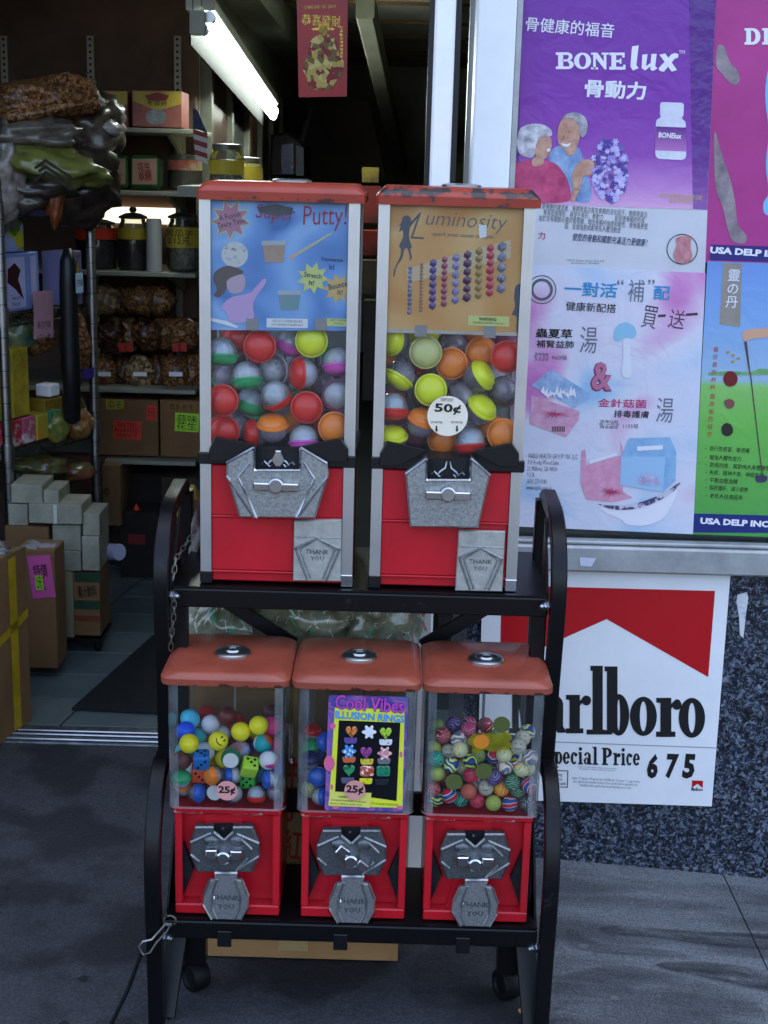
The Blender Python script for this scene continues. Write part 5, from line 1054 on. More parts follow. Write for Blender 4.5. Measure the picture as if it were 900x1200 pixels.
for i in range(n):
    a0, a1 = 2*math.pi*i/n, 2*math.pi*(i+1)/n; pts = [(cc[0]+r_*math.cos(a), cc[1]+r_*.98*math.sin(a)) for r_, a in ((18.3, a0), (18.3, a1), (17.3, a1), (17.3, a0))]
    sheet(bm, pz(pts, WP-.0022), WP-.0022)
bmesh.ops.remove_doubles(bm, verts=bm.verts, dist=1e-6); obj('ring_outline', bm, INK, PO)
art('printed_knee_joint', [zz([(585, 805), (640, 800), (635, 840), (645, 870), (630, 898), (590, 896), (575, 865), (590, 838)])], WP-.0024, mat('print_pale_red', '#c98f94', .5, 0, '#b0656c', 50), PO)
# ---- soup poster
P2, sh2 = board('soup_poster', [(588, 309), (827, 320), (812, 626), (582, 616)], WP-.0052, .0010, ramp_mat('soup_poster_print', 'noise', [(.30, '#9cc0de'), (.42, '#ccd2e2'), (.55, '#d8d3e0'), (.66, '#cf8cc0'), (.78, '#b256a8')], 5.5, .4, .3, detail=1, wr=.13), 'pale pink and blue soup poster taped below the purple one', 'poster')
y2 = WP-.0058; z7 = lambda pts: [(600+a/3, 300+b/3) for a, b in pts]
CY_ = mat('cyan_ink', '#2f8fc4', .5); MG = mat('maroon_ink', '#8f2a5c', .5); G2 = mat('outline_grey_ink', '#6c6f80', .5)
T('chinese_heading', '一對活', *z7([(277, 118)])[0], 62, 17, y2, CY_, P2, .02, rot=-1)
for q_, u_ in (('“', 381), ('”', 490)): T('quote_mark', q_, *z7([(u_, 92)])[0], 8, 6, y2, G2, P2, .01)
T('chinese_heading', '補', *z7([(437, 122)])[0], 19, 26, y2, G2, P2, 0)
T('chinese_heading', '配', *z7([(527, 130)])[0], 19, 16, y2, CY_, P2, .02)
T('chinese_heading', '健康新配搭', *z7([(278, 180)])[0], 59, 10.5, y2, INK, P2, .005, rot=-1.5)
for i_, (ch, u, v, w, h, r_) in enumerate((('買', 485, 215, 17, 26, -8), ('一', 527, 210, 9, 3, 5), ('送', 580, 222, 19, 22, -6), ('一', 632, 205, 14, 3, 6))): T('handwritten_note', ch, *z7([(u, v)])[0], w, h, y2, mat('marker_purple', '#54304f', .6), P2, -.004, rot=r_)
T('chinese_heading', '蟲夏草', *z7([(148, 272)])[0], 43, 11, y2, INK, P2, .02)
T('chinese_heading', '補腎益肺', *z7([(152, 310)])[0], 44, 9, y2, INK, P2, .012)
T('chinese_heading', '湯', *z7([(270, 295)])[0], 20, 31, y2, G2, P2, 0)
T('small_print', '營養指數\n每100克含\n人參皂甘', *z7([(104, 355)])[0], 18, 10, y2, GREY3, P2, res=1)
T('price_lettering', '960條', *z7([(167, 357)])[0], 18, 6, y2, GREY3, P2)
T('ampersand', '&', *z7([(315, 425)])[0], 26, 35, y2, MG, P2, .05); T('ampersand', '&', *z7([(317, 423)])[0], 24, 33, y2-.0004, mat('rose_ink', '#b9708f', .5), P2, .02)
T('chinese_heading', '金針菇菌', *z7([(388, 518)])[0], 57, 10, y2, mat('magenta_print', '#c0306c', .5), P2, .012)
T('chinese_heading', '排毒護膚', *z7([(420, 556)])[0], 41, 8.5, y2, INK, P2, .012)
T('chinese_heading', '湯', *z7([(538, 542)])[0], 20, 29, y2, G2, P2, 0)
T('small_print', '營養指數\n每100克含\n膳食纖維', *z7([(342, 592)])[0], 24, 10, y2, GREY3, P2, res=1)
T('price_lettering', '1155條', *z7([(418, 598)])[0], 18, 5.5, y2, GREY3, P2)
T('small_print', 'VIABLE HEALTH GROUP USA, LLC\n310 Rocky Wood Suite\n21 Millbrae, CA 94030\nU.S.A.\n(650) 259-9181\nwww.viable.com.us', *z7([(140, 760)])[0], 58, 43, y2, GREY3, P2, res=1, align='LEFT')
# plain mushroom drawing
art('printed_mushroom', [z7([(355, 280), (365, 245), (400, 230), (430, 245), (440, 275), (425, 292), (400, 285), (380, 300), (362, 298)])], y2, mat('print_mushroom_cap', '#8fbfd8', .5), P2)
art('printed_mushroom', [z7([(388, 290), (420, 288), (416, 340), (424, 420), (400, 432), (384, 415), (392, 345)])], y2-.0003, mat('print_mushroom_stem', '#dcdce4', .5), P2)
# printed boxes and bowl
art('printed_box', [z7([(68, 455), (140, 398), (275, 485), (210, 530)]), z7([(210, 530), (275, 485), (272, 500), (206, 545)])], y2, mat('print_blue_box', '#7f9fc6', .5, 0, '#a8bedb', 60), P2)
art('printed_box', [z7([(68, 490), (238, 545), (235, 575), (190, 637), (62, 590)])], y2-.0003, mat('print_pink_box', '#d3a6bd', .5, 0, '#c78aa8', 60), P2)
art('printed_barcode', [z7([(140+k*6, 598), (143+k*6, 599), (143+k*6, 618), (140+k*6, 617)]) for k in range(8)], y2-.0006, INK, P2)
art('printed_bowl', [z7([(288, 868), (360, 885), (450, 880), (540, 840), (592, 795), (575, 850), (535, 925), (470, 950), (400, 945), (385, 925), (330, 905)])], y2, WINK, P2)
art('bowl_rim', [z7([(288, 868), (360, 880), (450, 868), (540, 832), (592, 792), (590, 808), (540, 850), (455, 888), (360, 895)])], y2-.0010, mat('print_navy_rim', '#4a4468', .5, 0, '#c8c4d6', 70, .5, .56), P2)
art('printed_carton', [z7([(245, 685), (258, 680), (262, 735), (385, 700), (380, 645), (392, 690), (390, 830), (425, 850), (350, 865), (262, 855), (242, 800)])], y2-.0004, mat('print_pink_carton', '#dba3ba', .5, 0, '#cf88a8', 50), P2)
art('printed_carton', [z7([(383, 705), (412, 640), (555, 637), (578, 690), (575, 790), (530, 830), (380, 805)])], y2-.0006, mat('print_blue_carton', '#79a7cf', .5, 0, '#94b9d9', 50), P2)
art('printed_carton_face', [z7([(383, 705), (540, 705), (530, 830), (380, 805)])], y2-.0009, mat('print_light_blue', '#9cc0df', .5), P2)
for h_ in ([(440, 670), (530, 665), (530, 680), (440, 685)], [(272, 720), (368, 692), (368, 702), (272, 732)]): art('printed_handle', [z7(h_)], y2-.0012, WINK, P2)
bm = B()
for k in range(30):
    a = R(200+k*5.2); c = (478, 812); r_ = 36+22*((k*7) % 5)/5
    sheet(bm, pz(z7([(c[0]+8*math.cos(a), c[1]+8*math.sin(a)), (c[0]+r_*math.cos(a-.035), c[1]+r_*math.sin(a-.035)), (c[0]+r_*math.cos(a+.035), c[1]+r_*math.sin(a+.035))]), y2), y2-.0013-.00001*k)
obj('printed_petals', bm, mat('print_petal', '#d8cfe2', .5, 0, '#b088b8', 120), P2)
for (ccx, ccy, rx_, sc_, nm) in ((150, 555, 80, .3, 1), (350, 828, 62, .42, 2)):
    bm = B()
    for k in range(14):
        a = R(-40+k*24); L_ = rx_*(.6+.4*((k*5) % 4)/3)
        sheet(bm, pz(z7([(ccx+4*math.sin(a), ccy-4*math.cos(a)*sc_), (ccx+L_*math.cos(a), ccy+L_*math.sin(a)*sc_), (ccx-4*math.sin(a), ccy+4*math.cos(a)*sc_)]), y2), y2-.0015-.00001*k)
    obj('printed_root', bm, mat('print_crimson', '#b23a68', .5), P2)
art('printed_petals', [z7([(100+k*12, 478+(k % 3)*8), (112+k*12, 455+(k % 4)*8), (118+k*12, 490+(k % 2)*12)]) for k in range(10)], y2-.0012, WINK, P2)
for rr, w in ((17, 1.2), (13, 3.2)):
    bm = B(); cc = z7([(105, 118)])[0]; n = 36
    for i in range(n):
        a0, a1 = 2*math.pi*i/n, 2*math.pi*(i+1)/n; sheet(bm, pz([(cc[0]+r_*math.cos(a), cc[1]+r_*math.sin(a)) for r_, a in ((rr, a0), (rr, a1), (rr-w, a1), (rr-w, a0))], y2), y2)
    bmesh.ops.remove_doubles(bm, verts=bm.verts, dist=1e-6); obj('round_emblem', bm, GREY3, P2)
# ---- pink athlete poster
P3, sh3 = board('athlete_poster', [(838, -70), (980, -70), (970, 308), (826, 308)], WP-.0004, .0003, mat('pink_poster_print', '#b03a86', .38, 0, '#9c2f74', 4, bump=.1, bs=14), 'magenta poster with a figure in light clothes at the upper right', 'poster')
y3 = WP-.0010
BN3 = [('r', 826, 98, 842, 150), ('r', 820, 96, 850, 104), ('r', 820, 143, 850, 152), ('o', 848, 124, 26, 28, 9, 18, -90, 90), ('r', 886, 98, 900, 150), ('r', 880, 96, 930, 104), ('r', 880, 143, 930, 152)]
slabs('brand_lettering', BN3, 2.903, 590, 0, y3, WINK, P3)
art('printed_arm', [zz([(726, 150), (752, 155), (770, 215), (800, 240), (805, 275), (790, 292), (765, 280), (740, 245), (722, 230)])], y3, mat('print_pale_skin', '#a09294', .5, 0, '#6c6068', 22), P3)
art('printed_leg', [zz([(715, 420), (740, 520), (770, 600), (790, 690), (795, 770), (830, 800), (825, 830), (780, 825), (765, 790), (745, 700), (718, 640)])], y3, MC['print_pale_skin'], P3)
art('printed_trim', [zz([(898, 230), (930, 220), (930, 740), (885, 730), (882, 690), (905, 660), (890, 560), (905, 450), (888, 330)])], y3, mat('print_sky_blue', '#7fb4d8', .5), P3)
NAVYP = mat('strip_navy', '#2c2470', .45)
art('name_strip', [zz([(705, 832), (1000, 842), (1000, 893), (702, 884)])], y3-.0003, NAVYP, P3)
T('strip_lettering', 'USA DELP INC', *zz([(830, 858)])[0], 88, 8, y3-.0007, WINK, P3, .05, rot=-2)
# ---- golf poster
P4, sh4 = board('golf_poster', [(829, 306), (985, 311), (975, 632), (812, 626)], WP-.0040, .0006, ramp_mat('golf_poster_print', 'axis', [(0, '#4f9a4c'), (.42, '#6db552'), (.56, '#86bf6a'), (.585, '#9ab6d0'), (.8, '#7fa6d6'), (1, '#6f93d0')], axis=2, lo=0, hi=P(880, 306, WP).z-P(880, 628, WP).z, rough=.3, wr=.13), 'sky blue and grass green golf poster at the right edge of the window', 'poster')
y4 = WP-.0044
art('title_banner', [z7([(742, 25), (808, 26), (802, 250), (730, 240)])], y4, mat('print_taupe', '#8d8378', .5, 0, '#9b9186', 20), P4)
T('chinese_title', '靈\nの\n丹', *z7([(776, 115)])[0], 14, 45, y4-.0004, WINK, P4, .01, line=1.0)
T('chinese_lettering', '最\n珍\n貴\n的\n材\n料', *z7([(712, 395)])[0], 6, 50, y4-.0004, mat('print_red_ink', '#b0383a', .5), P4, line=1.35, res=1)
T('chinese_lettering', '最\n高\n級\n的\n組\n合', *z7([(700, 560)])[0], 6, 50, y4-.0004, MC['print_red_ink'], P4, line=1.35, res=1)
for v, s_, w in ((680, '•  流行性感冒，敏感確', 52), (710, '•  增強人體免疫力', 42), (740, '•  防癌抗癌，幫助病人身體康復', 76), (766, '•  失眠，精神不振，神經衰弱', 68), (790, '•  平衡血壓血糖', 38), (818, '•  保肝護肝，減少疲勞', 50), (846, '•  老年人祛病延年', 44)): T('chinese_bullet', s_, 600+(680+w*1.5)/3, 300+v/3, w, 6, y4-.0004, INK, P4, rot=-2, res=1)
art('printed_herb', [z7(ell(760+18*k % 37, 338+11*k, 7, 5, 8)) for k in range(4)], y4-.0004, mat('print_ochre', '#b58a4a', .5), P4)
art('printed_herb', [z7(ell(768, 432, 26, 28, 14)), ], y4-.0004, mat('print_dark_red', '#6e1a1a', .5), P4)
art('printed_herb', [z7([(742, 510), (765, 500), (785, 512), (778, 535), (755, 538)])], y4-.0004, mat('print_brown', '#7c4a44', .5), P4)
art('printed_herb', [z7([(735, 600), (752, 585), (772, 592), (780, 620), (760, 636), (738, 628)])], y4-.0004, mat('print_black', '#26241f', .5), P4)
art('printed_arm', [z7([(810, 268), (830, 258), (905, 252), (960, 250), (960, 285), (850, 288), (822, 300), (808, 290)])], y4-.0004, mat('print_warm_skin', '#cf9f80', .5), P4)
art('printed_club', [z7([(816, 300), (826, 302), (838, 410), (834, 412)]), z7([(836, 410), (840, 410), (882, 770), (878, 770)])], y4-.0006, mat('print_club', '#5a3a34', .5), P4)
art('printed_club_head', [z7([(852, 775), (880, 768), (900, 775), (895, 795), (860, 798)])], y4-.0006, mat('print_slate', '#3a3a52', .5), P4)
art('printed_grass_line', [z7([(690, 410), (760, 404), (840, 408), (870, 396), (960, 398), (960, 418), (690, 420)])], y4-.0002, mat('print_hedge', '#5f9458', .5, 0, '#7fae74', 60), P4)
art('name_strip', [z7([(640, 905), (1000, 915), (1000, 974), (636, 972)])], y4-.0004, mat('strip_blue', '#1e2a70', .45), P4)
T('strip_lettering', 'USA DELP INC', *z7([(783, 937)])[0], 81, 7.5, y4-.0008, WINK, P4, .05, rot=-1.5)
# ------------------------------------------------------------------ display cards inside the tall machines
z5 = lambda pts: [(220+a/4.091, 200+b/4.093) for a, b in pts]
C1, s1 = board('putty_card', z5([(106, 122), (797, 130), (783, 768), (104, 764)]), .1365, .0018, ramp_mat('putty_card_print', 'noise', [(.3, '#3f6fae'), (.45, '#6f9cd6'), (.6, '#8fb6e2'), (.75, '#5f8cc8')], 9, .8, .35, detail=1), 'blue putty advertising card behind glass at the top of the left machine', 'display card')
c1 = .1359
PST = mat('print_dull_pink', '#b87f96', .5, 0, '#a87088', 30); PYL = mat('print_pale_yellow', '#c9cf7c', .5); POR = mat('print_tan', '#cfae68', .5)
art('burst', [z5(star(205, 235, 62, 100, 9, 12))], c1+.0003, PYL, C1); art('burst', [z5(star(205, 235, 55, 92, 9, 12))], c1, PST, C1)
T('burst_lettering', 'A Fusion\nEvery Time', *z5([(207, 238)])[0], 32, 17, c1-.0004, INK, C1, rot=14, res=1)
RDK = mat('print_crimson_title', '#9a2f4c', .5)
T('card_title', 'Super', *z5([(420, 210)])[0], 46, 22, c1, RDK, C1, .0, rot=-3, shear=.1); T('card_title', 'Putty!', *z5([(658, 228)])[0], 52, 30, c1, RDK, C1, .0, rot=2, shear=.1)
art('scuffed_tape', [z5([(335, 175), (420, 160), (505, 178), (500, 210), (420, 218), (345, 200)])], c1-.0006, glass('scratched_film', '#707480', .5, .5, .4, '#6a6c74'), C1)
art('burst', [z5(star(600, 515, 48, 78, 9, 5))], c1, PYL, C1); art('burst', [z5(star(720, 565, 45, 75, 9, 20))], c1-.0002, POR, C1)
for s_, u, v, w, h, r_ in (('Squeeze', 692, 428, 26, 6, -3), ('It!', 690, 462, 6, 6, 0), ('Stretch', 600, 502, 21, 6, -6), ('It!', 594, 538, 6, 6, 0), ('Bounce', 720, 550, 22, 7, 14), ('It!', 730, 583, 6, 6, 0)): T('card_lettering', s_, *z5([(u, v)])[0], w, h, c1-.0006, mat('print_navy', '#2a3566', .5), C1, bold=.012, rot=r_)
art('round_badge', [z5(ell(225, 402, 64, 62))], c1, mat('print_offwhite', '#c9c9c4', .5, 0, '#8f8a94', 120, .55, .62), C1)
def tub(u0, u1, v0, v1, ca, cb):
    art('putty_tub', [z5([(u0, v0), (u1, v0), (u1-10, v1), (u0+10, v1)])], c1-.0002, mat('tub_'+ca[1:], ca, .5, 0, cb, 30), C1)
    art('tub_lid', [z5(roundq([(u0-6, v0-14), (u1+6, v0-14), (u1+6, v0+8), (u0-6, v0+8)], 6))], c1-.0005, mat('tub_lid_print', '#a9b2b8', .5), C1)
tub(360, 468, 350, 440, '#b59a86', '#a08672'); tub(436, 540, 588, 668, '#7f8f98', '#5f9a9a')
art('rainbow_streak', [z5([(480, 415), (690, 295), (695, 302), (490, 430)])], c1, mat('print_streak', '#c9a6a0', .5, 0, '#a9c29a', 40), C1)
art('printed_hair', [z5([(118, 520), (130, 480), (190, 452), (250, 470), (275, 490), (200, 520), (185, 575), (150, 610), (120, 600), (145, 570)])], c1, mat('print_brown_hair', '#5b4e4c', .5), C1)
art('printed_head', [z5([(185, 520), (270, 490), (280, 540), (262, 585), (210, 592), (188, 565)])], c1-.0002, mat('print_blush', '#b9a2b4', .5), C1)
art('printed_dress', [z5([(200, 605), (300, 590), (320, 565), (370, 510), (380, 535), (330, 600), (310, 640), (325, 720), (200, 735), (190, 680), (155, 660)])], c1-.0003, mat('print_pink_dress', '#c3a0cc', .5), C1)
for u0, v0, u1, v1, s_, M_ in ((378, 708, 575, 752, 'ADULT SUPERVISION\nnot harmful if swallowed', PAPERW), (665, 708, 783, 745, 'SAFETY WARNING\nsmall parts', PYL)):
    art('notice_panel', [z5([(u0, v0), (u1, v0+3), (u1, v1+3), (u0, v1)])], c1-.0003, M_, C1); T('small_print', s_, *z5([((u0+u1)/2, (v0+v1)/2)])[0], (u1-u0)/5.5, 7, c1-.0007, GREY3, C1, res=1)
art('torn_strip', [z5([(104, 705), (190, 722), (242, 748), (235, 755), (104, 718)])], c1-.0003, PAPERW, C1)
z6 = lambda pts: [(430+a/4.091, 200+b/4.093) for a, b in pts]
C2, s2 = board('bracelet_card', z6([(92, 150), (785, 160), (752, 790), (75, 778)]), .1365, .0018, ramp_mat('bracelet_card_print', 'noise', [(.3, '#c98a4a'), (.45, '#cf9a5c'), (.6, '#d9ae74'), (.75, '#b8763a')], 8, .6, .35, detail=1), 'orange bead bracelet display card behind glass at the top of the right machine', 'display card')
c2 = .1359; SLT = mat('print_slate_blue', '#5d5f66', .5); DKB = mat('print_silhouette', '#4a505a', .5)
T('card_title', 'uminosity', *z6([(478, 250)])[0], 95, 22, c2, SLT, C2, -.012, rot=-2, shear=.25)
T('card_title', 'L', *z6([(245, 265)])[0], 16, 30, c2, SLT, C2, -.02, rot=-2, shear=.3)
T('card_subtitle', '-spark your sense of style-', *z6([(460, 312)])[0], 75, 6.5, c2, SLT, C2, 0, rot=-1.5, shear=.3)
art('paper_scrap', [z6([(535, 258), (575, 262), (572, 318), (540, 325)])], c2-.0006, PAPERW, C2)
art('dancer_silhouette', [z6([(170, 222), (195, 212), (212, 228), (210, 248), (250, 205), (260, 195), (258, 208), (215, 260), (205, 275), (200, 320), (218, 370), (205, 372), (220, 425), (185, 440), (210, 430), (195, 370), (180, 372), (172, 420), (140, 460), (135, 500), (125, 515), (130, 470), (160, 415), (165, 372), (150, 365), (175, 320), (172, 280), (150, 300), (165, 262), (150, 270), (168, 245)])], c2, DKB, C2)
art('dancer_silhouette', [z6([(710, 555), (730, 540), (750, 550), (748, 580), (740, 600), (752, 640), (750, 690), (742, 785), (715, 785), (720, 690), (690, 695), (712, 655), (705, 610)])], c2, DKB, C2)
art('pale_panel', [z6([(190, 470), (690, 330), (690, 420), (195, 540)])], c2+.0001, mat('print_cream', '#c7b08c', .45), C2)
BC = ['#2b3563', '#9a6a4c', '#4a3570', '#8a3550', '#5c4a86', '#4a2446', '#8a7038', '#a82c40', '#3a4654']
for k in range(9):
    u0 = 208+k*55; t_ = k/8; v0 = 455-115*t_; v1 = 690-100*t_; w = (9, 7, 15, 12, 16, 16, 15, 15, 19)[k]; u1 = u0-5; n = int((v1-v0)/(w*2.25))
    bm = B()
    for j in range(n):
        f_ = (j+.5)/n; c = P(220+210+(u0+(u1-u0)*f_)/4.091, 200+(v0+(v1-v0)*f_)/4.093, c2); r_ = 1.35*w/4.091*.00124*(1.0+.12*((j*k) % 2))
        bmesh.ops.create_icosphere(bm, subdivisions=1, radius=r_, matrix=Matrix.Translation((c.x, c2-.0002, c.z)) @ Matrix.Diagonal((1, .28, 1, 1)))
    obj('bead_bracelet', bm, mat('beads_%d' % k, BC[k], .25, 0, '#8f8aa0' if k in (0, 4, 8) else BC[k], 200, coat=.4), C2, smooth=True, kind='stuff')
art('warning_panel', [z6([(487, 695), (682, 700), (682, 748), (485, 742)])], c2, PYL, C2)
T('small_print', 'WARNING:', *z6([(580, 712)])[0], 21, 4, c2-.0004, INK, C2, .02); T('small_print', 'CHOKING HAZARD Small parts', *z6([(583, 732)])[0], 38, 3, c2-.0004, INK, C2, res=1)
for zz_, T_ in ((z5, TALL[0]), (z6, TALL[1])):
    for (u, v) in (((308, 738), (638, 738)) if zz_ is z5 else ((258, 768), (588, 775))):
        p_ = P(*zz_([(u, v)])[0], .1345); obj('card_clip', bx(p_.x-.009, p_.x+.009, .1351, .1356, p_.z-.0085, p_.z+.0085), mat('grey_clip', '#8b9096', .3, .7), T_)
obj('card_rail', bx(-.020+.018, .2075-.018, .1352, .1362, P(*z6([(420, 780)])[0], .13).z-.002, P(*z6([(420, 780)])[0], .13).z+.003), CHROMED, TALL[1])
# ------------------------------------------------------------------ goods behind and under the rack
def pbox(name, x0, y0, x1, y1, Y, dep, M, label=None, cat=None, group=None, parent=None, bev=.002, rz=0):
    """box whose front face fills a photo rectangle on the plane y = Y"""
    a, b = P((x0+x1)/2, y1, Y), P((x0+x1)/2, y0, Y); w = P(x1, (y0+y1)/2, Y).x-P(x0, (y0+y1)/2, Y).x
    bm = obox(w, dep, b.z-a.z, (0, 0, 0), 0, bev); bm.transform(Matrix.Translation((a.x, Y+dep/2, a.z)) @ Matrix.Rotation(R(rz), 4, 'Z'))
    return obj(name, bm, M, parent, label=label, cat=cat, group=group)
def note(px, py, w, h, Y, M, s, parent, rot=0, tw=.8, th=.6, name='paper_note', ink=None):
    c = P(px, py, Y); k = (P(px+1, py, Y)-P(px, py, Y)).length
    bm = bx(-w*k/2, w*k/2, 0, .0008, -h*k/2, h*k/2); bm.transform(Matrix.Translation((c.x, Y, c.z)) @ Matrix.Rotation(-R(rot), 4, 'Y')); o = obj(name, bm, M, parent)
    if s: obj('handwriting', fit(tmesh(s, 0, 1), w*k*tw, h*k*th, (c.x, Y-.0012, c.z), rot), ink or INK, o)
    return o
ZB = .50
bb = obj('cardboard_box', bx(-.325, .045, .206, .38, .0035, ZB, .002), CARD, label='tall cardboard box on the ground behind the rack, red characters on its front', cat='box')
for ch, py in (('紅', 990), ('牛', 905), ('字', 945)):
    T('red_character', ch, 343, py, 26, 36, .2048, mat('red_box_print', '#a8321f', .7), bb, .02, rot=-4)
obj('packing_tape', bx(-.16, -.11, .2045, .2057, .02, ZB-.01), mat('buff_tape', '#9c8258', .4), bb)
def cello(name, c, rad, seed, label):
    bm = lump(B(), c, rad, seed, .38, 4, 2.6)
    for v in bm.verts: v.co.z = max(v.co.z, ZB+.001)
    M = mat('cellophane_print_glare_%d' % seed, '#93917a', .12, 0, '#5c5c46', 20, .35, .65, bump=1.0, bs=40, coat=1.0)
    t = M.node_tree; L = t.links.new; b = t.nodes['Principled BSDF']; src = b.inputs['Base Color'].links[0].from_socket
    for sc, colr, lo in ((7, '#4a9a78', .93), (11, '#d0d8d0', .96)):  # green print lines, then pale lines painted on as white glare
        tc = t.nodes.new('ShaderNodeTexCoord'); w = t.nodes.new('ShaderNodeTexWave'); w.inputs['Scale'].default_value = sc; w.inputs['Distortion'].default_value = 11; w.inputs['Detail'].default_value = 3; w.inputs['Detail Scale'].default_value = 2; L(tc.outputs['Object'], w.inputs[0])
        r = t.nodes.new('ShaderNodeValToRGB'); r.color_ramp.elements[0].position = lo; r.color_ramp.elements[1].position = lo+.06; L(w.outputs[1], r.inputs[0])
        nb = t.nodes.new('ShaderNodeTexNoise'); nb.inputs['Scale'].default_value = 55; L(tc.outputs['Object'], nb.inputs[0])
        rb = t.nodes.new('ShaderNodeValToRGB'); rb.color_ramp.elements[0].position = .45; rb.color_ramp.elements[1].position = .6; L(nb.outputs[0], rb.inputs[0])
        mb = t.nodes.new('ShaderNodeMath'); mb.operation = 'MULTIPLY'; L(r.outputs[0], mb.inputs[0]); L(rb.outputs[0], mb.inputs[1])
        mx = t.nodes.new('ShaderNodeMixRGB'); L(mb.outputs[0], mx.inputs[0]); L(src, mx.inputs[1]); mx.inputs[2].default_value = lin(colr); src = mx.outputs[0]
    L(src, b.inputs['Base Color']); return obj(name, bm, M, smooth=2, label=label, cat='bag', group='cellophane bags behind the rack')
cello('cellophane_bag', (-.262, .30, .57), (.065, .06, .085), 2, 'small crinkled cellophane bag with green print at the left end of the box')
cello('cellophane_bag', (-.13, .305, .60), (.105, .065, .10), 5, 'middle crinkled cellophane bag with green print on the tall box')
cello('cellophane_bag', (-.008, .31, .60), (.072, .06, .10), 8, 'right crinkled cellophane bag with green lettering next to the white post')
# rags and a chain hanging behind the rack on the left
rag = lump(B(), P(228, 612, .36), (.028, .03, .055), 3, .5, 3); obj('yellow_rag', rag, mat('yellow_cloth', '#8a7420', .85, 0, '#5c4c18', 20), label='dull yellow rag stuffed behind the left machine', cat='rag', smooth=2)
rag = lump(B(), P(229, 628, .33), (.016, .02, .05), 6, .5, 3); obj('grey_rag', rag, mat('grey_cloth', '#77726c', .85, 0, '#3c3a38', 20), label='crumpled grey rag between rack tube and left machine', cat='rag', smooth=2)
def chain(pts, label, M):
    rt = root('chain', P(*pts[-1]), label, 'chain'); pp = [P(*p) for p in pts]; n = 0
    for a, b in zip(pp, pp[1:]):
        k = max(1, round((b-a).length/.0125)); 
        for i in range(k):
            c = a+(b-a)*((i+.5)/k); d = (b-a).normalized(); u = d.cross(Vector((0, 1, 0))).normalized(); w = d.cross(u)
            s_ = u if n % 2 else (u*.3+w*.95).normalized(); n += 1
            obj('link', tube(B(), [c+d*.0078*math.cos(t_)+s_*.0034*math.sin(t_) for t_ in [2*math.pi*j/12 for j in range(12)]], .0009, 6, closed=True), M, rt)
STEEL = mat('dull_steel', '#75726a', .45, .9, '#45423c', 60)
chain([(229, 622, .16), (216, 640, .13), (206, 655, .10), (203, 680, .088)], 'steel chain running from the rack tube up behind the left machine', STEEL)
chain([(204, 697, .088), (204, 720, .088), (201, 745, .088), (200, 762, .09)], 'short steel chain hanging below the upper shelf bolt', STEEL)
hk = root('lock_cable', P(135, 1196, -.02), 'dark security cable with a steel snap hook at the left rack leg', 'cable')
obj('cable', tube(B(), [P(131, 1199, -.02), P(150, 1160, -.02), P(166, 1116, -.022)], .0032, 8), BLACKP, hk, smooth=True)
obj('snap_hook', tube(B(), [P(x, y, -.024) for x, y in ((166, 1116), (163, 1109), (168, 1103), (178, 1101), (186, 1092), (195, 1082), (200, 1083), (196, 1091), (184, 1104), (176, 1116), (169, 1119))], .0018, 8, closed=True), CHROMED, hk, smooth=True)
obj('hook_ring', tube(B(), [P(199+7*math.cos(t_), 1079+6*math.sin(t_), -.014) for t_ in [2*math.pi*j/16 for j in range(16)]], .0019, 6, closed=True), STEEL, hk, smooth=True)
obj('chip_of_wood', obox(.011, .006, .004, (P(611, 1157, .1).x, .075, .0005), R(20)), mat('pale_wood', '#b08a4c', .8), label='small tan wood chip on the ground by the right caster', cat='wood chip')
# ------------------------------------------------------------------ foreground carton in the doorway
c0, c1_ = G(37, 846), G(0, 874); d_ = (c1_-c0); d_.z = 0; d_.normalize(); nrm = Vector((d_.y, -d_.x, 0)); ht = P(24, 640, c0.y).z
CB = root('strapped_carton', c0+d_*.3, 'large brown carton with yellow straps standing at the left edge of the doorway', 'box')
bm = B(); L_ = .55; W_ = .5; q0 = [c0, c0+d_*L_, c0+d_*L_-Vector((.95, .3, 0))*.5, c0-Vector((.95, .3, 0))*.5]
v0 = [bm.verts.new((p.x, p.y, .005)) for p in q0]; v1 = [bm.verts.new((p.x, p.y, ht)) for p in q0]
bm.faces.new(v1); bm.faces.new(v0[::-1]); [bm.faces.new((v0[i], v0[(i+1) % 4], v1[(i+1) % 4], v1[i])) for i in range(4)]
obj('carton_body', bm, CARDD, CB)
YST = mat('yellow_strap', '#b89a1e', .4, 0, '#9c8118', 20); off = Vector((.9, -.42, 0)).normalized()*.0015
def strap(a, b, za, zb, w):
    p, q_ = c0+d_*a+off, c0+d_*b+off; bm = B()
    bm.faces.new([bm.verts.new(v) for v in ((p.x, p.y, za), (q_.x, q_.y, zb), (q_.x, q_.y, zb+w), (p.x, p.y, za+w))]); return bm
p, q_ = c0+d_*.05+off, c0+d_*.085+off; bm = B(); bm.faces.new([bm.verts.new(v) for v in ((p.x, p.y, .01), (q_.x, q_.y, .01), (q_.x, q_.y, ht-.01), (p.x, p.y, ht-.01))]); obj('strap', bm, YST, CB)
obj('strap', strap(0, .5, .27, .15, .022), YST, CB)
obj('loose_film', lump(B(), (c0.x-.1, c0.y-.05, ht+.008), (.08, .06, .012), 4, .4, 3), mat('shiny_film', '#8a8a88', .15, 0, '#5c5c5a', 30, bump=.6, bs=40), CB, smooth=2)
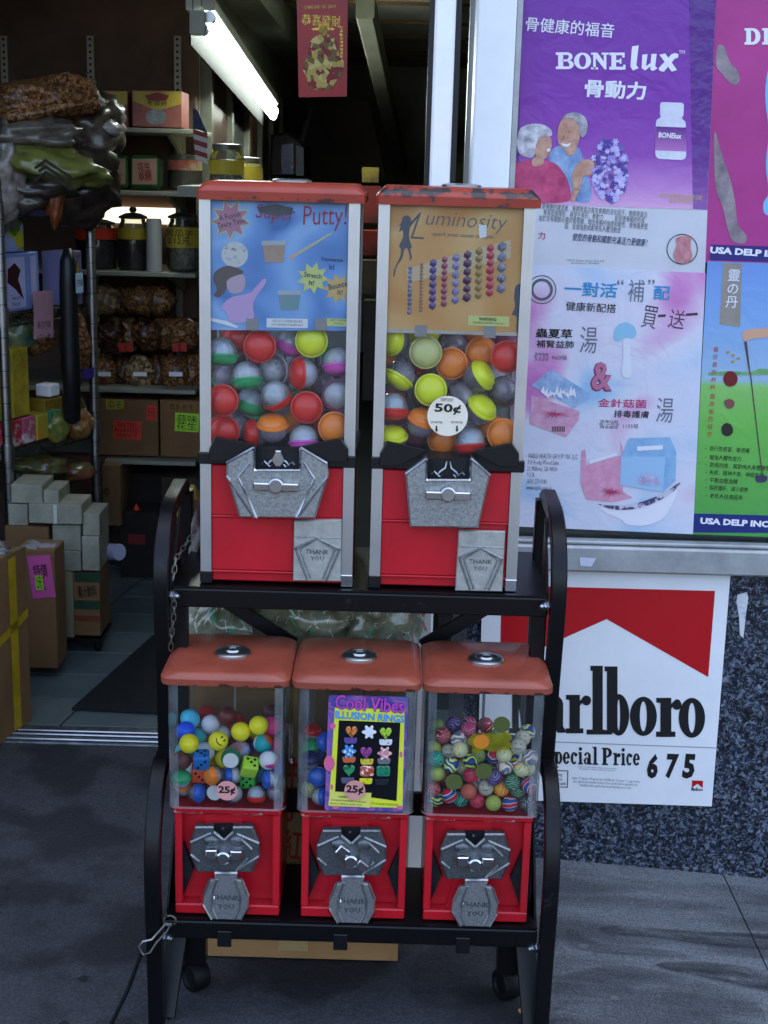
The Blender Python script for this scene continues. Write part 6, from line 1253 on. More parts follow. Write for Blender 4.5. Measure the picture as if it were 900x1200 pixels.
# ------------------------------------------------------------------ chrome wire rack with snacks on the left
p1 = P(8, 500, 1.75); p2 = P(110, 450, 2.15); e_ = Vector((p2.x-p1.x, p2.y-p1.y, 0)); EL = e_.length; en = e_.normalized(); pn = Vector((-en.y, en.x, 0))
A0 = Vector((p1.x, p1.y, 0))
def E(t_, s_, z): return A0+e_*t_+pn*s_+Vector((0, 0, z))
WR = root('wire_rack', E(.5, .4, 0), 'chrome wire shelving rack loaded with snacks at the left of the doorway', 'shelving')
ZT = P(8, 104, 1.75).z; ZS = [P(8, y, 1.75).z for y in (245, 372, 531)] + [.075]
for t_, s_ in ((0, 0), (1, 0), (0, .85), (1, .85)):
    po = obj('post', tube(B(), [E(t_, s_, .01), E(t_, s_, ZT)], .0135, 14), CHROMED, WR, smooth=True)
    for z in [ZS[1], ZS[2]]: obj('clamp_sleeve', lathe(B(), [(.0137, 0), (.0175, 0), (.0175, .05), (.0137, .05)], 16, Matrix.Translation(E(t_, s_, z-.025))), CHROMED, po, smooth=True)
    if s_ == 0:
        for k in range(34): obj('post_groove', lathe(B(), [(.0136, 0), (.0139, .0004), (.0139, .0014), (.0136, .0018)], 14, Matrix.Translation(E(t_, s_, .12+k*.044))), BLUEGREY, po)
for z in ZS:
    sh = obj('wire_shelf', tube(B(), [E(0, .02, z), E(1, .02, z), E(1, .83, z), E(0, .83, z)], .004, 6, closed=True), STEEL, WR)
    bm = B(); tube(bm, [E(.03, .012, z-.028), E(.97, .012, z-.028)], .003, 6); obj('truss_wire', bm, STEEL, sh)
    bm = B(); tube(bm, [E(.03+.94*k/16, .012, z-(.028 if k % 2 else .002)) for k in range(17)], .002, 5); obj('truss_wire', bm, STEEL, sh)
    for k in range(14): obj('shelf_wire', tube(B(), [E(.05+.9*k/13, .03, z+.004), E(.05+.9*k/13, .82, z+.004)], .0018, 5), STEEL, sh)
def sat(px, t_, s_): pass
def rbox(name, t_, s_, w, d, h, z, M, label, cat='box', group='goods on the wire rack', rz=0, bev=.003):
    c = E(t_, s_, z); a = math.atan2(en.y, en.x)+R(rz); o = obj(name, obox(w, d, h, c, a, bev), M, label=label, cat=cat, group=group); return o
def face_txt(o, s, c, w, h, a, M, name='printed_lettering', off=.001, bold=0):
    me_ = fit(tmesh(s, bold, 1), w, h, (0, 0, 0)); me_.transform(Matrix.Translation(c) @ Matrix.Rotation(a, 4, 'Z') @ Matrix.Translation((0, -off, 0))); return obj(name, me_, M, o)
AN = math.atan2(en.y, en.x)
def onface(o, t_, s_, d, z, w, h, M, name='printed_panel', x=0):
    """thin printed panel on the aisle face of a box on the rack"""
    c = E(t_, s_, 0)+en*x-pn*(d/2+.0012); bm = bx(-w/2, w/2, -.0006, .0006, -h/2, h/2); bm.transform(Matrix.Translation((c.x, c.y, z)) @ Matrix.Rotation(AN, 4, 'Z')); return obj(name, bm, M, o)
TINM = mat('pale_blue_tin', '#7f93cf', .35, .2, '#95a5d6', 12); zA = ZS[1]+.007; zC = ZS[2]+.007
for k, (t_, lab, c_) in enumerate(((.20, 'front pale blue biscuit tin with a chocolate picture on the wire rack', '#4a1f24'), (.36, 'second pale blue biscuit tin behind the chocolate one', '#d2d6e4'))):
    o = rbox('biscuit_tin', t_, .06+.012*k, .155-.03*k, .08, .155, zA, TINM, lab, 'tin')
    onface(o, t_, .06+.012*k, .08, zA+.077, .09, .135, mat('tin_front', '#b9b6dc', .35), x=.0)
    if k == 0:
        bm = B(); pts = [(-.03, .035), (.0, .05), (.025, .03), (.012, .005), (.02, -.01), (.035, -.05), (.0, -.02), (-.035, 0)]; prism(bm, pts, -.0005, .0005); c = E(t_, .06, zA+.08)-pn*.0425; bm.transform(Matrix.Translation(c) @ Matrix.Rotation(AN, 4, 'Z')); obj('chocolate_print', bm, mat('print_chocolate', '#3a171c', .4), o)
        c = E(t_, .06, zA+.03)-pn*.0425; face_txt(o, 'Sweet\nHeart', (c.x, c.y, c.z), .04, .03, AN, mat('print_navy', '#2a3566', .5))
o = rbox('fruit_tin', .2, .075, .14, .08, .11, zA+.157, mat('lemon_tin', '#9aa6cf', .35, .1), 'pale tin printed with lemons on top of the biscuit tin', 'tin'); onface(o, .2, .075, .08, zA+.157+.045, .13, .075, ramp_mat('lemon_print', 'voronoi', [(0, '#9aa6cf'), (.35, '#b4b434'), (.7, '#5c7a2c'), (.85, '#8f9a3a')], 28, const=True))
o = rbox('biscuit_tin', .86, .06, .10, .07, .155, zA-.005, mat('lilac_tin', '#8f8ab8', .35, .1), 'lilac biscuit tin with yellow picture near the far rack post', 'tin'); onface(o, .86, .06, .07, zA+.075, .075, .14, mat('lilac_print', '#6c5f92', .4, 0, '#b8a23a', 26, .48, .55))
o = obj('pink_note', bx(-.045, .045, -.0006, .0006, -.065, .065), mat('pink_paper', '#b88a94', .8, 0, '#a87c86', 10), label='pink handwritten price note hanging from the wire shelf edge', cat='note'); o.location = E(.40, -.008, ZS[1]-.072)+Vector((0, 0, 0)); o.rotation_euler = (0, R(2), AN); WL[o] = Vector((0, 0, 0))
for s_, z in (('朱古力味', .038), ('3元一盒', .002)): me_ = fit(tmesh(s_, 0, 1), .062, .022, (0, -.0012, z)); obj('handwriting', me_, INK, o); 
SN = ['#c9b42c', '#b8a030', '#a8283a', '#b0506c', '#a89a34', '#2f7a5c']
for k in range(2): rbox('snack_box', .06+.17*k, .06, .075, .08, .19, zC+.075+.002, mat('snack_tall_%d' % k, SN[k], .5, 0, ('#3a8a4a', '#7c6a20')[k], 16, .45, .7), ('yellow and green snack box on the wire rack nearest the front post', 'olive yellow snack box behind the front one')[k], group='snack boxes on the wire rack')
for k in range(4): rbox('snack_box', .12+.15*k, .045, .058, .07, .073+.03*(k == 9), zC, mat('snack_low_%d' % k, SN[2+k], .5, 0, ('#c9c0b0', '#d8ccd0', '#c98a2c', '#c9b84a')[k], 22, .5, .62), ('red flowered snack box in the lower row of the wire rack', 'rose snack box in the lower row of the wire rack', 'yellow snack box in the lower row of the wire rack', 'green snack box at the end of the lower row')[k], group='snack boxes on the wire rack')
rbox('small_carton', .62, .05, .05, .05, .035, zC+.11, PAPERW, 'little white carton on the snacks of the wire rack'); rbox('small_carton', .60, .055, .09, .06, .106, zC, mat('mustard_box', '#8a6f1c', .6, 0, '#5c4a16', 16), 'mustard coloured box under the little white carton')
bm = tube(B(), [E(.62, -.03, (ZS[1]+ZS[2])/2+.12+z) for z in (-.26, -.25, -.1, 0, .12, .2, .235)], [.012, .024, .027, .025, .026, .022, .01], 14); obj('black_bag', bm, mat('black_bin_bag', '#0e0e11', .4, 0, '#16161a', 10, bump=.4, bs=30), label='long black plastic bag hanging in front of the wire rack', cat='bag', smooth=2)
c = E(.62, -.066, ZS[1]+.05); o = obj('bag_label', obox(.035, .001, .055, c, AN), mat('pale_blue_label', '#a9c0d4', .6), label='pale blue handwritten label on the long black bag', cat='label'); face_txt(o, '花生糖', (c.x, c.y, c.z+.028), .028, .02, AN, INK, 'handwriting', .0012)
NUT = ramp_mat('mixed_nuts', 'voronoi', [(0, '#3a2418'), (.35, '#5c3a22'), (.6, '#7a5030'), (.85, '#9c7248')], 150, bump=.8, rough=.35); NUTD = ramp_mat('dark_nuts', 'voronoi', [(0, '#24150f'), (.4, '#3e2417'), (.75, '#5a3822'), (.92, '#86603c')], 110, bump=.8, rough=.3)
NUTP = ramp_mat('pale_nuts', 'voronoi', [(0, '#4a3626'), (.4, '#7a5c40'), (.75, '#a08058'), (.92, '#b89c74')], 95, bump=.8, rough=.3)
o = obj('nut_bag', lump(B(), E(.88, .03, zC+.235), (.045, .04, .11), 5, .2, 3), NUT, label='clear bag of brown nuts with purple label at the far rack post', cat='bag', smooth=2)
obj('bag_label', obox(.06, .002, .03, E(.88, -.014, zC+.15), AN), mat('purple_label', '#3a2a80', .5), o)
o = obj('sauce_bottle', lathe(B(), [(0, 0), (.032, 0), (.034, .01), (.034, .07), (.026, .09), (.014, .10), (.014, .12), (0, .12)], 18, Matrix.Translation(E(.86, .03, zC))), mat('amber_glass', '#5c4a18', .15, 0, '#3a3a14', 20), label='squat bottle with white and yellow label at the far rack post', cat='bottle', smooth=True)
obj('bottle_label', lathe(B(), [(.0346, .012), (.035, .012), (.035, .062), (.0346, .062)], 18, Matrix.Translation(E(.86, .03, zC))), mat('bottle_paper', '#a89a4a', .6, 0, '#b8bcc0', 9, .48, .52), o)
# snack bags heaped on top of the wire rack
FOIL = lambda n, a, b, sc=14: mat(n, a, .3, 0, b, sc, .35, .7, bump=.8, bs=26, coat=.4)
HEAP = [((30, 128), 1.80, (.17, .11, .065), NUT, 'clear bag of brown nut snacks on top of the wire rack'), ((85, 133), 1.90, (.12, .1, .075), FOIL('silver_brown_foil', '#6a5a50', '#c2c0c2', 22), 'shiny clear bag of brown crackers at the rack top right'), ((25, 160), 1.74, (.14, .1, .045), FOIL('grey_foil', '#4c443c', '#7a7268', 24), 'grey foil snack bag under the nut bag'), ((50, 192), 1.72, (.14, .1, .045), FOIL('lime_foil', '#63662c', '#7c7e40'), 'lime yellow snack bag with black chevrons on the wire rack'), ((98, 160), 1.88, (.085, .08, .10), FOIL('black_foil', '#241c18', '#6a5c50', 30), 'black foil snack bag hanging over the rack side'), ((88, 212), 1.82, (.11, .08, .10), FOIL('black_brown_foil', '#1a1513', '#3c3028', 24), 'dark snack bag drooping below the black foil one'), ((28, 222), 1.74, (.12, .1, .05), FOIL('charcoal_foil', '#231e1b', '#4a4038', 24), 'charcoal snack bag at the bottom of the heap'), ((92, 232), 1.80, (.05, .05, .035), FOIL('yellow_foil', '#93892a', '#7a7020'), 'small yellow packet tucked under the dark bags'), ((65, 225), 1.70, (.022, .02, .075), FOIL('orange_foil', '#8a4a26', '#4a2a1a', 30), 'orange wrapped stick hanging from the snack heap'), ((4, 210), 1.66, (.05, .04, .12), FOIL('grey_clear_foil', '#54483e', '#a09890', 30), 'crinkled clear bag hanging at the left picture edge'), ((118, 137), 1.92, (.035, .04, .055), FOIL('olive_foil', '#5c4c1a', '#3a2e14'), 'small olive bag end sticking out at the rack top')]
for k, ((px, py), Y, rad, M, lab) in enumerate(HEAP):
    o = obj('snack_bag', lump(B(), P(px, py, Y+.13), tuple(r_*1.18 for r_ in rad), k+2, .3, 4, 1.9, Matrix.Rotation(R((-8, 14, -4, 10, 30, 20, 0, 15, 5, 8, -20)[k]), 4, 'Y')), M, label=lab, cat='bag', group='snack bags heaped on the wire rack', smooth=2)
    if 'chevrons' in lab:
        for j in range(3):
            y_ = 1.735; pts = [(40, 196+j*7), (53, 186+j*7), (84, 207+j*7), (85, 210+j*7), (53, 190+j*7), (41, 199+j*7)]
            obj('chevron_print', prism(B(), pz(pts, y_), y_, y_+.004), INK, o)
        T('bag_lettering', 'CHIPS', 25, 180, 14, 4, 1.734, INK, o, rot=-6)
for k, (px, py, Y, rad, M, lab) in enumerate(((40, 395, 2.0, (.06, .05, .05), NUT, 'bag of nuts in the shade behind the pink note'), (20, 392, 1.95, (.05, .05, .05), FOIL('teal_foil', '#2c5a52', '#8a8c5a', 30), 'teal packet on the wire shelf left of the pink note'), (62, 500, 2.0, (.05, .05, .05), FOIL('green_gold_foil', '#3c5a2c', '#9a8a3a', 40), 'green and gold packet behind the lower snack row'), (90, 497, 2.08, (.05, .05, .045), FOIL('red_gold_foil', '#6a2a20', '#a88a4a', 40), 'red and gold packet near the far rack post'), (45, 545, 1.98, (.09, .06, .035), FOIL('dark_red_foil', '#4a1c18', '#5c6a3a', 30), 'dark red packet lying under the snack shelf'), (85, 552, 2.05, (.07, .06, .03), FOIL('green_red_foil', '#2c4a28', '#7a2c22', 30), 'green and red packet lying under the snack shelf'))):
    obj('snack_packet', lump(B(), P(px, py, Y), rad, k+40, .3, 3, 2.2), M, label=lab, cat='packet', group='loose packets on the wire rack', smooth=2)
# lower goods: carton with pink note, white boxes, dolly
o = pbox('noted_carton', 24, 645, 68, 783, 1.5, .11, CARDD, 'brown carton with a bright pink price note standing in front of the wire rack', 'box')
note(48.5, 676, 27, 52, 1.4975, mat('neon_pink_paper', '#c2508e', .6), '特價\n元', o, 6, .6, .6); note(46, 683, 9, 18, 1.4955, mat('neon_green_paper', '#8fc03a', .6), '2元', o, 4, .6, .8)
obj('clear_wrap', lump(B(), P(46, 643, 1.555), (.055, .045, .018), 9, .5, 3), mat('crinkled_wrap', '#8d8a8a', .12, 0, '#a4446a', 40, .55, .62, bump=.9, bs=30), label='crinkled clear wrap with red scraps on the pink-noted carton', cat='wrapping', smooth=2)
WB = mat('greenish_white_carton', '#9c9a88', .6, 0, '#7c7a6a', 12, bump=.2, bs=20); SY_ = 1.70
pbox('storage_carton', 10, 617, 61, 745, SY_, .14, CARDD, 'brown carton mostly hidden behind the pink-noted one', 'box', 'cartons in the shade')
for k, (x0, y0, x1, y1, lab) in enumerate(((13, 568, 50, 590, 'white carton at the upper left of the wrapped stack'), (51, 575, 69, 590, 'small white carton right of the upper left one'), (34, 591, 96, 614, 'wide white carton on top of the wrapped stack'), (10, 591, 33, 616, 'white carton left of the topmost wide one'), (62, 615, 95, 645, 'tall white carton under the wide top one'), (64, 646, 95, 669, 'lowest white carton of the stack'), (97, 602, 117, 628, 'narrow white carton at the top right of the stack'), (96.5, 629, 117, 669, 'narrow tall white carton at the bottom right of the stack'))):
    o = pbox('white_carton', x0, y0, x1, y1, SY_+(.0, .004, -.012, .002, .006, .0, .008, .0)[k], .13, WB, lab, 'box', 'white cartons in the wrapped stack')
    if k in (2,): pbox('box_tape', (x0+x1)/2-2, y0+.5, (x0+x1)/2+2, y1-.5, SY_-.0145, .001, mat('clear_box_tape', '#c2c0b4', .25), parent=o, bev=0)
o = pbox('banded_carton', 69, 670, 87, 747, SY_, .14, mat('pale_buff_carton', '#8c8468', .8, 0, '#7a7258', 8), 'pale carton with dark green bands under the white cartons', 'box')
o2 = pbox('printed_side', 87.3, 672, 118, 745, SY_+.003, .13, CARDD, parent=o)
for y0, y1, M_ in ((672, 682, mat('dark_green_band', '#1c3a24', .7)), (704, 714, MC['dark_green_band']), (722, 728, mat('rust_band', '#6a2f1e', .7))): pbox('printed_band', 87.5, y0, 117.8, y1, SY_+.001, .0015, M_, parent=o2, bev=0)
T('carton_lettering', '果汁飲料', 102, 693, 22, 14, SY_+.0012, INK, o2, .01, rot=6)
zd = P(90, 748, SY_).z
dl = obj('dolly_platform', bx(P(62, 750, SY_).x, P(118, 750, SY_).x, SY_, SY_+.15, zd-.012, zd-.001), BLACKM, label='low black dolly under the banded carton', cat='dolly')
for px in (72, 112): obj('dolly_wheel', lathe(B(), [(0, -.007), (.013, -.007), (.015, 0), (.013, .007), (0, .007)], 16, Matrix.Translation((P(px, 752, SY_).x, SY_+.03, .0175)) @ ortho((1, 0, 0))), MC['black_rubber'], dl)
ro = tube(B(), [P(113, 646, 1.86), P(140, 647, 1.80)], .0235, 18); obj('paper_roll', ro, mat('pale_roll', '#a9a9c0', .5, 0, '#9595ae', 8), label='pale paper roll sticking out beside the carton stack', cat='roll', smooth=True)
# ------------------------------------------------------------------ wall shelves at the back
SHY = 2.46
BK = root('wall_shelf_unit', (-1.1, 2.83, 0), 'pale wall shelves on slotted uprights behind the wire rack', 'shelving')
SHM = mat('greyed_shelf_board', '#8a8878', .6, 0, '#78766a', 6); shz = []
for y in (150, 224, 319, 456, 540):
    z = P(170, y, SHY).z; shz.append(z); s_ = obj('shelf_board', bx(-1.9, P(229, y, SHY).x, SHY, 2.855, z-.014, z, .002), SHM, BK)
    for px in (205,): 
        x = P(px, y, 2.7).x; bm = B(); pts = [(SHY+.05, z-.015), (2.855, z-.015), (2.855, z-.09)]; A_ = [bm.verts.new((x, a, b)) for a, b in pts]; C_ = [bm.verts.new((x+.012, a, b)) for a, b in pts]; bm.faces.new(A_); bm.faces.new(C_[::-1]); [bm.faces.new((A_[i], A_[(i+1) % 3], C_[(i+1) % 3], C_[i])) for i in range(3)]; obj('bracket', bm, SHM, s_)
for px in (5, 106, 208):
    x = P(px, 70, 2.84).x; u = obj('slotted_upright', bx(x-.011, x+.011, 2.838, 2.858, .1, P(px, 42, 2.84).z), mat('upright_paint', '#8f8b80', .5, .2), BK)
    for k in range(14): obj('slot', bx(x-.004, x+.004, 2.8365, 2.8382, P(px, 46+k*7.4, 2.84).z-.004, P(px, 46+k*7.4, 2.84).z+.004), INK, u)
# boxed sweets
for k, (x0, x1) in enumerate(((97, 150), (155, 213))):
    o = pbox('sweet_box', x0, 106, x1, 149, 2.52, .16, mat('sweet_box_pink', '#9a5a4e', .5, 0, '#7c463c', 14), ('pink and yellow sweet box on the top wall shelf, left', 'pink and yellow sweet box with a round dish picture on the top wall shelf')[k], 'box', 'sweet boxes on the top shelf')
    w = x1-x0; art('yellow_band', [[(x0+1, 107), (x1-1, 107), (x1-1, 122), (x0+w/2, 130), (x0+1, 118)]], 2.5185, mat('sweet_yellow', '#a8922c', .5), o)
    art('red_banner', [[(x0+w*.25, 112), (x0+w/2, 108), (x0+w*.75, 112), (x0+w*.68, 118), (x0+w*.32, 118)]], 2.517, mat('sweet_red', '#7a1c18', .5), o)
    if k: art('dish_print', [ell(x0+w*.48, 137, 12, 9)], 2.517, mat('dish_grey', '#8a8e92', .4, 0, '#5c6064', 30), o)
    T('box_lettering', '老婆餅' if k else '酥糖', x0+w/2, 121, w*.4, 6, 2.516, INK, o, res=1)
for k, (x0, x1) in enumerate(((117, 150), (152, 187))):
    o = pbox('candy_bag', x0, 182, x1, 222, 2.52, .09, mat('candy_bag_green', '#2f6a3a', .35, 0, '#24542e', 10, coat=.4), ('green and cream candy bag on the second wall shelf, left', 'green and cream candy bag beside the plastic jar')[k], 'bag', 'candy bags on the second shelf', bev=.012)
    art('cream_panel', [[(x0+3, 186), (x1-3, 186), (x1-3, 216), (x0+3, 216)]], 2.5185, mat('candy_cream', '#b0907c', .5, 0, '#a88070', 12), o); T('bag_lettering', '花生\n軟糖', (x0+x1)/2, 201, 15, 22, 2.517, mat('candy_red_ink', '#8c2420', .5), o, .01, rot=6, res=1)
JG = glass('jar_glass', '#dfe4e0', 1.0, .03, .03)
def jar(x0, x1, y0, y1, Y, cont, lidm, lab, band=None, bs=None, knob=False):
    c = P((x0+x1)/2, y1, Y); r = (P(x1, y1, Y).x-P(x0, y1, Y).x)/2; h = P((x0+x1)/2, y0, Y).z-c.z; Tm = Matrix.Translation((c.x, Y+r, c.z+.0015))
    rt = root('candy_jar', (c.x, Y+r, c.z), lab, 'jar', 'jars on the wall shelves')
    obj('jar_glass', lathe(B(), [(r*.9, 0), (r, h*.06), (r, h*.68), (r*.78, h*.8), (r*.78, h*.84)], 24, Tm), JG, rt, smooth=True)
    obj('contents', lathe(B(), [(0, h*.02), (r*.86, h*.02), (r*.94, h*.07), (r*.94, h*.55), (r*.6, h*.6), (0, h*.62)], 22, Tm), cont, rt, smooth=True)
    l_ = obj('jar_lid', lathe(B(), [(0, h*.845), (r*.9, h*.845), (r*.92, h*.88), (r*.5, h*.93), (0, h*.95)] if knob else [(0, h*.845), (r*.84, h*.845), (r*.84, h*.97), (0, h)], 22, Tm), lidm, rt, smooth=True)
    if knob: obj('knob', lathe(B(), [(0, h*.94), (r*.18, h*.95), (r*.26, h*.99), (r*.18, h*1.03), (0, h*1.04)], 14, Tm), lidm, l_, smooth=True)
    if band:
        b0, b1 = (y1-bs[0])/(y1-y0)*h, (y1-bs[1])/(y1-y0)*h
        bn = obj('paper_band', lathe(B(), [(r*1.008, b0), (r*1.015, b0), (r*1.015, b1), (r*1.008, b1)], 24, Tm), band, rt)
    return rt
LIDG = mat('jar_lid_grey', '#55544e', .3, .4); DRK = ramp_mat('dark_dried_fruit', 'voronoi', [(0, '#160d0b'), (.5, '#2a1712'), (.85, '#4a2c20')], 90, bump=.6)
SEED = ramp_mat('pale_seeds', 'voronoi', [(0, '#5c5446'), (.5, '#7c7462'), (.85, '#a09880')], 130, bump=.6)
ORL = mat('neon_orange_band', '#c4361c', .6, emit=0); YLB = mat('yellow_band_paper', '#a8942a', .6)
jar(194, 234, 181, 223, 2.5, mat('tan_candy', '#8a7454', .6, 0, '#6c5840', 40), LIDG, 'plastic jar of tan candy with red label on the second wall shelf', mat('jar_red_label', '#8a4a3c', .6, 0, '#8a7860', 8, .45, .5), (200, 188))
jar(84, 133, 254, 318, 2.5, DRK, LIDG, 'glass jar of dark fruit with a neon orange band', ORL, (281, 268), True)
jar(135, 172, 246, 318, 2.5, DRK, LIDG, 'knobbed glass jar of dark fruit with a yellow band beside the white cylinder', YLB, (281, 268), True)
j_ = jar(192, 233, 246, 318, 2.5, SEED, LIDG, 'knobbed glass jar of pale seeds with a yellow price band', YLB, (291, 267), True)
T('handwriting', '黑瓜子\n$12元', 210, 278, 32, 18, 2.4985, INK, j_, rot=-2, res=1)
obj('white_cylinder', lathe(B(), [(0, 0), (.025, 0), (.025, .155), (.022, .163), (0, .163)], 20, Matrix.Translation((P(181, 318, 2.5).x, 2.5, shz[2]+.001))), mat('white_tube_paper', '#a4a4a0', .5), label='plain white cylinder between two jars on the wall shelf', cat='canister', smooth=True)
TUBE = mat('fluorescent_tube_glow', '#f4fff6', .4, emit=7); GAPGLOW = mat('warm_strip_glow', '#fff0d0', .4, emit=.28)
o = root('gap_glow_panel', P(163, 250, 2.84), 'glowing panel standing in for the lit gap behind the jars on the third wall shelf', 'lamp'); pbox('glow_sheet', 120, 243, 206, 262, 2.84, .012, GAPGLOW, parent=o)  # emissive panel stands in for tube light in the gap behind the jars
for k in range(16):
    row = k//6; px = 122+(k % 6)*21+(row % 2)*8; py = (438, 392, 352)[min(row, 2)]; 
    rad = ((.052, .05, .062), (.058, .05, .055), (.06, .05, .05))[min(row, 2)]
    o = obj('nut_bag', lump(B(), P(px, py, 2.57+.03*(k % 2)), rad, k+20, .28, 3, 2.4), (NUT, NUTD, NUTP, NUTD, NUT)[k % 5], label='%s clear bag of brown dried goods on the fourth wall shelf, %s row' % (('leftmost', 'second', 'third', 'fourth', 'fifth', 'rightmost')[k % 6], ('bottom', 'middle', 'top')[min(row, 2)]), cat='bag', group='bags of dried goods on the wall shelf', smooth=2)
    if row == 0 and k % 2 == 0: pbox('bag_label', px-8, 436, px+8, 441, 2.505, .002, PAPERW, parent=o, bev=0)
    if row < 2 and k % 3 == 1: pbox('red_sticker', px-4, 402, px+5, 412, 2.505, .002, mat('red_sticker_paper', '#a8281c', .6), parent=o, bev=0)
o = pbox('peanut_carton', 117, 468, 186, 534, 2.5, .25, CARDD, 'brown carton with neon orange PEANUT note under the wall shelves', 'box')
note(134.5, 474, 21, 12, 2.4985, mat('yellow_note_paper', '#a49a2a', .6), '瓜子', o, 0, .8, .7); note(149, 504, 33, 22, 2.4985, mat('neon_orange_paper', '#d23a24', .6), 'SALTED\nROASTED\nPEANUT', o, -2, .85, .8); note(178, 484, 12, 18, 2.4982, MC['neon_orange_paper'], '3元', o, -3, .7, .6)
T('carton_lettering', '南乳花生', 156, 483, 34, 9, 2.4985, mat('brown_ink', '#7a4a1c', .7), o, rot=-2, res=1)
o = pbox('garlic_peanut_carton', 188, 469, 236, 536, 2.5, .25, CARDD, 'brown carton with a neon green price note under the wall shelves', 'box')
note(219, 495, 28, 22, 2.4985, mat('lime_note_paper', '#9cd02c', .6), '蒜味\n花生', o, -2, .85, .8); note(213, 477, 32, 11, 2.4985, mat('tan_note', '#8a5f2a', .7), '南乳花生', o, 0, .9, .7)
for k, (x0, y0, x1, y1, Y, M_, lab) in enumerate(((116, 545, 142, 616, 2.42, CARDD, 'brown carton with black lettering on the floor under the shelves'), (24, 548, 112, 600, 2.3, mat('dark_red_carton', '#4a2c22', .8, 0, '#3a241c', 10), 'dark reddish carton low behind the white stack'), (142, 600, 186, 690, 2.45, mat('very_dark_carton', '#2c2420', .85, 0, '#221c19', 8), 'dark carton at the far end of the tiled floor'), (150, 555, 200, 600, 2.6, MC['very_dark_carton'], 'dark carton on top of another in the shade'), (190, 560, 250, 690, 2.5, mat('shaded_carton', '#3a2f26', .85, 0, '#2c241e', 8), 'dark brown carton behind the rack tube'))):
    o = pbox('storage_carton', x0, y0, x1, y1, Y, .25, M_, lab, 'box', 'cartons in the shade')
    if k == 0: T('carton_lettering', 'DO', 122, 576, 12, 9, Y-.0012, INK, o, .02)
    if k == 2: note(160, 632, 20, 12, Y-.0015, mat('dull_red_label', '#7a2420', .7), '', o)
o = obj('orange_cone_toy', lathe(B(), [(0, 0), (.012, 0), (0, .02)], 12, Matrix.Translation(P(160, 597, 2.42))), ORL, label='tiny neon orange marker on the dark carton', cat='marker')
# ------------------------------------------------------------------ aisle: cabinets, fluorescent fixture, television, flag, banner
CAB = root('display_cabinets', (-.655, 4.2, .9), 'row of framed display cabinets along the aisle wall under the tube light', 'cabinet')
for k in range(6):
    y0 = 2.97+k*.62; obj('cabinet_post', bx(-.664, -.625, y0, y0+.05, .9, 1.72), mat('cabinet_post_paint', '#6c6e62', .5, 0, '#585a50', 8), CAB)
    obj('cabinet_panel', bx(-.664, -.645, y0+.052, y0+.60, .9, 1.70), mat('cabinet_panel_%d' % (k % 3), ('#4a352a', '#2c2e2a', '#58392c')[k % 3], .35, 0, ('#38281f', '#222420', '#432c22')[k % 3], 9), CAB)
    obj('cabinet_trim', bx(-.644, -.63, y0+.07, y0+.09, .9, 1.7), mat('red_trim', '#6e2a1e', .5), CAB)
FX = root('fluorescent_fixture', P(280, 80, 3.1), 'bright twin tube fluorescent fixture hanging at a slant above the aisle', 'lamp')
n0, n1 = P(247, 22, 2.15), P(322, 130, 4.4); m0, m1 = P(239, 36, 2.15), P(320, 136, 4.4)
for a, b in ((n0, n1), (m0, m1)):
    tb = obj('tube', tube(B(), [a, b], .015, 14), TUBE, FX, smooth=True)
    dd_ = (b-a).normalized(); obj('tube_end', tube(B(), [a-dd_*.03, a-dd_*.001], .0165, 12), CHROMED, tb, smooth=True); obj('tube_end', tube(B(), [b+dd_*.001, b+dd_*.03], .0165, 12), CHROMED, tb, smooth=True)
up_ = Vector((-.02, 0, .055)); lf = Vector((-.05, 0, .02))
obj('fixture_body', tube(B(), [(n0+m0)/2+up_, (n1+m1)/2+up_], 0, sq=(.04, .018)), mat('fixture_white', '#a9ada6', .5), FX)
lo_ = Vector((-.05, 0, 0)); bm = B(); A_ = [(n0+m0)/2+lo_, (n1+m1)/2+lo_]
vs = [bm.verts.new(p+Vector((dx, 0, dz))) for p in A_ for dx, dz in ((0, -.055), (.004, -.055), (.004, .05), (0, .05))]
for f in ((0, 1, 2, 3), (7, 6, 5, 4), (0, 4, 5, 1), (1, 5, 6, 2), (2, 6, 7, 3), (3, 7, 4, 0)): bm.faces.new([vs[i] for i in f])
obj('light_blocker', bm, mat('blocker_black', '#060606', .8, spec=.05), FX)  # added black plate that keeps the tube light off the left shelves
pbox('end_housing', 222, 12, 240, 40, 2.09, .05, MC['fixture_white'], parent=FX)
for px in (226, 236): obj('hanger', tube(B(), [P(px, 12, 2.12), P(px, -60, 2.12)], .0015, 5), BLACKP, FX)
TV = root('television', P(336, 210, 4.6), 'bulky black television set high at the end of the aisle', 'television')
obj('housing', prism(B(), pz([(317, 158), (336, 154), (352, 166), (358, 172), (358, 209), (315, 209)], 4.6), 4.6, 5.0, .02), mat('matt_black_housing', '#050506', .7, spec=.1), TV)
obj('screen', prism(B(), pz([(330, 170), (344, 168), (344, 204), (330, 204)], 4.59), 4.588, 4.597), mat('dim_screen', '#1c2434', .15, 0, '#5a3a4a', 10, .5, .6), TV)
obj('screen', prism(B(), pz([(347, 170), (356, 174), (356, 206), (347, 206)], 4.59), 4.588, 4.597), mat('dark_screen', '#20262e', .1), TV)
obj('wall_bracket', tube(B(), [P(352, 168, 4.8), P(364, 130, 4.9)], .02, 8), BLACKM, TV)
fg = root('small_flag', P(238, 195, 2.2), 'small stars and stripes flag hanging beside the tube light', 'flag')
art('canton', [[(226, 126), (231, 129), (243, 156), (226, 150)]], 2.199, mat('flag_navy', '#1e2444', .7, 0, '#8a8c98', 330, .62, .66), fg)
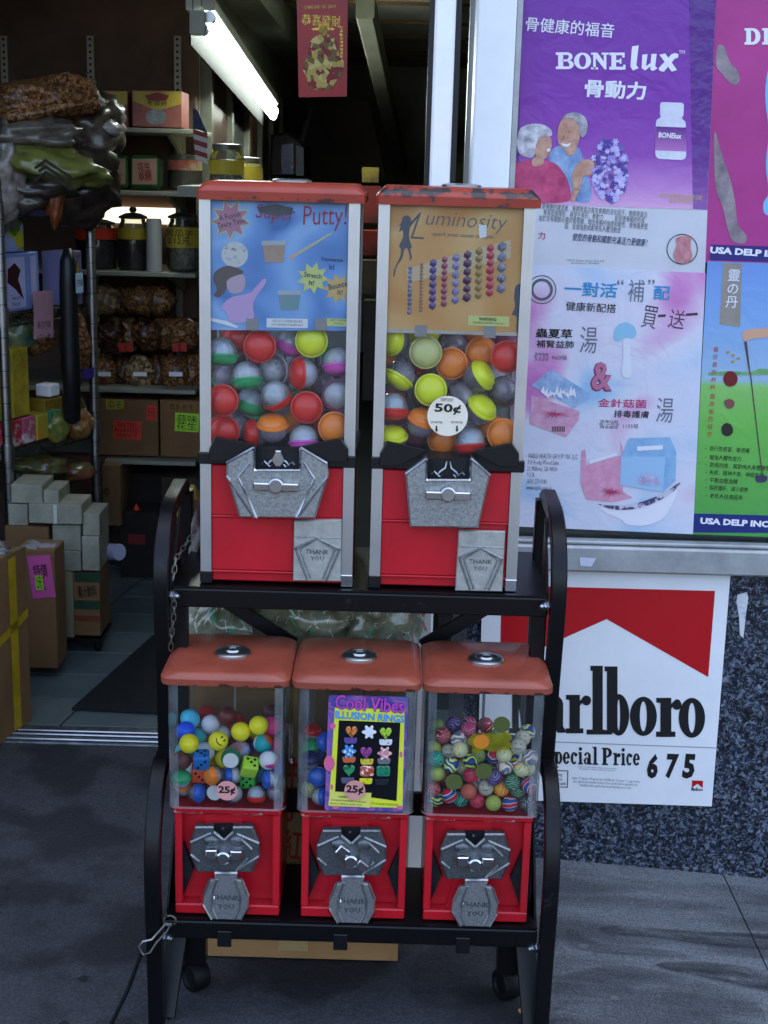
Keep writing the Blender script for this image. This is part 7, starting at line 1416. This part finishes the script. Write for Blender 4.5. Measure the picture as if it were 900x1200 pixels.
for k in range(6):
    a, b = k/6, (k+1)/6; art('stripe', [[(226+a*3, 151+a*36), (243, 156+a*36), (243, 156+b*36), (226+b*3, 151+b*36)]], 2.2, (mat('flag_red', '#7a2a2e', .7), mat('flag_white', '#a8a4a0', .7))[k % 2], fg)
j_ = jar(243, 284, 168, 218, 2.2, SEED, LIDG, 'large glass jar with yellow tags behind the left machine lid', YLB, (205, 188)); j_ = jar(268, 306, 184, 222, 2.5, SEED, LIDG, 'smaller glass jar with a yellow tag further along the counter', YLB, (212, 196))
obj('aisle_counter', bx(-.62, -.18, 2.15, 3.1, P(262, 219, 2.2).z-.03, P(262, 219, 2.2).z), SHM, SHOP)
HB = root('hanging_banner', P(377, 113, 1.25), 'red hanging banner with gold robed figure above the doorway', 'banner')
obj('banner_sheet', prism(B(), pz([(347, -40), (408, -40), (406.5, 113), (350, 114)], 1.25), 1.25, 1.252), mat('banner_red', '#a5141f', .4, 0, '#8f0f19', 10, coat=.2), HB)
GLD = mat('gold_foil', '#b59a4c', .28, .8, '#7d6226', 120, .4, .6); zb = lambda pts: [(220+a/3.75, b/3.75) for a, b in pts]
T('gold_lettering', '恭喜發財', 376.5, 24, 46, 13, 1.2494, GLD, HB, .01, rot=-2); T('gold_lettering', 'GUNG HAY FAT CHOY', 375, 8, 38, 4, 1.2494, GLD, HB, rot=3, res=1)
art('gold_hat', [zb([(545, 125), (575, 120), (580, 100), (610, 98), (618, 120), (645, 125), (640, 133), (550, 133)])], 1.2494, GLD, HB)
art('gold_head', [zb(ell(597, 135, 20, 24, 18))], 1.2490, mat('gold_dark', '#8a7038', .35, .7, '#5c4820', 120), HB)
art('gold_robe', [zb([(575, 150), (620, 150), (655, 175), (665, 250), (690, 270), (680, 330), (640, 370), (640, 395), (530, 395), (525, 340), (505, 310), (510, 280), (528, 250), (535, 180)])], 1.2494, ramp_mat('gold_pattern', 'voronoi', [(0, '#7a1018'), (.3, '#b59a4c'), (.6, '#6a5424'), (.8, '#c9b46c')], 95, rough=.3, const=True), HB)
art('gold_border', [zb([(668+(k % 2)*5, 115+k*16), (682, 115+k*16), (682, 126+k*16), (668, 126+k*16)]) for k in range(9)], 1.2494, GLD, HB)
obj('banner_string', tube(B(), [P(350, -38, 1.251), P(377, -90, 1.251), P(405, -38, 1.251)], .0015, 5), BLACKP, HB)
# red and yellow goods seen between the two tall machines
for k, (x0, y0, x1, y1, Y, c_, lab) in enumerate(((424, 196, 444, 214, 4.5, '#7a6a20', 'yellow sign deep inside the shop above the machine gap'), (425, 218, 446, 262, 3.4, '#6a1f1a', 'dark red hanging packet seen between the tall machines'), (424, 270, 446, 300, 3.2, '#8a2c20', 'red box deep in the shop between the tall machines'), (424, 305, 446, 345, 3.1, '#5c4a2a', 'brown packet in the gap between the tall machines'), (424, 352, 446, 470, 3.3, '#2c221c', 'dark shelf end in the gap between the tall machines'))): pbox('hanging_packet', x0, y0, x1, y1, Y, .06, mat('packet_%d' % k, c_, .5, 0, '#1c1512', 12, .45, .7), lab, 'packet', 'goods deep in the shop')
